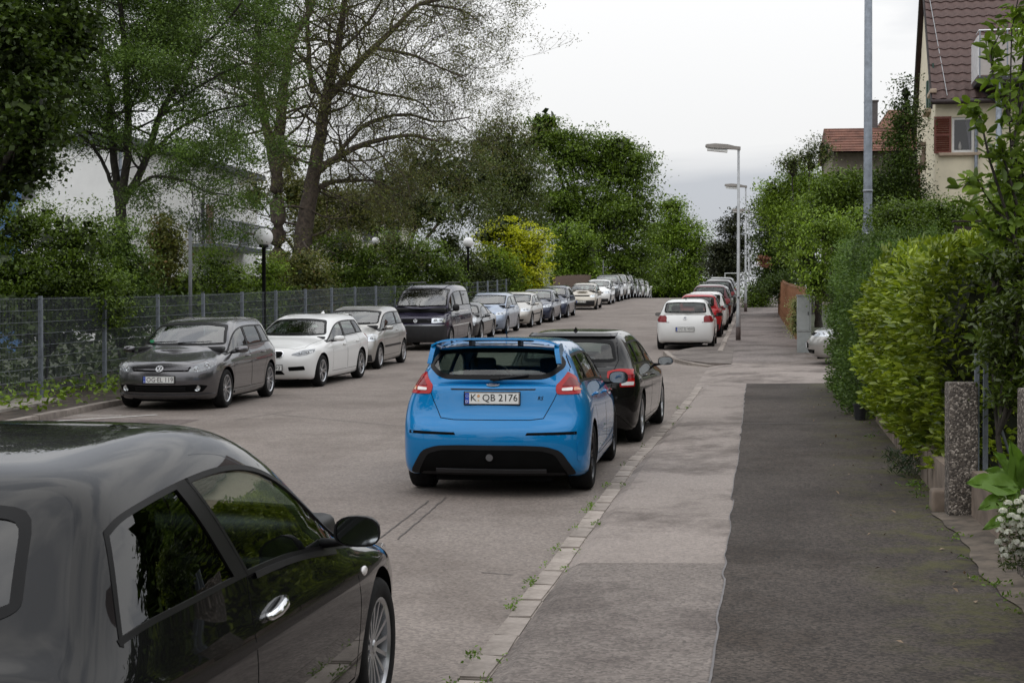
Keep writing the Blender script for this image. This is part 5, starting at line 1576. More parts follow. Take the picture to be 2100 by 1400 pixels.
# ------------------------------------------------------------------ vehicles: lofted shells with real openings
def _lerp(a, b, t):
    return a + (b - a) * t
BASE = dict(L=4.20, W=1.78, H=1.47, wb=2.58, fo=0.88, r=0.315, tw=0.205, zs=0.155,
            hood0=0.74, hood1=0.97, cy=0.98, cyc=0.78, hy=0.30, ry=-1.55, Hr=1.42, gy=-1.92, gyc=-1.80, gz=0.98,
            belt0=0.93, belt1=1.00, tail=0.95, rw=0.66, raild=-0.03, rgw=0.62, fround=1.0, rround=1.0, arch=0.045,
            xs=(.80, .945, .985, 1.0, .992, .935), yfo=(-.25, -.10, 0, -.012, -.07, -.20), yro=(.25, .09, 0, .012, .05, .13),
            zf=(.17, .17, .39, .54, .66), zrr=(.21, .21, .45, .68, .86), waist=.60, bev=0.10, m=9, hoodw=1.0)
def car_ctrl(p):
    L, W, H = p['L'], p['W'], p['H']
    hw, yf, yr = W / 2, L / 2, -L / 2
    ya = yf - p['fo']
    zs = p['zs']
    C = np.zeros((14, 9, 3))
    k = p['fround']; kr = p['rround']
    hy, ry = p['hy'], p['ry']
    ysd = [ya + .36, ya - .12, p['cyc'], hy, (hy + ry) / 2 + .05, min((hy + ry) / 2 - .5, yr + 1.15), yr + .66, yr + .33]
    for r in range(6):
        zfr = (list(p['zf']) + [p['hood0']])[r]
        zA = [zs, zs, .38, p['waist'], p['belt0'] - p['bev'], p['belt0']][r]
        zC = [zs, zs, .38, p['waist'] + .03, p['belt1'] - p['bev'], p['belt1']][r]
        zre = (list(p['zrr']) + [p['tail']])[r]
        x = hw * p['xs'][r]
        y0, y1 = yf + p['yfo'][r], yr + p['yro'][r]
        C[0, r] = (0, y0, zfr); C[1, r] = (.50 * x, y0 - .035 * k, zfr); C[2, r] = (.86 * x, y0 - .20 * k, zfr)
        for i, y in enumerate(ysd):
            st = 3 + i
            if st == 3: z = _lerp(zfr, zA, .45)
            elif st == 4: z = _lerp(zfr, zA, .80)
            elif st == 5: z = zA
            elif st <= 9: z = _lerp(zA, zC, (st - 5) / 4)
            else: z = _lerp(zC, zre, .5)
            xx = x * (.965 if st == 3 else .985 if st == 10 else 1.0)
            C[st, r] = (xx, y, z)
        C[11, r] = (.885 * x, y1 + .14 * kr, zre); C[12, r] = (.50 * x, y1 + .03 * kr, zre); C[13, r] = (0, y1, zre)
    h0, h1 = p['hood0'], p['hood1']
    yh = yf + p['yfo'][5]
    hq = p['hoodw']
    rw, rd, Hr = p['rw'], p['raild'], p['Hr']
    gz, gy, gyc = p['gz'], p['gy'], p['gyc']
    yt = yr + p['yro'][5]
    tz = p['tail']
    C[:, 6] = [(0, yh - .03, h0 + .015), (.38 * hw * hq, yh - .07, h0 + .022), (.62 * hw * hq, yh - .26, h0 + .055),
               (.70 * hw * hq, ya + .12, _lerp(h0, h1, .55) + .03), (.76 * hw * hq, ya - .22, _lerp(h0, h1, .85) + .015),
               (.865 * hw, p['cyc'] - .02, h1 + .03), (rw * 1.01, hy - .06, H - rd - .03), (rw, (hy + ry) / 2, H - rd),
               (rw, _lerp(hy, ry, .86), _lerp(H, Hr, .7) - rd), (rw * .97, ry + .05, Hr - rd - .01),
               (p['rgw'], gyc, gz + .03), (.66 * hw, yt + .13, tz + .035), (.36 * hw, yt + .045, tz + .03), (0, yt + .03, tz + .015)]
    C[:, 8] = [(0, yh - .06, h0 + .03), (0, yh - .14, h0 + .045), (0, yh - .34, h0 + .08),
               (0, ya + .02, _lerp(h0, h1, .6) + .055), (0, p['cy'] + .30, _lerp(h0, h1, .9) + .04),
               (0, p['cy'], h1 + .055), (0, hy + .03, H - .025), (0, (hy + ry) / 2 + .1, H + .005), (0, _lerp(hy, ry, .86), _lerp(H, Hr, .65)),
               (0, ry, Hr), (0, gy, gz + .05), (0, yt + .12, tz + .05), (0, yt + .06, tz + .035), (0, yt + .03, tz + .02)]
    C[6:10, 8, 2] += max(0.0, -p['raild']) + .012      # roof keeps its crown above the rails
    C[:, 7] = C[:, 8] * .55 + C[:, 6] * .45
    C[5:11, 7, 2] = C[5:11, 8, 2] * .8 + C[5:11, 6, 2] * .2
    C[5:11, 7, 1] = C[5:11, 8, 1] * .8 + C[5:11, 6, 1] * .2
    C[:, 7, 0] = C[:, 6, 0] * .56
    C[2:5, 7, 2] = C[2:5, 8, 2] * .85 + C[2:5, 6, 2] * .15
    return C
def _basis(n, m):
    B = np.zeros(((n - 1) * m + 1, n + 2))
    for i in range((n - 1) * m + 1):
        s = min(i // m, n - 2); t = i / m - s
        B[i, s:s + 4] = ((1 - t)**3 / 6, (3*t**3 - 6*t*t + 4) / 6, (-3*t**3 + 3*t*t + 3*t + 1) / 6, t**3 / 6)
    return B
def inpoly(P, poly):
    x, y = P[:, 0], P[:, 1]
    ins = np.zeros(len(P), bool)
    n = len(poly)
    for i in range(n):
        x0, y0 = poly[i]; x1, y1 = poly[(i + 1) % n]
        c = ((y0 > y) != (y1 > y))
        with np.errstate(divide='ignore', invalid='ignore'):
            ins ^= c & (x < (x1 - x0) * (y - y0) / (y1 - y0 + 1e-15) + x0)
    return ins
def nearest_on(poly, q):
    A = np.asarray(poly, float); D = np.roll(A, -1, 0) - A
    t = np.clip(((q - A) * D).sum(1) / ((D * D).sum(1) + 1e-12), 0, 1)
    C = A + D * t[:, None]
    d = ((C - q) ** 2).sum(1)
    i = int(d.argmin())
    return C[i], math.sqrt(d[i])
def clip(poly, a, b, c):
    """keep a*x + b*y <= c"""
    o = []
    for i in range(len(poly)):
        p, q = poly[i], poly[(i + 1) % len(poly)]
        fp, fq = a*p[0] + b*p[1] - c, a*q[0] + b*q[1] - c
        if fp <= 0:
            o.append(p)
        if fp * fq < 0:
            t = fp / (fp - fq)
            o.append((p[0] + (q[0]-p[0])*t, p[1] + (q[1]-p[1])*t))
    return o
def dens(poly, step):
    o = []
    for i in range(len(poly)):
        a, b = np.array(poly[i], float), np.array(poly[(i + 1) % len(poly)], float)
        n = max(1, int(np.linalg.norm(b - a) / step + .5))
        for k in range(n):
            o.append(tuple(a + (b - a) * k / n))
    return o
def inset(poly, d):
    n = len(poly)
    P = np.array(poly, float)
    A = 0.5 * sum(P[i][0]*P[(i+1) % n][1] - P[(i+1) % n][0]*P[i][1] for i in range(n))
    sgn = 1 if A > 0 else -1
    o = []
    for i in range(n):
        e0 = P[i] - P[i-1]; e1 = P[(i+1) % n] - P[i]
        e0 /= np.linalg.norm(e0) + 1e-9; e1 /= np.linalg.norm(e1) + 1e-9
        n0 = np.array([-e0[1], e0[0]]) * sgn; n1 = np.array([-e1[1], e1[0]]) * sgn
        b = n0 + n1
        L2 = np.dot(b, b)
        o.append(tuple(P[i] + b * (2 * d / max(L2, 0.8))))
    return o
def rounded(poly, rad, n=4):
    """round polygon corners"""
    o = []
    k = len(poly)
    for i in range(k):
        p0, p, p1 = (np.array(poly[(i + j) % k], float) for j in (-1, 0, 1))
        a, b = p0 - p, p1 - p
        la, lb = np.linalg.norm(a), np.linalg.norm(b)
        r_ = min(rad, la * .45, lb * .45)
        s, e_ = p + a / la * r_, p + b / lb * r_
        for t in np.linspace(0, 1, n):
            o.append(tuple((1-t)**2 * s + 2*t*(1-t) * p + t*t * e_))
    return o
def circle(c, r_, n=20, sy=1.0):
    return [(c[0] + r_ * math.cos(2*math.pi*i/n), c[1] + r_ * sy * math.sin(2*math.pi*i/n)) for i in range(n)]

class Car:
    def __init__(s, name, p, mat, label, group, cat='car'):
        s.p = dict(BASE); s.p.update(p); p = s.p
        s.mat = mat
        s.root = empty(name)
        tag(s.root, label, cat, group)
        m = p['m']
        C = car_ctrl(p)
        if 'tweak' in p:
            p['tweak'](C)
        Cg = np.zeros((16, 11, 3))
        Cg[1:15, 1:10] = C
        Cg[0, 1:10] = C[1] * (-1, 1, 1); Cg[15, 1:10] = C[12] * (-1, 1, 1)
        Cg[:, 0] = 2 * Cg[:, 1] - Cg[:, 2]; Cg[:, 10] = Cg[:, 8] * (-1, 1, 1)
        Bu, Bv = _basis(14, m), _basis(9, max(4, m - 1))
        s.mv = max(4, m - 1)
        G = np.einsum('ia,abk,jb->ijk', Bu, Cg, Bv)
        G[0, :, 0] = 0; G[-1, :, 0] = 0; G[:, -1, 0] = 0
        lo, hi = G.reshape(-1, 3).min(0), G.reshape(-1, 3).max(0)
        G[..., 0] *= p['W'] / 2 / hi[0]
        G[..., 1] = (G[..., 1] - (lo[1] + hi[1]) / 2) * p['L'] / (hi[1] - lo[1])
        G[..., 2] = p['zs'] + (G[..., 2] - lo[2]) * (p['H'] - p['zs']) / (hi[2] - lo[2])
        s.G = G
        nu, nv = G.shape[:2]
        idx = np.arange(nu * nv).reshape(nu, nv)
        V = G.reshape(-1, 3)
        idl = idx.copy()
        own = np.ones((nu, nv), bool); own[0] = own[-1] = False; own[:, -1] = False
        idl[own] = nu * nv + np.arange(own.sum())
        V = np.vstack([V, (G[own]) * (-1, 1, 1)])
        F = []
        q = np.stack([idx[:-1, :-1], idx[:-1, 1:], idx[1:, 1:], idx[1:, :-1]], -1).reshape(-1, 4)
        ql = np.stack([idl[:-1, :-1], idl[1:, :-1], idl[1:, 1:], idl[:-1, 1:]], -1).reshape(-1, 4)
        s.V, s.F = V, np.vstack([q, ql])
        # outward check
        a, b, c = V[q[:, 0]], V[q[:, 1]], V[q[:, 2]]
        nn = np.cross(b - a, c - a)
        side = np.abs(nn[:, 0]) > np.abs(nn[:, 1]) + np.abs(nn[:, 2])
        if nn[side, 0].sum() < 0:
            s.F = s.F[:, ::-1]
        s.bvh = BVHTree.FromPolygons([tuple(map(float, v)) for v in V], [tuple(map(int, f)) for f in s.F])
        s.lab = np.zeros(len(s.F), int)
        s.names = {0: 'body'}
        s.snapped = set()
        ya = p['L'] / 2 - p['fo']
        s.ya, s.yb = ya, ya - p['wb']
        s.parts = {}
        s._centres()
    def _centres(s):
        P = s.V[s.F]
        s.cen = P.mean(1)
        n = np.cross(P[:, 2] - P[:, 0], P[:, 3] - P[:, 1])
        s.nor = n / (np.linalg.norm(n, axis=1, keepdims=True) + 1e-12)
    def rail(s, y):
        c = s.G[:, 6 * s.mv]; k = slice(5 * s.p['m'] - 3, 11 * s.p['m'])
        return float(np.interp(-y, -c[k, 1], c[k, 2]))
    def belt(s, y):
        c = s.G[:, 5 * s.mv]; k = slice(3 * s.p['m'], 11 * s.p['m'])
        return float(np.interp(-y, -c[k, 1], c[k, 2]))
    # views: R right side (y,z), F front (x,z), B back (x,z), T top (x,y), (kind, angle) oblique with 3-D hints
    def frame(s, view):
        if view == 'R': return Vector((1, 0, 0)), Vector((0, 1, 0)), Vector((0, 0, 1))
        if view == 'F': return Vector((0, 1, 0)), Vector((1, 0, 0)), Vector((0, 0, 1))
        if view == 'B': return Vector((0, -1, 0)), Vector((1, 0, 0)), Vector((0, 0, 1))
        if view == 'T': return Vector((0, 0, 1)), Vector((1, 0, 0)), Vector((0, 1, 0))
        k, t = view; t = R(t)
        if k == 'B': return Vector((math.sin(t), -math.cos(t), 0)), Vector((math.cos(t), math.sin(t), 0)), Vector((0, 0, 1))
        return Vector((math.sin(t), math.cos(t), 0)), Vector((math.cos(t), -math.sin(t), 0)), Vector((0, 0, 1))
    def to2(s, view, pts):
        n, a, b = s.frame(view)
        return [(Vector(q).dot(a), Vector(q).dot(b)) for q in pts]
    def hit(s, view, a2, b2):
        n, a, b = s.frame(view)
        o = a * a2 + b * b2
        h = s.bvh.ray_cast(o + n * 6, -n)
        if h[0] is None:
            h = s.bvh.find_nearest(o + n * (1.0 if view == 'R' else 2.0))
        nor = h[1]
        if nor.dot(n) < 0:
            nor = -nor
        return h[0], nor
    def region(s, name, view, poly, delete=False, sym=False):
        """faces inside poly leave the body: removed, or a panel of their own"""
        n, a, b = s.frame(view)
        sides = (1, -1) if sym else (1,)
        for sg in sides:
            C = s.cen * (sg, 1, 1); NN = s.nor * (sg, 1, 1)
            uv = np.stack([C @ np.array(a), C @ np.array(b)], 1)
            m = inpoly(uv, poly) & (NN @ np.array(n) > 0.08) & (s.lab == 0)
            if view in ('R',) or not isinstance(view, str):
                m &= C[:, 0] > 0.2
            if view == 'T':
                m &= C[:, 2] > s.p['hood0'] - .1
            if not m.any():
                continue
            vin = set(s.F[m].ravel().tolist())
            vout = set(s.F[~m].ravel().tolist())
            for vi in (vin & vout) - s.snapped:
                v = s.V[vi] * (sg, 1, 1)
                q = np.array([v @ np.array(a), v @ np.array(b)])
                t, d = nearest_on(poly, q)
                if d > 0.11:
                    continue
                h, _ = s.hit(view, *t)
                h = np.array(h)
                if np.linalg.norm(h - v) < 0.2:
                    s.V[vi] = h * (sg, 1, 1)
                    s.snapped.add(vi)
            k = -1 if delete else max(s.names) + 1
            if not delete:
                s.names[k] = name
            s.lab[m] = k
        s._centres()
    def patch(s, name, view, poly, mat, parent=None, off=.004, step=.05, skirt=.008, sym=False, lift=None, smooth=True):
        """a piece of skin laid on the shell (lamp, pane, badge field) with a real edge"""
        n, a, b = s.frame(view)
        bm = bmesh.new()
        vs = [bm.verts.new((q[0], q[1], 0)) for q in poly]
        f = bm.faces.new(vs)
        if f.normal.z == 0:
            f.normal_update()
        P = np.array(poly)
        for ax in (0, 1):
            lo, hi = P[:, ax].min(), P[:, ax].max()
            for c in np.arange(lo + step, hi - step * .3, step):
                co = Vector((c, 0, 0)) if ax == 0 else Vector((0, c, 0))
                no = Vector((1, 0, 0)) if ax == 0 else Vector((0, 1, 0))
                bmesh.ops.bisect_plane(bm, geom=bm.verts[:] + bm.edges[:] + bm.faces[:], dist=1e-5, plane_co=co, plane_no=no)
        bm.verts.index_update()
        top, low = [], []
        for v in bm.verts:
            h, nor = s.hit(view, v.co.x, v.co.y)
            o2 = off if lift is None else off + lift(v.co.x, v.co.y)
            top.append(h + nor * o2); low.append(h - nor * skirt)
        faces = [tuple(v.index for v in f.verts) for f in bm.faces]
        bed = [(e.verts[0].index, e.verts[1].index) for e in bm.edges if len(e.link_faces) == 1]
        bm.free()
        vv = [tuple(q) for q in top]
        ff = list(faces)
        if skirt > 0:
            lm = {}
            for e0, e1 in bed:
                for i in (e0, e1):
                    if i not in lm:
                        lm[i] = len(vv); vv.append(tuple(low[i]))
                ff.append((e0, e1, lm[e1], lm[e0]))
        me = mesh(name, vv, ff, smooth)
        bmx = bmesh.new(); bmx.from_mesh(me)
        bmesh.ops.recalc_face_normals(bmx, faces=bmx.faces[:])
        c = sum((f.normal.dot(n) for f in bmx.faces))
        if c < 0:
            bmesh.ops.reverse_faces(bmx, faces=bmx.faces[:])
        bmx.to_mesh(me); bmx.free()
        me.set_sharp_from_angle(angle=R(40))
        o = link(name, me, mat, parent or s.root)
        if sym:
            me2 = s.mirror(me)
            o2 = link(name, me2, mat, sym if not isinstance(sym, bool) else (parent or s.root))
            return o, o2
        return o
    def mirror(s, me):
        m2 = me.copy()
        m2.transform(Matrix.Diagonal((-1, 1, 1, 1)))
        m2.flip_normals()
        return m2
    def ring(s, name, view, poly, w, mat, parent=None, off=.003, step=.04, sym=False, out=0.0, skirt=.006):
        """a strip along the outline of poly, w wide to the inside (and out to the outside)"""
        n, a, b = s.frame(view)
        D = dens(poly, step)
        A = inset(D, -out) if out else D
        Bq = inset(D, w)
        vv, ff = [], []
        k = len(D)
        for L_ in (A, Bq):
            for q in L_:
                h, nor = s.hit(view, *q)
                vv.append(tuple(h + nor * off))
        for i in range(k):
            j = (i + 1) % k
            ff.append((i, j, k + j, k + i))
        if skirt:
            for L_, base in ((A, 0), (Bq, k)):
                st = len(vv)
                for q in L_:
                    h, nor = s.hit(view, *q)
                    vv.append(tuple(h - nor * skirt))
                for i in range(k):
                    j = (i + 1) % k
                    ff.append((base + i, base + j, st + j, st + i))
        me = mesh(name, vv, ff, True)
        me.set_sharp_from_angle(angle=R(35))
        o = link(name, me, mat, parent or s.root)
        if sym:
            return o, link(name, s.mirror(me), mat, sym if not isinstance(sym, bool) else (parent or s.root))
        return o
    def strip(s, name, view, path, w, mat, parent=None, off=.004, skirt=.006, sym=False, step=.05):
        """an open band along a path on the shell"""
        P = [np.array(q, float) for q in path]
        D = []
        for i in range(len(P) - 1):
            k = max(1, int(np.linalg.norm(P[i+1] - P[i]) / step + .5))
            D += [P[i] + (P[i+1] - P[i]) * j / k for j in range(k)]
        D.append(P[-1])
        L_, R_ = [], []
        for i in range(len(D)):
            t = D[min(i+1, len(D)-1)] - D[max(i-1, 0)]
            t /= np.linalg.norm(t) + 1e-9
            nn = np.array([-t[1], t[0]]) * w / 2
            L_.append(tuple(D[i] + nn)); R_.append(tuple(D[i] - nn))
        return s.patchq(name, view, L_, R_, mat, parent, off, skirt, sym)
    def patchq(s, name, view, L_, R_, mat, parent, off, skirt, sym):
        vv, ff = [], []
        k = len(L_)
        for Q, o2 in ((L_, off), (R_, off), (L_, -skirt), (R_, -skirt)):
            for q in Q:
                h, nor = s.hit(view, *q)
                vv.append(tuple(h + nor * o2))
        for i in range(k - 1):
            ff += [(i, i+1, k+i+1, k+i), (2*k+i, i, i+1, 2*k+i+1)[::1], (k+i, k+i+1, 3*k+i+1, 3*k+i)]
        me = mesh(name, vv, ff, True)
        bmx = bmesh.new(); bmx.from_mesh(me); bmesh.ops.recalc_face_normals(bmx, faces=bmx.faces[:]); bmx.to_mesh(me); bmx.free()
        me.set_sharp_from_angle(angle=R(35))
        o = link(name, me, mat, parent or s.root)
        if sym:
            return o, link(name, s.mirror(me), mat, sym if not isinstance(sym, bool) else (parent or s.root))
        return o
    # -------------------------------------------------------------- standard equipment
    def arches(s):
        p = s.p
        for y in (s.ya, s.yb):
            s.region('arch', 'R', circle((y, p['r'] + .005), p['r'] + p['arch'], 40), delete=True, sym=True)
            n = 20
            ra = p['r'] + p['arch'] + .004
            for sg in (1, -1):
                mb = MB()
                prof = []
                vs, fs = [], []
                for i in range(n + 1):
                    t = R(-20) + R(220) * i / n
                    yy, zz = y + ra * math.cos(t), p['r'] + .005 + ra * math.sin(t)
                    h, _ = s.hit('R', yy, max(zz, p['zs'] + .02))
                    vs += [(sg * (h.x - .004), yy, zz), (sg * (p['W']/2 - .34), yy, zz)]
                for i in range(n):
                    fs.append((2*i, 2*i+1, 2*i+3, 2*i+2))
                mb.add(vs, fs)
                c0 = len(mb.v)
                mb.add([(sg * (p['W']/2 - .34), y + ra*math.cos(R(-20)+R(220)*i/n), p['r'] + ra*math.sin(R(-20)+R(220)*i/n)) for i in range(n+1)],
                       [tuple(range(n+1))])
                mb.build('wheel_housing', M_MATT, s.root)
    def glasshouse(s, splits=(), tail=(-1.45, -1.30), low=.012, top=.04, front=None, mats=None, beltadj=None, thick=.024, pillar=.05, rear_top=None):
        """side windows: outline between belt and roof rail, cut by pillars; tail = y of the rear edge at belt and at rail"""
        p = s.p
        ys = np.linspace(p['cyc'] + .25, p['ry'] - .5, 70)
        lo, hi = [], []
        for y in ys:
            zb = s.belt(y) + low + (beltadj(y) if beltadj else 0)
            zt = s.rail(y) - top
            if zt > zb + .012:
                lo.append((y, zb)); hi.append((y, zt))
        poly = lo + hi[::-1]
        z0, z1 = s.belt(tail[0]), s.rail(tail[1])
        # line through (tail0,z0),(tail1,z1): keep the front side
        dy, dz = tail[1] - tail[0], z1 - z0
        a, b = -dz, dy
        poly = clip(poly, a, b, a * tail[0] + b * z0)
        if front:
            (fy0, fz0), (fy1, fz1) = front
            a, b = (fz1 - fz0), -(fy1 - fy0)
            poly = clip(poly, a, b, a * fy0 + b * fz0)
        poly = rounded(poly, .03, 3)
        s.dlo = poly
        s.region('opening', 'R', poly, delete=True, sym=True)
        panes = [poly]
        for (yb0, yb1) in splits:         # each split: y at belt, y at rail
            zb, zt = s.belt(yb0), s.rail(yb1)
            a, b = (zt - zb), -(yb1 - yb0)
            c = a * yb0 + b * zb
            hw_ = pillar / 2 * math.hypot(a, b)
            P = panes.pop()
            panes.append([tuple(q) for q in clip(P, -a, -b, -c - hw_)])      # in front (larger y)
            panes.append([tuple(q) for q in clip(P, a, b, c - hw_)])
            mid = clip(clip(P, a, b, c + hw_), -a, -b, -c + hw_)
            s.patch('pillar_trim', 'R', mid, M_TRIM, off=.001, step=.08, skirt=.02, sym=True)
        mats = mats or [M_GLASS] * len(panes)
        for P, g in zip(panes, mats):
            P = dens(P, .06)
            s.ring('window_seal', 'R', P, thick, M_TRIM, off=.002, step=.06, sym=True, skirt=.02)
            s.patch('side_window', 'R', inset(P, thick * .5), g, off=-.004, step=.12, skirt=0, sym=True)
        return panes
    def screen(s, view, poly, mat, name, frit=.04, thick_off=.001):
        poly = rounded(poly, .06, 4)
        s.region('opening', view, poly, delete=True)
        D = dens(poly, .05)
        s.ring('screen_seal', view, D, frit, M_TRIM, off=.002, step=.05, skirt=.01)
        return s.patch(name, view, inset(D, frit * .6), mat, off=-.002, step=.10, skirt=0)
    def windscreen(s, wb=.80, wt=.56, z0=None, z1=None, mat=None, frit=.035):
        p = s.p
        z0 = z0 or p['hood1'] + .045; z1 = z1 or p['H'] - .10
        poly = [(-wb * p['W']/2, z0 + .012), (-wb * .5 * p['W']/2, z0 + .002), (0, z0), (wb * .5 * p['W']/2, z0 + .002), (wb * p['W']/2, z0 + .012), (wt, z1 - .02), (wt * .5, z1 + .008), (0, z1 + .015), (-wt * .5, z1 + .008), (-wt, z1 - .02)]
        return s.screen('F', poly, mat or M_SCREEN, 'windscreen', frit)
    def door(s, poly, handle=None, hmat=None, gap=True):
        s.region('door', 'R', poly, sym=True)
        s._doors = getattr(s, '_doors', []) + [(poly, handle, hmat)]
    def panel(s, name, view, poly):
        s.region(name, view, poly)
        s._panels = getattr(s, '_panels', []) + [(name, view, poly)]
    def finish(s):
        """write the shell: body, doors, bonnet, tailgate with common normals"""
        P = s.V[s.F]
        n = np.cross(P[:, 2] - P[:, 0], P[:, 3] - P[:, 1])
        VN = np.zeros_like(s.V)
        for k in range(4):
            np.add.at(VN, s.F[:, k], n)
        VN /= np.linalg.norm(VN, axis=1, keepdims=True) + 1e-12
        made = {}
        for k, nm in s.names.items():
            m = s.lab == k
            if not m.any():
                continue
            u, inv = np.unique(s.F[m], return_inverse=True)
            me = fastmesh(nm, s.V[u], inv.reshape(-1, 4), True)
            me.validate()
            try:
                if len(me.vertices) == len(u):
                    me.normals_split_custom_set_from_vertices([tuple(q) for q in VN[u]])
            except Exception:
                pass
            made.setdefault(nm, []).append(link(nm, me, s.mat, s.root))
        doors = made.get('door', [])
        # doors were registered right then left, in order
        for i, (poly, handle, hm) in enumerate(getattr(s, '_doors', [])):
            pr = doors[2*i] if 2*i < len(doors) else s.root
            pl = doors[2*i+1] if 2*i+1 < len(doors) else s.root
            s.ring('door_gap', 'R', poly, .004, M_MATT, parent=pr, off=.0008, step=.06, sym=pl, skirt=0, out=.003)
            if handle:
                y, z, ln = handle[:3]
                s.handle(y, z, ln, hm or s.mat, pr, pl)
        for nm, view, poly in getattr(s, '_panels', []):
            q = made.get(nm)
            s.ring('panel_gap', view, poly, .004, M_MATT, parent=q[0] if q else None, off=.0008, step=.06, skirt=0, out=.003)
        s.parts.update({k: v[0] for k, v in made.items()})
        p = s.p
        # floor pan closes the shell below
        y0, y1 = -p['L']/2 + .22, p['L']/2 - .25
        x = p['W']/2 - .09
        mb = MB()
        mb.box((0, 0, p['zs'] + .015), (2 * (p['W']/2 - .36), p['L'] - .45, .05))
        mb.box((0, (s.ya + s.yb) / 2, p['zs'] + .02), (2 * x, p['wb'] - 2 * p['r'] - .1, .05))
        mb.build('floor_pan', M_MATT, s.root)
    def handle(s, y, z, ln, mat, pr, pl):
        h, nor = s.hit('R', y, z)
        h0, _ = s.hit('R', y + ln/2, z); h1, _ = s.hit('R', y - ln/2, z)
        mb = MB()
        o = .028
        path = [h0 + Vector((-.005, 0, 0)), h0 + Vector((o * .8, -.02, 0)), h + Vector((o, 0, .002)), h1 + Vector((o * .8, .02, 0)), h1 + Vector((-.005, 0, 0))]
        mb.tube(path, [.010, .012, .014, .012, .010], 8)
        me = mb.mesh('door_handle', True)
        link('door_handle', me, mat, pr)
        if pl is not None:
            link('door_handle', s.mirror(me), mat, pl)
    def wheels(s, style='ten', mat=None, steer=0.0):
        p = s.p
        mat = mat or M_RIM
        r_, tw = p['r'], p['tw']
        key = ('wheel', r_, tw, style, mat.name)
        ty, rim, disc = wheel_meshes(r_, tw, style, mat)
        for y in (s.ya, s.yb):
            for sg in (1, -1):
                wo = link('wheel', disc, M_DISC, s.root)
                wo.location = (sg * (p['W']/2 - tw/2 - .012), y, r_)
                wo.rotation_euler = (random.uniform(0, 6), 0, (0 if sg > 0 else math.pi) + (steer if y == s.ya else 0))
                for nm, me, mt in (('tyre', ty, M_RUBBER), ('rim', rim, mat)):
                    link(nm, me, mt, wo)
    def mirrors(s, y=None, z=None, cap=None, size=(.20, .11, .14), lower=M_BLACK):
        p = s.p
        y = p['cyc'] - .10 if y is None else y
        z = s.belt(y) + .055 if z is None else z
        h, _ = s.hit('R', y, s.belt(y) - .01)
        for sg in (1, -1):
            cx = h.x + .05 + size[0] / 2
            mb = MB()
            # housing: bulged shell, flat towards the rear
            vs, fs = [], []
            nu, nv = 20, 8
            for i in range(nv + 1):
                t = i / nv
                sc = math.sqrt(max(0, 1 - t**2.4)) if t < 1 else 0.0
                for k in range(nu):
                    q = 2*math.pi*k/nu
                    cx2 = abs(math.cos(q))**.75 * (1 if math.cos(q) >= 0 else -1)
                    cz2 = abs(math.sin(q))**.75 * (1 if math.sin(q) >= 0 else -1)
                    vs.append((sg * (cx + cx2 * size[0]/2 * sc + .02*t*-1), y + t * size[1], z + cz2 * size[2]/2 * sc * (1 if cz2 > 0 else .8)))
            for i in range(nv):
                for k in range(nu):
                    fs.append((i*nu+k, i*nu+(k+1) % nu, (i+1)*nu+(k+1) % nu, (i+1)*nu+k))
            mb.add(vs, fs)
            o = mb.build('wing_mirror', cap or s.mat, s.root, auto=50)
            mb = MB()
            mb.add([(sg * (cx + (v[0]*sg - cx) * .93), y + .004, z + (v[2] - z) * .92) for v in vs[:nu]] , [tuple(range(nu))])
            mb.build('mirror_glass', glass_mirror(), o)
            mb = MB()
            mb.tube([(sg * (h.x - .02), y + .05, z - size[2]*.38), (sg * (h.x + .05), y + .05, z - size[2]*.34), (sg * (cx), y + .04, z - size[2]*.22)], [.022, .018, .016], 8)
            mb.build('mirror_arm', lower, o, smooth=True)
            mb = MB()
            mb.add([(sg * (cx + (v[0]*sg - cx) * 1.015), y - .004 + 0, z + (v[2] - z) * 1.02) for v in vs[:nu]] +
                   [(sg * (cx + (v[0]*sg - cx) * .93), y - .004, z + (v[2] - z) * .92) for v in vs[:nu]],
                   [(k, (k+1) % nu, nu + (k+1) % nu, nu + k) for k in range(nu)])
            mb.build('mirror_rim', M_BLACK, o)
    def plate(s, end, z, txt, w=.52, tilt=0.0, x=0.0, txt2=None, band=True, th=.075, dx=.022, fit=1.15):
        """number plate with painted characters; end F or B"""
        h, nor = s.hit(end, x, z)
        sg = 1 if end == 'F' else -1
        y = h.y + sg * .014
        o = empty('number_plate')
        bpy.data.objects.remove(o)
        mb = MB().box((0, 0, 0), (w, .012, .112), .004)
        pl = mb.build('number_plate', M_PLATE, s.root)
        pl.location = (x, y, z)
        pl.rotation_euler = (tilt, 0, math.pi if sg > 0 else 0)
        fr = MB()
        fr.box((0, .005, 0), (w + .02, .012, .128))
        fr.build('plate_holder', M_MATT, pl)
        e = -.0075
        if band:
            MB().box((-w/2 + .022, e + .0012, 0), (.042, .002, .104)).build('country_band', M_EU, pl)
            st = MB()
            for k in range(8):
                a = 2*math.pi*k/8
                st.box((-w/2 + .022 + .012*math.cos(a), e - .0008, .022 + .012*math.sin(a)), (.004, .001, .004))
            V, F = text_mesh('D', .026)
            st.add([(v[0] - w/2 + .022, e - .0008, v[1] - .03) for v in V], F)
            ob = st.build('country_code', M_PLATE, pl); ob['kind'] = 'stuff'
        bd = MB()
        for zz in (-.0525, .0525):
            bd.box((0, e, zz), (w - .01, .001, .003))
        for xx in (-w/2 + .005, w/2 - .005):
            bd.box((xx, e, 0), (.003, .001, .102))
        bd.build('plate_border', M_INK, pl)
        if txt:
            mb = MB()
            V, F = text_mesh(txt, th, .004)
            kx = min((w - .075) / (V[:, 0].max() - V[:, 0].min()), fit)
            mb.add([(v[0]*kx + dx, e - .001, v[1]) for v in V], F)
            mb.build('plate_lettering', M_INK, pl)
        return pl
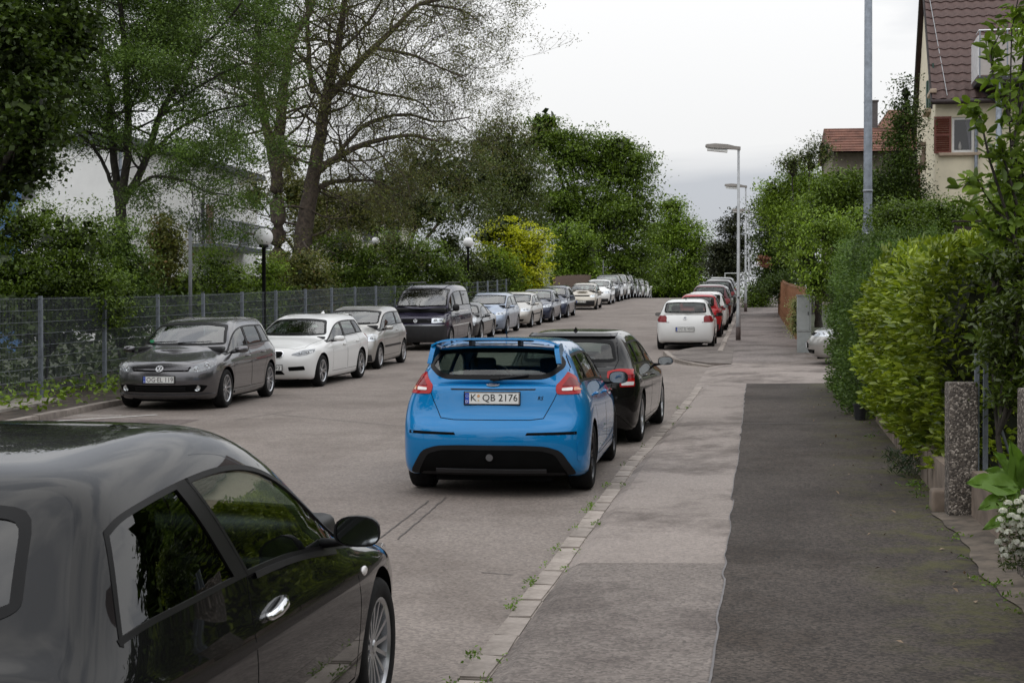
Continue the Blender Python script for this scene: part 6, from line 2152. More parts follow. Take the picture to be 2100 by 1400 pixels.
    def badge(s, end, z, mb, mat, name='badge', x=0.0, tilt=0.0, parent=None):
        """mb drawn in x-z facing -y; put on the front or the rear"""
        h, nor = s.hit(end, x, z)
        sg = 1 if end == 'F' else -1
        o = mb.build(name, mat, parent or s.root, auto=40)
        o.location = (h.x, h.y + sg * .013, h.z)
        ti = math.atan2(nor.z, abs(nor.y))
        o.rotation_euler = (-ti, 0, math.pi if sg > 0 else 0)
        return o
    def interior(s, seat=None, rear=True, wheel_side=-1, dash=True):
        p = s.p
        seat = seat or M_SEAT
        k = p['H'] / 1.47
        yd = p['hy'] - .48
        for sg in (1, -1):
            mb = MB()
            x = sg * .36 * p['W'] / 1.78
            mb.M = Matrix.Translation((x, yd, .50 * k)) @ Matrix.Rotation(R(-18), 4, 'X').inverted()
            mb.box((0, 0, .30), (.46, .12, .62), .05)
            mb.M = Matrix.Translation((x, yd, .50 * k))
            mb.box((0, .24, 0), (.48, .50, .14), .05)
            so = mb.build('front_seat', seat, s.root, auto=60)
            mb = MB()
            mb.M = Matrix.Translation((x, yd - .19, 1.15 * k)) @ Matrix.Rotation(R(8), 4, 'X')
            mb.box((0, 0, 0), (.27, .09, .19), .04)
            mb.tube([(-.07, 0, -.05), (-.07, 0, -.18)], .008, 6); mb.tube([(.07, 0, -.05), (.07, 0, -.18)], .008, 6)
            mb.build('head_restraint', seat, so, auto=60)
        if rear:
            mb = MB()
            y2 = max(s.yb + .12, -p['L']/2 + .8)
            mb.M = Matrix.Translation((0, y2, .50 * k)) @ Matrix.Rotation(R(20), 4, 'X')
            mb.box((0, 0, .25), (p['W'] - .50, .14, .55), .05)
            mb.M = Matrix.Translation((0, y2, .50 * k))
            mb.box((0, .26, 0), (p['W'] - .48, .46, .14), .05)
            so = mb.build('rear_bench', seat, s.root, auto=60)
            for x in (-.42, .42):
                mb = MB().box((x * p['W']/1.78, y2 - .2, 1.04 * k), (.25, .08, .14), .035)
                mb.build('head_restraint', seat, so, auto=60)
        if dash:
            mb = MB()
            mb.M = Matrix.Translation((0, p['cyc'] - .02, p['hood1'] - .05))
            mb.box((0, .02, 0), (p['W'] - .30, .42, .16), .05)
            mb.box((0, -.05, -.22), (p['W'] - .34, .36, .34), .06)
            mb.build('dashboard', M_BLACK, s.root, auto=60)
            mb = MB()
            c = Vector((wheel_side * .36 * p['W']/1.78, p['cyc'] - .34, p['hood1'] - .06))
            pts = []
            for i in range(25):
                t = 2*math.pi*i/24
                pts.append(c + Vector((.18*math.cos(t), .07*math.sin(t), .165*math.sin(t))))
            mb.tube(pts, .016, 6, cap=False)
            mb.tube([c + Vector((-.17, 0, 0)), c + Vector((0, .02, 0)), c + Vector((.17, 0, 0))], .018, 6)
            mb.tube([c + Vector((0, .02, 0)), c + Vector((0, .05, -.15))], .018, 6)
            mb.build('steering_wheel', M_BLACK, s.root, smooth=True)
    def roof_mirror(s):
        p = s.p
        MB().box((0, p['hy'] + .07, p['H'] - .17), (.22, .03, .06), .012).build('rear_view_mirror', M_BLACK, s.root, auto=60)
    def wiper(s, view, a, b, parent=None, name='wiper', w=.012):
        """wiper arm along the glass from a to b (2-D)"""
        P = [np.array(a) + (np.array(b) - np.array(a)) * t for t in np.linspace(0, 1, 7)]
        pts = []
        for i, q in enumerate(P):
            h, nor = s.hit(view, *q)
            pts.append(h + nor * (.018 if i else .012))
        MB().tube(pts, [w * 1.2, w] + [w * .7] * 5, 6).build(name, M_BLACK, parent or s.root)
    def antenna(s, y, ln=.16, lean=35, parent=None):
        z = s.bvh.ray_cast(Vector((0, y, 4)), Vector((0, 0, -1)))[0].z
        mb = MB().tube([(0, y, z - .005), (0, y - .01, z + .02)], [.022, .012], 8)
        d = Vector((0, -math.sin(R(lean)), math.cos(R(lean))))
        mb.tube([Vector((0, y - .01, z + .015)), Vector((0, y - .01, z + .015)) + d * ln], [.006, .004], 6)
        mb.build('aerial', M_BLACK, s.root, smooth=True)
    def fin(s, y, ln=.16, h=.055):
        z = s.bvh.ray_cast(Vector((0, y, 4)), Vector((0, 0, -1)))[0].z
        mb = MB()
        vs = [(-.03, y + ln*.6, z - .01), (.03, y + ln*.6, z - .01), (.035, y - ln*.4, z - .01), (-.035, y - ln*.4, z - .01), (0, y - ln*.30, z + h), (0, y - ln*.42, z + h)]
        mb.add(vs, [(0, 1, 4), (1, 2, 5, 4), (2, 3, 5), (3, 0, 4, 5)])
        mb.build('roof_aerial', s.mat, s.root)
    def place(s, x, y, rz=0.0, dz=0.0):
        place_car(s.root, x, y, rz, dz)
        return s
def place_car(root, x, y, rz=0.0, dz=0.0):
    root.location = (x, y, zr(y) + .006 + dz)
    g = math.atan(slope(y))
    root.rotation_mode = 'XYZ'
    # pitch with the hill, then heading
    M = Matrix.Rotation(g, 4, 'X') @ Matrix.Rotation(rz, 4, 'Z')
    root.rotation_euler = M.to_euler()
def glass_mirror():
    return simple('mirror_silver', (0.35, 0.37, 0.38), 0.05, 1.0, var=0.03)
_WH = {}
def wheel_meshes(r_, tw, style, mat):
    key = (r_, tw, style)
    if key in _WH:
        return _WH[key]
    rr = r_ * .70
    h = tw / 2
    ty = MB().lathe([(rr, -h*.86), (rr + .02, -h*.98), (r_ - .035, -h), (r_ - .012, -h*.90), (r_, -h*.72), (r_, h*.72), (r_ - .012, h*.90), (r_ - .035, h), (rr + .02, h*.98), (rr, h*.86)], 'x', 36)
    tym = ty.mesh('tyre', True)
    rb = MB()
    rb.lathe([(rr + .004, h*.90), (rr - .006, h*.92), (rr - .018, h*.80), (rr - .03, -h*.5)], 'x', 36)
    n, wd, twin = {'ten': (10, .026, 0), 'five': (5, .07, 0), 'twin': (5, .034, 1), 'cover': (7, .075, 0), 'ystar': (7, .026, 1), 'multi': (15, .018, 0)}[style]
    for i in range(n):
        for tt in ((-1, 1) if twin else (0,)):
            a0 = 2*math.pi*i/n
            a1 = a0 + tt * (.20 if n == 5 else .14)
            w0, w1 = wd, wd * 1.1
            d0 = Vector((0, math.cos(a0), math.sin(a0))); d1 = Vector((0, math.cos(a1), math.sin(a1)))
            e0 = Vector((0, -math.sin(a0), math.cos(a0))); e1 = Vector((0, -math.sin(a1), math.cos(a1)))
            p0, p1 = d0 * .045, d1 * (rr - .012)
            x0, x1 = h*.62, h*.80
            vs = [p0 + e0*w0/2 + Vector((x0, 0, 0)), p0 - e0*w0/2 + Vector((x0, 0, 0)), p1 - e1*w1/2 + Vector((x1, 0, 0)), p1 + e1*w1/2 + Vector((x1, 0, 0))]
            lo = [v - Vector((.03, 0, 0)) for v in vs]
            md = [v + Vector((0.008, 0, 0)) for v in vs]
            rb.add(vs + lo, [(0, 1, 2, 3), (4, 0, 3, 7), (1, 5, 6, 2), (0, 4, 5, 1), (3, 2, 6, 7)])
    rb.lathe([(0.0, h*.72), (.028, h*.72), (.034, h*.66), (.06, h*.62), (.062, h*.40)], 'x', 20)
    rm = rb.mesh('rim', auto=35)
    db = MB().lathe([(0, h*.1), (r_*.46, h*.1), (r_*.46, -h*.1), (rr - .03, -h*.4), (0, -h*.5)], 'x', 28)
    dm = db.mesh('wheel', auto=35)
    _WH[key] = (tym, rm, dm)
    return _WH[key]
def repaint(root, old, new):
    for o in root.children_recursive:
        if o.type == 'MESH' and o.data.materials and o.data.materials[0] == old:
            o.material_slots[0].link = 'OBJECT'
            o.material_slots[0].material = new
# ------------------------------------------------------------------ the vehicles
def lamp(c, end, pts, mat, name, ang=28, parent=None, off=.006, step=.05, sym=True, rad=.02, skirt=.012):
    """pts (x,z) seen from the front or the rear, on the right half"""
    view = (end, ang)
    P3 = []
    for x, z in pts:
        h, _ = c.hit(end, x, z)
        P3.append((x, h.y, z))
    poly = c.to2(view, P3)
    if rad:
        poly = rounded(poly, rad, 4)
    return c.patch(name, view, poly, mat, parent, off, step, skirt, sym=sym)
def lamp2(c, end, pts, mat, name, parents, **kw):
    a, b = lamp(c, end, pts, mat, name, parent=parents[0], sym=parents[1], **kw)
    return a, b
def headlamp(c, pts, inner=(), ang=28, dark=True, rad=.02):
    """lens cover over a dark bowl with reflectors"""
    hl = lamp(c, 'F', pts, M_BOWL if dark else M_REFL, 'headlight', ang=ang, off=.002, rad=rad)
    for (x, z, r_) in inner:
        h, nor = c.hit('F', x, z)
        for sg, par in ((1, hl[0]), (-1, hl[1])):
            mb = MB()
            mb.lathe([(r_, .012), (r_*.9, .016), (r_*.55, .004), (r_*.5, .004), (r_*.45, .014), (0, .02)], 'y', 18)
            o = mb.build('reflector', M_REFL if r_ > .03 else M_CHROME, par, auto=40)
            o.location = (sg * h.x, h.y + .004, h.z)
            o.rotation_euler = (0, 0, -sg * R(ang * .8))
    lamp2(c, 'F', pts, M_CLEAR, 'lens', hl, ang=ang, off=.026, rad=rad, skirt=.02)
    return hl
def vw_badge(c, end, z, r_=.055, x=0.0):
    mb = MB()
    mb.lathe([(r_ * .84, -.004), (r_ * .86, -.012), (r_, -.012), (r_ * 1.02, 0)], 'y', 28)
    def stroke(a, b, w_):
        a, b = np.array(a) * r_, np.array(b) * r_
        d = (b - a) / np.linalg.norm(b - a); n_ = np.array([-d[1], d[0]]) * w_ * r_ / 2
        q = [a + n_, a - n_, b - n_, b + n_]
        mb.add([(u[0], -.011, u[1]) for u in q] + [(u[0], 0, u[1]) for u in q], [(0, 1, 2, 3), (0, 4, 5, 1), (1, 5, 6, 2), (2, 6, 7, 3), (3, 7, 4, 0)])
    for sg in (1, -1):
        stroke((sg * .38, .80), (0, .10), .17)
        stroke((sg * .84, .30), (sg * .42, -.76), .17)
        stroke((sg * .42, -.76), (0, .02), .17)
    o = c.badge(end, z, mb, M_BADGE, 'badge', x=x)
    MB().lathe([(r_ * .86, -.003), (0, -.003)], 'y', 24).build('badge_field', M_BLACK, o)
    return o
def roundel(c, end, z, r_=.04, x=0.0):
    mb = MB().lathe([(r_ * .98, 0), (r_, -.006), (r_ * .62, -.007), (r_ * .60, -.006)], 'y', 24)
    o = c.badge(end, z, mb, M_BLACK, 'badge', x=x)
    rr = r_ * .60
    for q, mt in enumerate((M_EU, M_PLATE, M_EU, M_PLATE)):
        a0 = math.pi / 2 * q
        pts = [(0, -.0065, 0)] + [(rr * math.cos(a0 + math.pi/2*i/6), -.0065, rr * math.sin(a0 + math.pi/2*i/6)) for i in range(7)]
        MB().add(pts, [tuple(range(8))]).build('badge_quarter', mt, o)
    MB().lathe([(r_, -.002), (r_ * 1.06, -.007), (r_ * .99, -.009)], 'y', 24).build('badge_rim', M_CHROME, o)
    return o
def oval_badge(c, end, z, w_=.06, h_=.024, txt='Ford', x=0.0):
    vs = [(w_*math.cos(2*math.pi*i/28), 0, h_*math.sin(2*math.pi*i/28)) for i in range(28)]
    vt = [(v[0], -.008, v[2]) for v in vs]
    mb = MB().add(vs + vt, [(i, (i+1) % 28, 28+(i+1) % 28, 28+i) for i in range(28)] + [tuple(range(28, 56))])
    o = c.badge(end, z, mb, M_BADGE, 'badge', x=x)
    mb = MB().add([(v[0]*.86, -.009, v[2]*.80) for v in vs], [tuple(range(28))])
    mb.build('badge_field', simple('badge_blue', (0.004, 0.012, 0.06), .3), o)
    V, F = text_mesh(txt, h_ * 1.05, .005, .25)
    k = min(1, w_ * 1.4 / (V[:, 0].max() - V[:, 0].min()))
    MB().add([(v[0]*k, -.0105, v[1]) for v in V], F).build('badge_script', M_BADGE, o)
    return o
def letters(c, end, x, z, txt, h, mat, name='model_badge', shear=.2):
    V, F = text_mesh(txt, h, .01, shear)
    mb = MB()
    hh, nor = c.hit(end, x, z)
    sg = 1 if end == 'F' else -1
    vs = []
    for v in V:
        xx = x + v[0] * (-1 if end == 'F' else 1)
        h2, n2 = c.hit(end, xx, z + v[1])
        vs.append(tuple(h2 + n2 * .004))
    mb.add(vs, F)
    return mb.build(name, mat, c.root)
def mouth(c, end, pts, mat, name, off=.002, step=.06, rad=.02, view=None, parent=None):
    poly = rounded(pts, rad, 4) if rad else pts
    return c.patch(name, view or end, poly, mat, parent, off=off, step=step, skirt=.01)
def both(pts):
    """mirror a right-half outline into a full outline"""
    return pts + [(-x, z) for x, z in reversed(pts)]

ALL = []
# -------------------------------------------------- blue hatchback in the middle
P_BLUE = paint('blue_paint', (0.003, 0.180, 0.45), 0.15, 0.28, dirt=.02)
def car_blue():
    c = Car('parked_car', dict(L=4.38, W=1.823, H=1.455, wb=2.647, fo=.90, r=.322, tw=.235, zs=.15, hood0=.78, hood1=1.00, cy=1.12, cyc=.86, hy=.40,
            ry=-1.66, Hr=1.43, gy=-2.02, gyc=-1.88, gz=1.05, belt0=.905, belt1=1.03, tail=1.04, rw=.65, rgw=.64, raild=-.03, m=11,
            zrr=(.20, .20, .42, .66, .76), yro=(.25, .05, 0, -.01, .12, .17), waist=.66, bev=.11, rround=.85, xs=(.80, .985, 1.0, 1.0, .975, .905)),
            P_BLUE, 'bright blue hatchback with a big roof spoiler parked at the kerb', 'cars parked on the right')
    c.arches()
    c.glasshouse(splits=[(.02, -.08), (-.98, -.98)], tail=(-1.62, -1.32), mats=[M_GLASS, M_GLASSM, M_GLASSM])
    c.windscreen(.80, .56)
    rg = c.screen('B', both([(.46, 1.095), (.55, 1.12), (.655, 1.20), (.66, 1.25), (.57, 1.375), (.30, 1.395)]), M_GLASSM, 'rear_window', .045)
    c.door([(.95, .30), (.93, .93), (.03, .985), (.0, .30)], (.22, .86, .20), P_BLUE)
    c.door([(-.02, .30), (.01, .985), (-.95, 1.03), (-1.08, .80), (-.92, .52), (-.90, .30)], (-.78, .90, .20), P_BLUE)
    tg = both([(.36, .725), (.49, .74), (.575, .90), (.645, 1.06), (.70, 1.20), (.60, 1.40), (.30, 1.425)])
    c.panel('tailgate', 'B', tg)
    c.panel('bonnet', 'T', both([(.62, 1.86), (.70, 1.55), (.72, .98), (.40, 1.12)][::-1]))
    c.finish()
    # tail lamps
    tl = lamp(c, 'B', [(.600, .958), (.585, 1.03), (.68, 1.160), (.80, 1.145), (.89, 1.11), (.87, .958)], M_RED, 'tail_light', ang=30, rad=.03, off=.010)
    lamp2(c, 'B', [(.645, .990), (.645, 1.012), (.74, 1.018), (.74, .990)], M_WLENS, 'reversing_lens', tl, ang=30, off=.0125, rad=.01, skirt=0)
    lamp2(c, 'B', [(.75, .990), (.75, 1.018), (.82, 1.018), (.815, .990)], M_ORANGE, 'indicator_lens', tl, ang=30, off=.0125, rad=.01, skirt=0)
    lamp2(c, 'B', [(.645, 1.03), (.70, 1.115), (.80, 1.105), (.80, 1.03)], M_REDD, 'brake_lens', tl, ang=30, off=.0125, rad=.015, skirt=0)
    # bumper: black slots, diffuser
    for sg in (1, -1):
        mouth(c, 'B', [(sg * .33, .588), (sg * .345, .612), (sg * .80, .620), (sg * .80, .592)], M_MATT, 'bumper_slot', rad=.006)
    dif = mouth(c, 'B', both([(.80, .215), (.66, .44), (.52, .485), (.30, .495)]) , M_BLACK, 'diffuser', off=.012, rad=.05)
    mouth(c, 'B', both([(.72, .205), (.60, .41), (.48, .445), (.28, .452)]), M_MATT, 'diffuser_recess', off=.016, rad=.04, parent=dif)
    for sg in (1, -1):
        mb = MB().lathe([(.058, -.10), (.06, .02), (.050, .02), (.046, -.08)], 'y', 20)
        o = mb.build('exhaust_pipe', M_RIMD, c.root, smooth=True); o.location = (sg * .50, -2.08, .31); o.rotation_euler = (0, 0, math.pi)
    mb = MB().lathe([(.03, 0), (.034, -.012), (.0, -.014)], 'y', 18)
    o = c.badge('B', .385, mb, simple('fog_lens', (.10, .10, .105), .3), 'rear_fog_lamp'); o.location.y -= .02
    for sg in (1, -1):
        mouth(c, ('B', 40), c.to2(('B', 40), [(.80 * 1, c.hit('B', .80, z)[0].y, z) for z in (.34,)] + [(.88, -2.0, .34), (.89, -1.98, .52), (.80, c.hit('B', .80, .53)[0].y, .53)]), P_BLUE, 'bumper_corner', off=.006, rad=.03) if sg == 1 else None
    c.strip('diffuser_bar', 'B', [(x, .262) for x in np.linspace(-.52, .52, 11)], .03, M_GREYP, parent=dif, off=.03)
    # number plate recess
    c.plate('B', .925, 'K  QB 2176', tilt=R(-6), th=.078)
    pl = [o for o in c.root.children if o.name.startswith('number_plate')][-1]
    MB().lathe([(.014, 0), (.014, -.0095), (0, -.0095)], 'y', 16).build('plate_seal', simple('seal_orange', (.55, .28, .12), .4), pl).location = (-.128, 0, .022)
    MB().lathe([(.009, 0), (.009, -.0095), (0, -.0095)], 'y', 12).build('plate_seal', simple('seal_gold', (.5, .42, .25), .4), pl).location = (-.128, 0, -.02)
    mouth(c, 'B', both([(.40, 1.000), (.41, 1.012)]), M_BLACK, 'tailgate_grip', rad=0, off=.004)
    oval_badge(c, 'B', 1.046, .062, .025)
    letters(c, 'B', .455, .925, 'RS', .035, M_MATT)
    # roof spoiler: blade on side cheeks with two struts over the roof edge
    mb = MB()
    we = .615
    xs = np.linspace(-we, we, 25)
    sec = []
    for x in xs:
        a = abs(x) / we
        dz = -.06 * a**6 + .006 * (1 - a * a)
        dy = .05 * a**2
        sec.append([(x, -1.58 + dy, 1.452 + dz), (x, -1.78 + dy, 1.476 + dz), (x, -1.925 + dy, 1.484 + dz), (x, -1.93 + dy, 1.466 + dz), (x, -1.76 + dy, 1.454 + dz), (x, -1.58 + dy, 1.436 + dz)])
    n = 6
    vs = [q for s_ in sec for q in s_]
    fs = [(i*n + k, i*n + (k+1) % n, (i+1)*n + (k+1) % n, (i+1)*n + k) for i in range(24) for k in range(n)] + [tuple(range(n)), tuple(24*n + k for k in range(n))]
    sp = mb.add(vs, fs).build('spoiler', P_BLUE, c.root, auto=45)
    for sg in (1, -1):
        mb = MB()
        pr = [(-1.50, 1.36), (-1.56, 1.425), (-1.72, 1.435), (-1.86, 1.415), (-1.91, 1.35), (-1.93, 1.25), (-1.89, 1.24), (-1.80, 1.30)]
        xo = [we - .025 + .20 * max(0, 1.40 - z) for y, z in pr]
        mb.add([(sg * (q - .02), y, z) for q, (y, z) in zip(xo, pr)] + [(sg * (q + .025), y, z) for q, (y, z) in zip(xo, pr)],
               [tuple(range(8)), tuple(range(15, 7, -1))] + [(i, (i+1) % 8, 8 + (i+1) % 8, 8 + i) for i in range(8)])
        mb.build('spoiler_cheek', P_BLUE, sp, auto=50)
        MB().box((sg * .235, -1.76, 1.437), (.028, .22, .055), .004).build('spoiler_strut', M_BLACK, sp)
    mb = MB()
    lip = []
    for x in np.linspace(-.60, .60, 17):
        a = abs(x) / .6
        h, nn = c.hit('B', x, 1.392 - .035 * a**3)
        lip.append([(x, h.y + .04, h.z + .03), (x, h.y - .10, h.z + .012), (x, h.y - .10, h.z), (x, h.y + .02, h.z - .02)])
    vs = [q for s_ in lip for q in s_]
    mb.add(vs, [(i*4 + k, i*4 + (k+1) % 4, (i+1)*4 + (k+1) % 4, (i+1)*4 + k) for i in range(16) for k in range(4)])
    mb.build('spoiler_lip', P_BLUE, sp, auto=45)
    c.wiper('B', (0.0, 1.095), (.33, 1.13), name='rear_wiper', w=.018)
    MB().box((.02, c.hit('B', .02, 1.10)[0].y - .02, 1.105), (.10, .05, .035), .012).build('wiper_base', M_BLACK, c.root, auto=60)
    c.antenna(-1.05, .17, 38)
    c.mirrors(cap=P_BLUE, size=(.21, .12, .15))
    c.wheels('ystar', M_RIMD)
    c.interior(); c.roof_mirror()
    headlamp(c, [(.50, .70), (.80, .74), (.86, .84), (.62, .78)], ((.68, .76, .04),))
    mouth(c, 'F', both([(.55, .30), (.66, .52), (.45, .62)]), M_MATT, 'grille')
    return c

# -------------------------------------------------- black three-door in the foreground
P_BLACK = paint('black_paint', (0.0035, 0.0035, 0.004), 0.0, 0.25, dirt=.008, ior=1.38)
def car_black():
    c = Car('parked_car', dict(L=4.20, W=1.745, H=1.46, wb=2.56, fo=.87, r=.315, tw=.205, zs=.15, hood0=.70, hood1=.93, cy=1.02, cyc=.80, hy=.14,
            ry=-1.42, Hr=1.36, gy=-1.86, gyc=-1.70, gz=.98, belt0=.86, belt1=.925, tail=.95, rw=.68, rgw=.66, raild=-.075, m=12,
            waist=.60, bev=.085, rround=1.2, xs=(.80, .95, .985, 1.0, .99, .93), fround=1.3), P_BLACK,
            'glossy black three-door car cut off at the lower left corner', 'cars parked on the right')
    c.arches()
    c.glasshouse(splits=[(-.50, -.80)], tail=(-1.54, -1.34), mats=[M_GLASS, M_GLASSD], thick=.018, pillar=.075, low=.006, top=.035)
    c.windscreen(.80, .53)
    c.screen('B', both([(.52, 1.035), (.57, 1.06), (.50, 1.30), (.25, 1.325)]), M_GLASSD, 'rear_window', .03)
    c.door([(.80, .28), (.83, .60), (.80, .875), (-.47, .94), (-.56, .75), (-.58, .28)], None)
    c.panel('bonnet', 'T', both([(.55, 1.80), (.66, 1.55), (.70, .92), (.40, 1.06)][::-1]))
    c.finish()
    dr = [o for o in c.root.children if o.name.startswith('door')]
    # chrome pull handles on a shallow cup
    for k, sg in enumerate((1, -1)):
        h, _ = c.hit('R', -.30, .80)
        mb = MB()
        hx = h.x
        vs = []
        prof = [(-.105, -.012, .012), (-.095, .016, .016), (-.04, .026, .020), (.04, .026, .022), (.095, .016, .018), (.105, -.012, .010)]
        path = [(sg * (c.hit('R', -.30 + a, .80 + .012 * a / .1)[0].x + b), -.30 + a, .80 + .012 * a / .1) for a, b, r0 in prof]
        mb.tube(path, [q[2] for q in prof], 10)
        o = mb.build('door_handle', M_CHROME, dr[k], smooth=True)
    h, _ = c.hit('R', 1.02, .72)
    for sg in (1, -1):
        mb = MB().ball((0, 0, 0), (.012, .045, .022), 14, 8)
        o = mb.build('side_repeater', M_WLENS, c.root, smooth=True); o.location = (sg * (h.x + .002), .80, .715)
        o.location.y = .93
    # bright lip under the side windows
    c.strip('sill_trim', 'R', [(y, c.belt(y) - .004) for y in np.linspace(.62, -.40, 14)], .022, M_BLACK, off=.010, sym=True)
    c.mirrors(y=.44, z=.955, cap=M_BLACK, size=(.19, .15, .135))
    c.wheels('multi')
    c.interior(M_SEAT); c.roof_mirror()
    tl = lamp(c, 'B', [(.50, .70), (.50, .76), (.80, .78), (.82, .71)], M_RED, 'tail_light', ang=30)
    c.plate('B', .45, '', tilt=R(-3))
    headlamp(c, [(.48, .60), (.74, .64), (.78, .71), (.56, .67)], ((.62, .655, .035),))
    mouth(c, 'F', [(0, .32), (.16, .66), (0, .70), (-.16, .66)], M_MATT, 'grille')
    return c

# -------------------------------------------------- grey five-door facing the camera
P_GREY = paint('graphite_paint', (0.125, 0.123, 0.130), 0.85, 0.27, dirt=.04)
def car_grey():
    c = Car('parked_car', dict(L=4.20, W=1.786, H=1.48, wb=2.578, fo=.87, r=.318, tw=.205, hood0=.785, hood1=.975, cy=1.14, cyc=.88, hy=.36, ry=-1.74, Hr=1.445,
            gy=-2.0, gyc=-1.88, gz=1.02, belt0=.895, belt1=.965, tail=.98, rw=.665, raild=-.035, m=11, zs=.15, waist=.62,
            zf=(.165, .165, .40, .57, .69), yfo=(-.25, -.09, 0, -.004, -.04, -.15), fround=1.05), P_GREY,
            'dark grey five-door hatchback facing the camera beside the wire fence', 'cars parked on the left')
    c.arches()
    c.glasshouse(splits=[(-.12, -.20), (-1.05, -1.02)], tail=(-1.52, -1.38), mats=[M_GLASS, M_GLASSM, M_GLASSM])
    c.windscreen(.81, .60)
    c.screen('B', both([(.55, 1.06), (.60, 1.08), (.55, 1.36), (.25, 1.38)]), M_GLASSM, 'rear_window')
    c.door([(.88, .29), (.87, .91), (-.12, .965), (-.14, .29)], (.06, .82, .19), P_GREY)
    c.door([(-.16, .29), (-.14, .965), (-1.10, .985), (-1.16, .78), (-.95, .56), (-.93, .29)], (-.90, .85, .19), P_GREY)
    c.panel('bonnet', 'T', both([(.50, 1.855), (.63, 1.72), (.70, 1.45), (.74, .93), (.40, 1.09)][::-1]))
    c.finish()
    g = mouth(c, 'F', both([(.46, .632), (.50, .705), (.25, .712)]), M_MATT, 'grille', off=.003, rad=.015)
    for z in (.662, .688):
        c.strip('grille_bar', 'F', [(x, z + .004 * (x/.45)**2) for x in np.linspace(-.46, .46, 13)], .014, P_GREY, parent=g, off=.012)
    headlamp(c, [(.475, .625), (.47, .66), (.60, .745), (.735, .785), (.80, .775), (.80, .71), (.74, .655), (.60, .618)], ((.575, .672, .040), (.715, .715, .052)), ang=32)
    vw_badge(c, 'F', .677, .062)
    lo = mouth(c, 'F', both([(.66, .30), (.74, .40), (.62, .425), (.30, .415)]), M_MATT, 'lower_grille', off=.003)
    for z in (.34, .375):
        c.strip('grille_bar', 'F', [(x, z) for x in np.linspace(-.42, .42, 9)], .012, M_BLACK, parent=lo, off=.008)
    for sg in (1, -1):
        h, _ = c.hit('F', .60, .365)
        mb = MB().lathe([(.050, .0), (.048, .012), (.036, .006), (0, .010)], 'y', 18)
        o = mb.build('fog_lamp', M_REFL, c.root, auto=40); o.location = (sg * h.x, h.y + .004, h.z)
    c.strip('splitter', 'F', [(x, .245 + .012*(abs(x)/.8)**3) for x in np.linspace(-.80, .80, 17)], .035, P_GREY, off=.022)
    c.plate('F', .505, 'OG·EL 119', tilt=R(-4))
    MB().box((.52, .96, 1.09), (.07, .004, .05)).build('windscreen_sticker', simple('sticker_green', (.05, .35, .16), .6), c.root).rotation_euler = (0, 0, 0)
    c.mirrors(cap=P_GREY, size=(.22, .12, .135))
    c.wiper('F', (.62, 1.055), (.05, 1.075)); c.wiper('F', (.02, 1.05), (-.50, 1.075))
    c.wheels('ten'); c.interior(); c.roof_mirror()
    c.strip('sill_strip', 'R', [(y, .235) for y in np.linspace(.80, -.86, 10)], .03, P_GREY, off=.015, sym=True)
    c.antenna(-1.35, .14, 55)
    return c

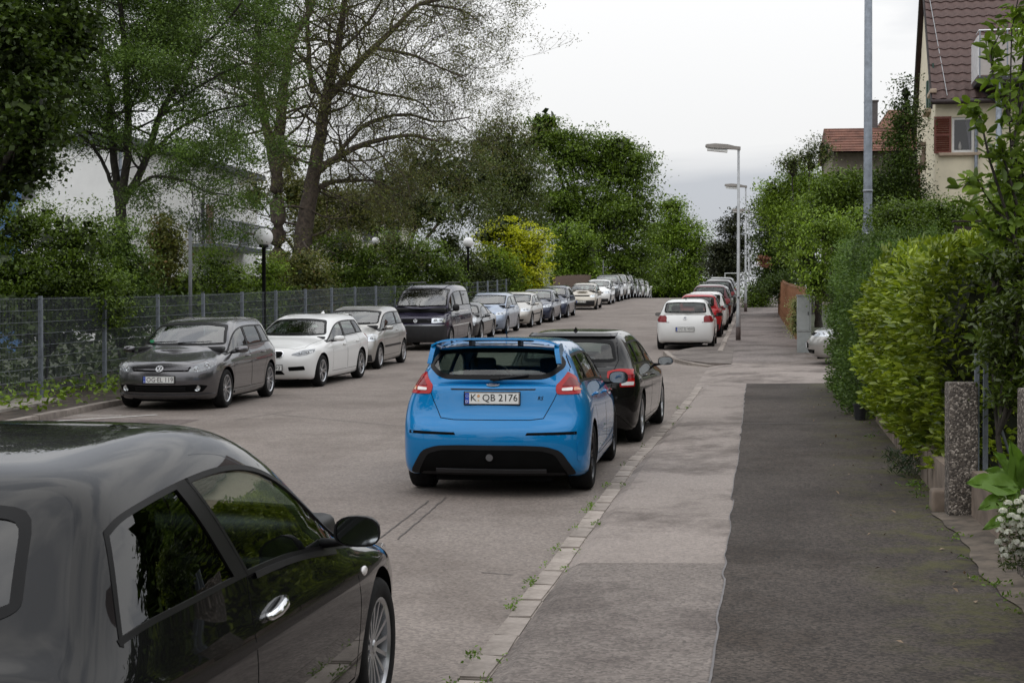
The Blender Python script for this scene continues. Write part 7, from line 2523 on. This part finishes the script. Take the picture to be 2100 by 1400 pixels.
# -------------------------------------------------- rounded premium hatch: white one facing, black one seen from behind
P_WHITE = paint('white_paint', (0.74, 0.74, 0.73), 0.0, 0.3, dirt=.04)
P_JET = paint('jet_paint', (0.006, 0.0055, 0.0055), 0.0, 0.28, dirt=.02, ior=1.42)
def car_kidney(mat, label, group, plate=''):
    c = Car('parked_car', dict(L=4.324, W=1.765, H=1.421, wb=2.69, fo=.77, r=.318, tw=.205, hood0=.785, hood1=.955, cy=.98, cyc=.74, hy=.16, ry=-1.70, Hr=1.385,
            gy=-1.98, gyc=-1.84, gz=1.0, belt0=.88, belt1=.955, tail=.97, rw=.645, raild=-.03, m=10, zs=.145, waist=.64, yfo=(-.25, -.08, 0, -.004, -.05, -.16),
            zf=(.165, .165, .40, .56, .67), zrr=(.21, .21, .45, .70, .88)), mat, label, group)
    c.arches()
    c.glasshouse(splits=[(-.22, -.30), (-1.15, -1.10)], tail=(-1.60, -1.40), mats=[M_GLASS, M_GLASSM, M_GLASSM])
    c.windscreen(.80, .555)
    c.screen('B', both([(.54, 1.035), (.60, 1.06), (.54, 1.30), (.25, 1.325)]), M_GLASSM, 'rear_window')
    c.door([(.76, .28), (.76, .90), (-.22, .955), (-.24, .28)], (-.04, .80, .19), mat)
    c.door([(-.26, .28), (-.24, .955), (-1.15, .97), (-1.22, .80), (-1.02, .56), (-1.0, .28)], (-.98, .83, .19), mat)
    c.panel('bonnet', 'T', both([(.46, 1.93), (.62, 1.80), (.68, 1.45), (.72, .82), (.40, .95)][::-1]))
    c.panel('tailgate', 'B', both([(.50, .60), (.55, .64), (.58, .95), (.62, 1.05), (.57, 1.335), (.25, 1.35)]))
    c.finish()
    for sg in (1, -1):
        k = mouth(c, 'F', [(sg * .025, .60), (sg * .03, .735), (sg * .22, .735), (sg * .27, .69), (sg * .24, .60)], M_MATT, 'grille', off=.008, rad=.03)
        c.ring('grille_rim', 'F', dens(rounded([(sg * .025, .60), (sg * .03, .735), (sg * .22, .735), (sg * .27, .69), (sg * .24, .60)], .03, 4), .05), .012, M_CHROME, parent=k, off=.014)
        mouth(c, 'F', [(sg * .38, .345), (sg * .37, .425), (sg * .66, .44), (sg * .68, .36)], M_MATT, 'air_intake', off=.004, rad=.02)
    mouth(c, 'F', both([(.30, .275), (.24, .345)]), M_MATT, 'lower_grille', off=.004, rad=.02)
    headlamp(c, [(.42, .655), (.43, .675), (.62, .745), (.80, .765), (.80, .71), (.70, .655), (.56, .635)], ((.585, .685, .035), (.70, .70, .045)), ang=32)
    roundel(c, 'F', .775, .038); roundel(c, 'B', .90, .038)
    c.plate('F', .41, plate, tilt=R(-4), dx=.13, fit=1.0)
    c.plate('B', .72, '', tilt=R(-6))
    tl = lamp(c, 'B', [(.50, .845), (.50, .925), (.63, .955), (.80, .945), (.845, .90), (.83, .74), (.66, .735), (.655, .84)], M_RED, 'tail_light', ang=30, off=.008)
    lamp2(c, 'B', [(.675, .755), (.68, .80), (.82, .80), (.815, .755)], M_WLENS, 'reversing_lens', tl, ang=30, off=.0105, rad=.01, skirt=0)
    lamp2(c, 'B', [(.68, .845), (.68, .885), (.82, .885), (.82, .845)], M_REDD, 'brake_lens', tl, ang=30, off=.0105, rad=.01, skirt=0)
    mouth(c, 'B', both([(.60, .27), (.56, .36)]), M_MATT, 'rear_valance', off=.006)
    c.strip('rear_spoiler', 'B', [(x, 1.352) for x in np.linspace(-.55, .55, 11)], .035, mat, off=.03)
    c.wiper('B', (0.0, 1.03), (-.30, 1.06), name='rear_wiper')
    c.mirrors(cap=mat, size=(.21, .12, .13))
    c.wiper('F', (.60, 1.035), (.05, 1.05)); c.wiper('F', (.0, 1.03), (-.50, 1.05))
    c.wheels('twin'); c.interior(); c.roof_mirror(); c.fin(-1.25)
    return c

# -------------------------------------------------- everyday hatchbacks, estates and small cars with simpler faces
def car_plain(name, p, mat, label, group, lampf=None, lampr=None, three=False, wheel='ten', bumper=None, wmat=None, grille=None, plate=('', ''), badge=None, detail=True,
              splits=None, tail=None, side=None, windows=None, seat=None, cat='car'):
    c = Car(name, p, mat, label, group, cat)
    q = c.p
    c.arches()
    ws = windows or [M_GLASS, M_GLASSM, M_GLASSM]
    b0 = (q['hy'] + q['ry']) / 2
    splits = splits or ([(b0 - .12, b0 - .22)] if three else [(b0 + .40, b0 + .34), (q['yq'] if 'yq' in q else q['ry'] + .50, q['ry'] + .52)])
    c.glasshouse(splits=splits, tail=tail or (q['ry'] + .02, q['ry'] + .16), mats=ws)
    c.windscreen(.80, q['rw'] - .02, frit=.03)
    gz, Hr = q['gz'], q['Hr']
    c.screen('B', both([(q['rgw'] - .08, gz + .045), (q['rgw'] - .02, gz + .07), (q['rw'] - .05, Hr - .075), (.25, Hr - .055)]), M_GLASSM, 'rear_window', .03)
    s0 = splits[0][0]
    dz = .10
    cd = q['cyc']
    bz = lambda y: c.belt(y) - .004
    c.door([(cd, .30), (cd, bz(cd)), (s0, bz(s0)), (s0 - .02, .30)], (s0 + .16, bz(s0) - .12, .17), mat if detail else M_BLACK)
    if not three:
        y2 = max(splits[1][0], c.yb + .12)
        c.door([(s0 - .03, .30), (s0 - .01, bz(s0)), (y2 - .1, bz(y2 - .1)), (c.yb + q['r'] + .16, .56), (c.yb + q['r'] + .14, .30)], (y2 + .12, bz(y2) - .12, .17), mat if detail else M_BLACK)
    c.finish()
    h0 = q['hood0']
    headlamp(c, lampf or [(.50, h0 - .13), (.50, h0 - .03), (.80, h0 + .01), (.80, h0 - .10)], ((.60, h0 - .075, .04), (.71, h0 - .065, .042)) if detail else ((.64, h0 - .07, .042),), dark=False)
    mouth(c, 'F', grille or both([(.42, h0 - .12), (.45, h0 - .05)]), M_MATT, 'grille', rad=.015)
    mouth(c, 'F', both([(.55, .27), (.62, .36)]), M_MATT, 'lower_grille', rad=.02)
    tl = lamp(c, 'B', lampr or [(.58, .78), (.58, .94), (.80, .94), (.80, .78)], M_REDD, 'tail_light', ang=30, off=.008)
    if bumper:
        z0, z1 = bumper
        for end in 'FB':
            X = q['W']/2 * .86
            mouth(c, end, both([(X, z0), (X, z1)]), M_GREYP, 'bumper_skin', off=.006, rad=.02)
    if side:
        c.strip('rubbing_strip', 'R', [(y, side) for y in np.linspace(c.ya - .42, c.yb + .42, 9)], .05, M_BLACK, off=.012, sym=True)
    c.plate('F', plate[2] if len(plate) > 2 else .44, plate[0])
    c.plate('B', plate[3] if len(plate) > 3 else .75, plate[1])
    c.mirrors(cap=mat if detail else M_BLACK, size=(.19, .11, .12))
    c.wheels(wheel, wmat); c.interior(seat)
    if badge == 'vw':
        vw_badge(c, 'F', h0 - .085, .05); vw_badge(c, 'B', gz - .10, .05)
    elif badge:
        roundel(c, 'F', h0 - .07, .035)
    c.wiper('F', (.55, q['hood1'] + .065), (.05, q['hood1'] + .075)); c.wiper('F', (.0, q['hood1'] + .06), (-.50, q['hood1'] + .075))
    return c

P_VAN = paint('van_paint', (0.028, 0.024, 0.048), 0.3, 0.35, dirt=.05)
def car_van():
    c = Car('parked_van', dict(L=4.79, W=1.84, H=1.92, wb=2.92, fo=.92, r=.325, tw=.205, zs=.24, hood0=.98, hood1=1.20, cy=1.80, cyc=1.56, hy=1.02, ry=-2.26, Hr=1.88, gy=-2.34, gyc=-2.28, gz=1.22,
            belt0=1.14, belt1=1.16, tail=1.16, rw=.745, rgw=.78, raild=-.02, m=8, waist=.80, bev=.14, zf=(.26, .26, .50, .70, .86), yfo=(-.2, -.06, 0, -.01, -.05, -.12),
            zrr=(.3, .3, .55, .8, 1.0), yro=(.2, .05, 0, .01, .02, .04), fround=.9, rround=.6, xs=(.84, .965, .995, 1.0, .99, .955)), P_VAN,
            'dark purple van with black bumper and lettering on its side', 'cars parked on the left', 'van')
    c.arches()
    c.glasshouse(splits=[(.62, .56), (-.62, -.62)], tail=(-2.02, -1.98), mats=[M_GLASSM, M_GLASSD, M_GLASSD], pillar=.12, low=.03, top=.06)
    c.windscreen(.84, .70, z0=1.265, z1=1.80)
    c.door([(1.50, .36), (1.48, 1.14), (.62, 1.15), (.60, .36)], (.74, 1.03, .16), M_BLACK)
    c.door([(.56, .36), (.56, 1.15), (-.60, 1.16), (-.58, .36)], (.42, 1.03, .16), M_BLACK)
    c.finish()
    g = mouth(c, 'F', both([(.46, .80), (.46, .93)]), M_MATT, 'grille', rad=.02)
    for z in (.83, .865, .90):
        c.strip('grille_bar', 'F', [(x, z) for x in np.linspace(-.44, .44, 8)], .012, M_BLACK, parent=g, off=.010)
    vw_badge(c, 'F', .865, .055)
    headlamp(c, [(.47, .80), (.47, .94), (.82, .94), (.82, .81)], ((.58, .87, .055), (.72, .87, .045)), dark=False)
    c.strip('bumper_line', 'F', [(x, .735) for x in np.linspace(-.80, .80, 13)], .02, M_RIM, off=.02)
    for end in 'FB':
        mouth(c, end, both([(.84, .27), (.84, .72)]), M_GREYP, 'bumper', off=.035, rad=.04)
    mouth(c, 'F', [(-.30, 1.205), (-.30, 1.225), (.42, 1.225), (.42, 1.205)], M_MATT, 'bonnet_vent', rad=.006)
    c.plate('F', .55, 'OG·X 865')
    for z in (.70, 1.10):
        c.strip('side_stripe', 'R', [(y, z) for y in np.linspace(1.30, -1.30, 12)], .025, M_PLATE, off=.004, sym=True)
    # lettering on the flank facing the road
    V, F = text_mesh('mals', .26, .002)
    for sg in (1, -1):
        vs = []
        for v in V:
            h, n_ = c.hit('R', .55 - sg * -1 * v[0] * 1.2 * (-1 if sg > 0 else 1) * -1, .88 + v[1])
            vs.append((sg * (h.x + .004), h.y, h.z))
        MB().add(vs, F).build('side_lettering', simple('letter_grey', (.20, .20, .22), .5), c.root)
    mb = MB()
    for x in (-.55, .55):
        MB().tube([(x, .6, 1.93), (x, .55, 1.965), (x, -1.7, 1.965), (x, -1.75, 1.93)], .02, 6).build('roof_rail', M_BLACK, c.root)
    c.mirrors(y=1.35, z=1.22, cap=M_BLACK, size=(.20, .12, .24))
    c.wiper('F', (.72, 1.27), (.10, 1.30), w=.014); c.wiper('F', (.0, 1.265), (-.60, 1.30), w=.014)
    c.wheels('cover'); c.interior(); 
    lamp(c, 'B', [(.74, .85), (.74, 1.1), (.86, 1.1), (.86, .85)], M_RED, 'tail_light', ang=30)
    return c
# ------------------------------------------------------------------ placing the vehicles
GL, GR = 'cars parked on the left', 'cars parked on the right'
blue = car_blue().place(-2.49, 16.56, R(.7))
black = car_black().place(-2.54, 5.66)
jet = car_kidney(P_JET, 'black hatchback parked in front of the blue car', GR).place(-2.27, 21.42, R(-2.0))
grey = car_grey().place(-9.64, 26.2, math.pi + R(1.8))
white = car_kidney(P_WHITE, 'white five-door hatchback behind the dark grey one', GL, '1993').place(-9.46, 31.98, math.pi - R(2.2))
P_SILV = paint('silver_paint', (0.42, 0.41, 0.39), 0.7, 0.35)
P_SILV2 = paint('warm_silver_paint', (0.46, 0.44, 0.40), 0.6, 0.35)
P_LBLUE = paint('ice_blue_paint', (0.30, 0.36, 0.46), 0.6, 0.35)
P_NAVY = paint('navy_paint', (0.022, 0.030, 0.060), 0.3, 0.3)
P_RED = paint('red_paint', (0.36, 0.010, 0.015), 0.1, 0.3)
P_DRED = paint('dark_red_paint', (0.075, 0.006, 0.010), 0.2, 0.3)
P_BEIGE = paint('beige_paint', (0.50, 0.46, 0.40), 0.4, 0.35)
P_CHAR = paint('charcoal_paint', (0.04, 0.042, 0.045), 0.4, 0.3)
SMALL = dict(L=3.92, W=1.69, H=1.47, wb=2.49, fo=.78, r=.298, tw=.19, hood0=.80, hood1=1.0, cy=1.05, cyc=.82, hy=.36, ry=-1.62, Hr=1.44, gy=-1.83, gyc=-1.74, gz=1.0, belt0=.91, belt1=.96,
             tail=.97, rw=.64, rgw=.63, m=8, yq=-1.20)
silver = car_plain('parked_car', SMALL, P_SILV, 'small silver three-door car with black lower bumper', GL, three=True, bumper=(.20, .36), side=.52, wheel='cover', plate=('', ''),
                   lampf=[(.52, .66), (.50, .79), (.70, .84), (.79, .80), (.79, .68)]).place(-9.72, 37.6, math.pi)
van = car_van().place(-9.84, 46.9, math.pi)
COUPE = dict(L=4.25, W=1.74, H=1.27, wb=2.34, fo=.95, r=.315, tw=.22, zs=.15, hood0=.64, hood1=.83, cy=.95, cyc=.72, hy=.20, ry=-1.10, Hr=1.17, gy=-1.75, gyc=-1.60, gz=.86, belt0=.76, belt1=.82, tail=.80, rw=.56, rgw=.58, m=7, yq=-.95)
coupe = car_plain('parked_car', COUPE, P_CHAR, 'low dark sports car with round headlamps behind the van', GL, three=True, lampf=circle((.62, .64), .12, 14), plate=('', ''), wheel='five',
                  splits=[(-.62, -.66)], tail=(-1.28, -.95)).place(-9.92, 52.5, math.pi)
MPV = dict(L=4.25, W=1.74, H=1.52, wb=2.58, fo=.86, r=.312, hood0=.82, hood1=1.03, cy=1.22, cyc=.95, hy=.40, ry=-1.80, Hr=1.48, gy=-2.02, gyc=-1.93, gz=1.03, belt0=.94, belt1=.98, tail=1.0, rw=.66, m=7)
mpv = car_plain('parked_car', MPV, P_LBLUE, 'ice blue compact car behind the low sports car', GL, plate=('', '')).place(-10.0, 58.6, math.pi)
SALOON = dict(L=4.50, W=1.74, H=1.44, wb=2.52, fo=.90, r=.312, hood0=.80, hood1=.98, cy=1.15, cyc=.88, hy=.30, ry=-1.75, Hr=1.41, gy=-2.10, gyc=-1.98, gz=1.0, belt0=.90, belt1=.95, tail=.97, rw=.65, m=7)
saloon = car_plain('parked_car', SALOON, P_SILV2, 'silver car with rubbing strips in the middle of the left row', GL, side=.54, plate=('', ''), lampf=[(.46, .66), (.46, .79), (.72, .82), (.80, .77), (.80, .67)]).place(-9.98, 65.0, math.pi)
HATCH = dict(L=4.20, W=1.76, H=1.48, wb=2.58, m=7, hood0=.80, hood1=.98, belt0=.90, belt1=.96, ry=-1.72, Hr=1.44, gy=-1.98, gyc=-1.88)
navy = car_plain('parked_car', HATCH, P_NAVY, 'dark blue hatchback right behind the silver car', GL, plate=('', '')).place(-9.85, 70.4, math.pi)
def clone(src, x, y, rz, label, group, old=None, new=None, dz=0.0):
    r_ = copy_tree(src.root)
    tag(r_, label, 'car', group)
    place_car(r_, x, y, rz, dz)
    if new:
        repaint(r_, old, new)
    return r_
clone(mpv, -9.75, 75.4, math.pi, 'dark blue compact car, last before the gap in the left row', GL, P_LBLUE, P_NAVY)
TWIN = dict(L=3.43, W=1.63, H=1.42, wb=2.35, fo=.62, r=.275, tw=.165, hood0=.84, hood1=1.0, cy=1.10, cyc=.92, hy=.52, ry=-1.50, Hr=1.38, gy=-1.64, gyc=-1.56, gz=.95, belt0=.90, belt1=.93, tail=.93, rw=.60, rgw=.60, m=7)
twin = car_plain('parked_car', TWIN, P_BEIGE, 'small beige car with grey bumper, first after the gap', GL, three=True, bumper=(.22, .50), wheel='cover', plate=('OG·T 93', ''), lampf=[(.46, .68), (.47, .77), (.60, .82), (.72, .79), (.73, .70), (.60, .66)], wmat=M_GREYP).place(-9.35, 85.4, math.pi)
clone(silver, -9.35, 93.2, math.pi, 'white car second after the gap in the left row', GL, P_SILV, P_WHITE)
SUV = dict(L=4.45, W=1.82, H=1.68, wb=2.62, r=.35, tw=.22, zs=.27, hood0=.96, hood1=1.14, cy=1.20, cyc=.95, hy=.42, ry=-1.95, Hr=1.64, gy=-2.14, gyc=-2.06, gz=1.15, belt0=1.06, belt1=1.10, tail=1.12, rw=.66, m=7, waist=.75,
           zf=(.3, .3, .52, .68, .82), zrr=(.32, .32, .55, .8, 1.0))
suv = car_plain('parked_car', SUV, P_CHAR, 'dark off-roader third after the gap in the left row', GL, plate=('', '', .52), lampr=[(.66, .85), (.66, 1.08), (.82, 1.08), (.82, .85)]).place(-9.35, 98.7, math.pi)
clone(suv, -9.35, 104.2, math.pi, 'silver off-roader fourth after the gap in the left row', GL, P_CHAR, P_SILV)
clone(suv, -9.35, 109.7, math.pi, 'black off-roader fifth after the gap in the left row', GL, P_CHAR, P_JET)
clone(navy, -9.35, 115.0, math.pi, 'grey hatchback sixth after the gap in the left row', GL, P_NAVY, P_GREY)
clone(mpv, -9.3, 120.2, math.pi, 'silver car seventh after the gap near the crest', GL, P_LBLUE, P_SILV)
clone(navy, -9.3, 125.4, math.pi, 'white car farthest down the left row', GL, P_NAVY, P_WHITE)
# right-hand row beyond the side entrance
POLO = dict(L=3.97, W=1.682, H=1.462, wb=2.47, fo=.82, r=.30, tw=.195, hood0=.80, hood1=.98, cy=1.05, cyc=.80, hy=.32, ry=-1.64, Hr=1.43, gy=-1.86, gyc=-1.77, gz=1.02, belt0=.90, belt1=.97, tail=1.0, rw=.62, rgw=.63, m=9, yq=-1.25)
polo = car_plain('parked_car', POLO, P_WHITE, 'white hatchback seen from behind beyond the side entrance', GR, three=True, plate=('', 'OG·ZJ 4000', .44, .60), badge='vw', lampr=[(.53, .80), (.53, .95), (.58, .99), (.78, .99), (.80, .92), (.77, .80)]).place(-2.05, 47.3)
letters(polo, 'B', -.50, .80, 'Polo', .035, M_GREYP); letters(polo, 'B', .50, .80, 'TSI', .03, M_GREYP)
polo.wiper('B', (0, 1.075), (.30, 1.09), name='rear_wiper'); polo.antenna(-1.3, .16, 60)
FIVE = dict(L=3.60, W=1.63, H=1.50, wb=2.30, fo=.70, r=.29, tw=.185, hood0=.86, hood1=1.03, cy=1.0, cyc=.78, hy=.36, ry=-1.50, Hr=1.46, gy=-1.70, gyc=-1.60, gz=1.02, belt0=.95, belt1=1.0, tail=1.0, rw=.58, rgw=.56, m=8)
red = car_plain('parked_car', FIVE, P_RED, 'small red car with dark bumper behind the white hatchback', GR, three=True, bumper=(.20, .46), lampr=[(.60, .74), (.62, .93), (.75, .93), (.76, .74)], plate=('', '', .4, .62)).place(-2.0, 55.9)
clone(navy, -2.0, 62.4, 0, 'white car right behind the small red car', GR, P_NAVY, P_WHITE)
clone(suv, -1.98, 69.0, 0, 'dark red off-roader fourth in the far right row', GR, P_CHAR, P_DRED)
clone(mpv, -1.98, 74.8, 0, 'silver-roofed car fifth in the far right row', GR, P_LBLUE, P_SILV)
clone(suv, -1.95, 81.0, 0, 'black off-roader sixth in the far right row', GR, P_CHAR, P_JET)
clone(suv, -1.95, 87.6, 0, 'black car at the head of the far right row', GR, P_CHAR, P_CHAR)
# silver car nosing out of the driveway
clone(saloon, 3.42, 37.4, R(90), 'silver car nosing out of the driveway behind the hedge', None, P_SILV2, P_SILV, dz=.10)
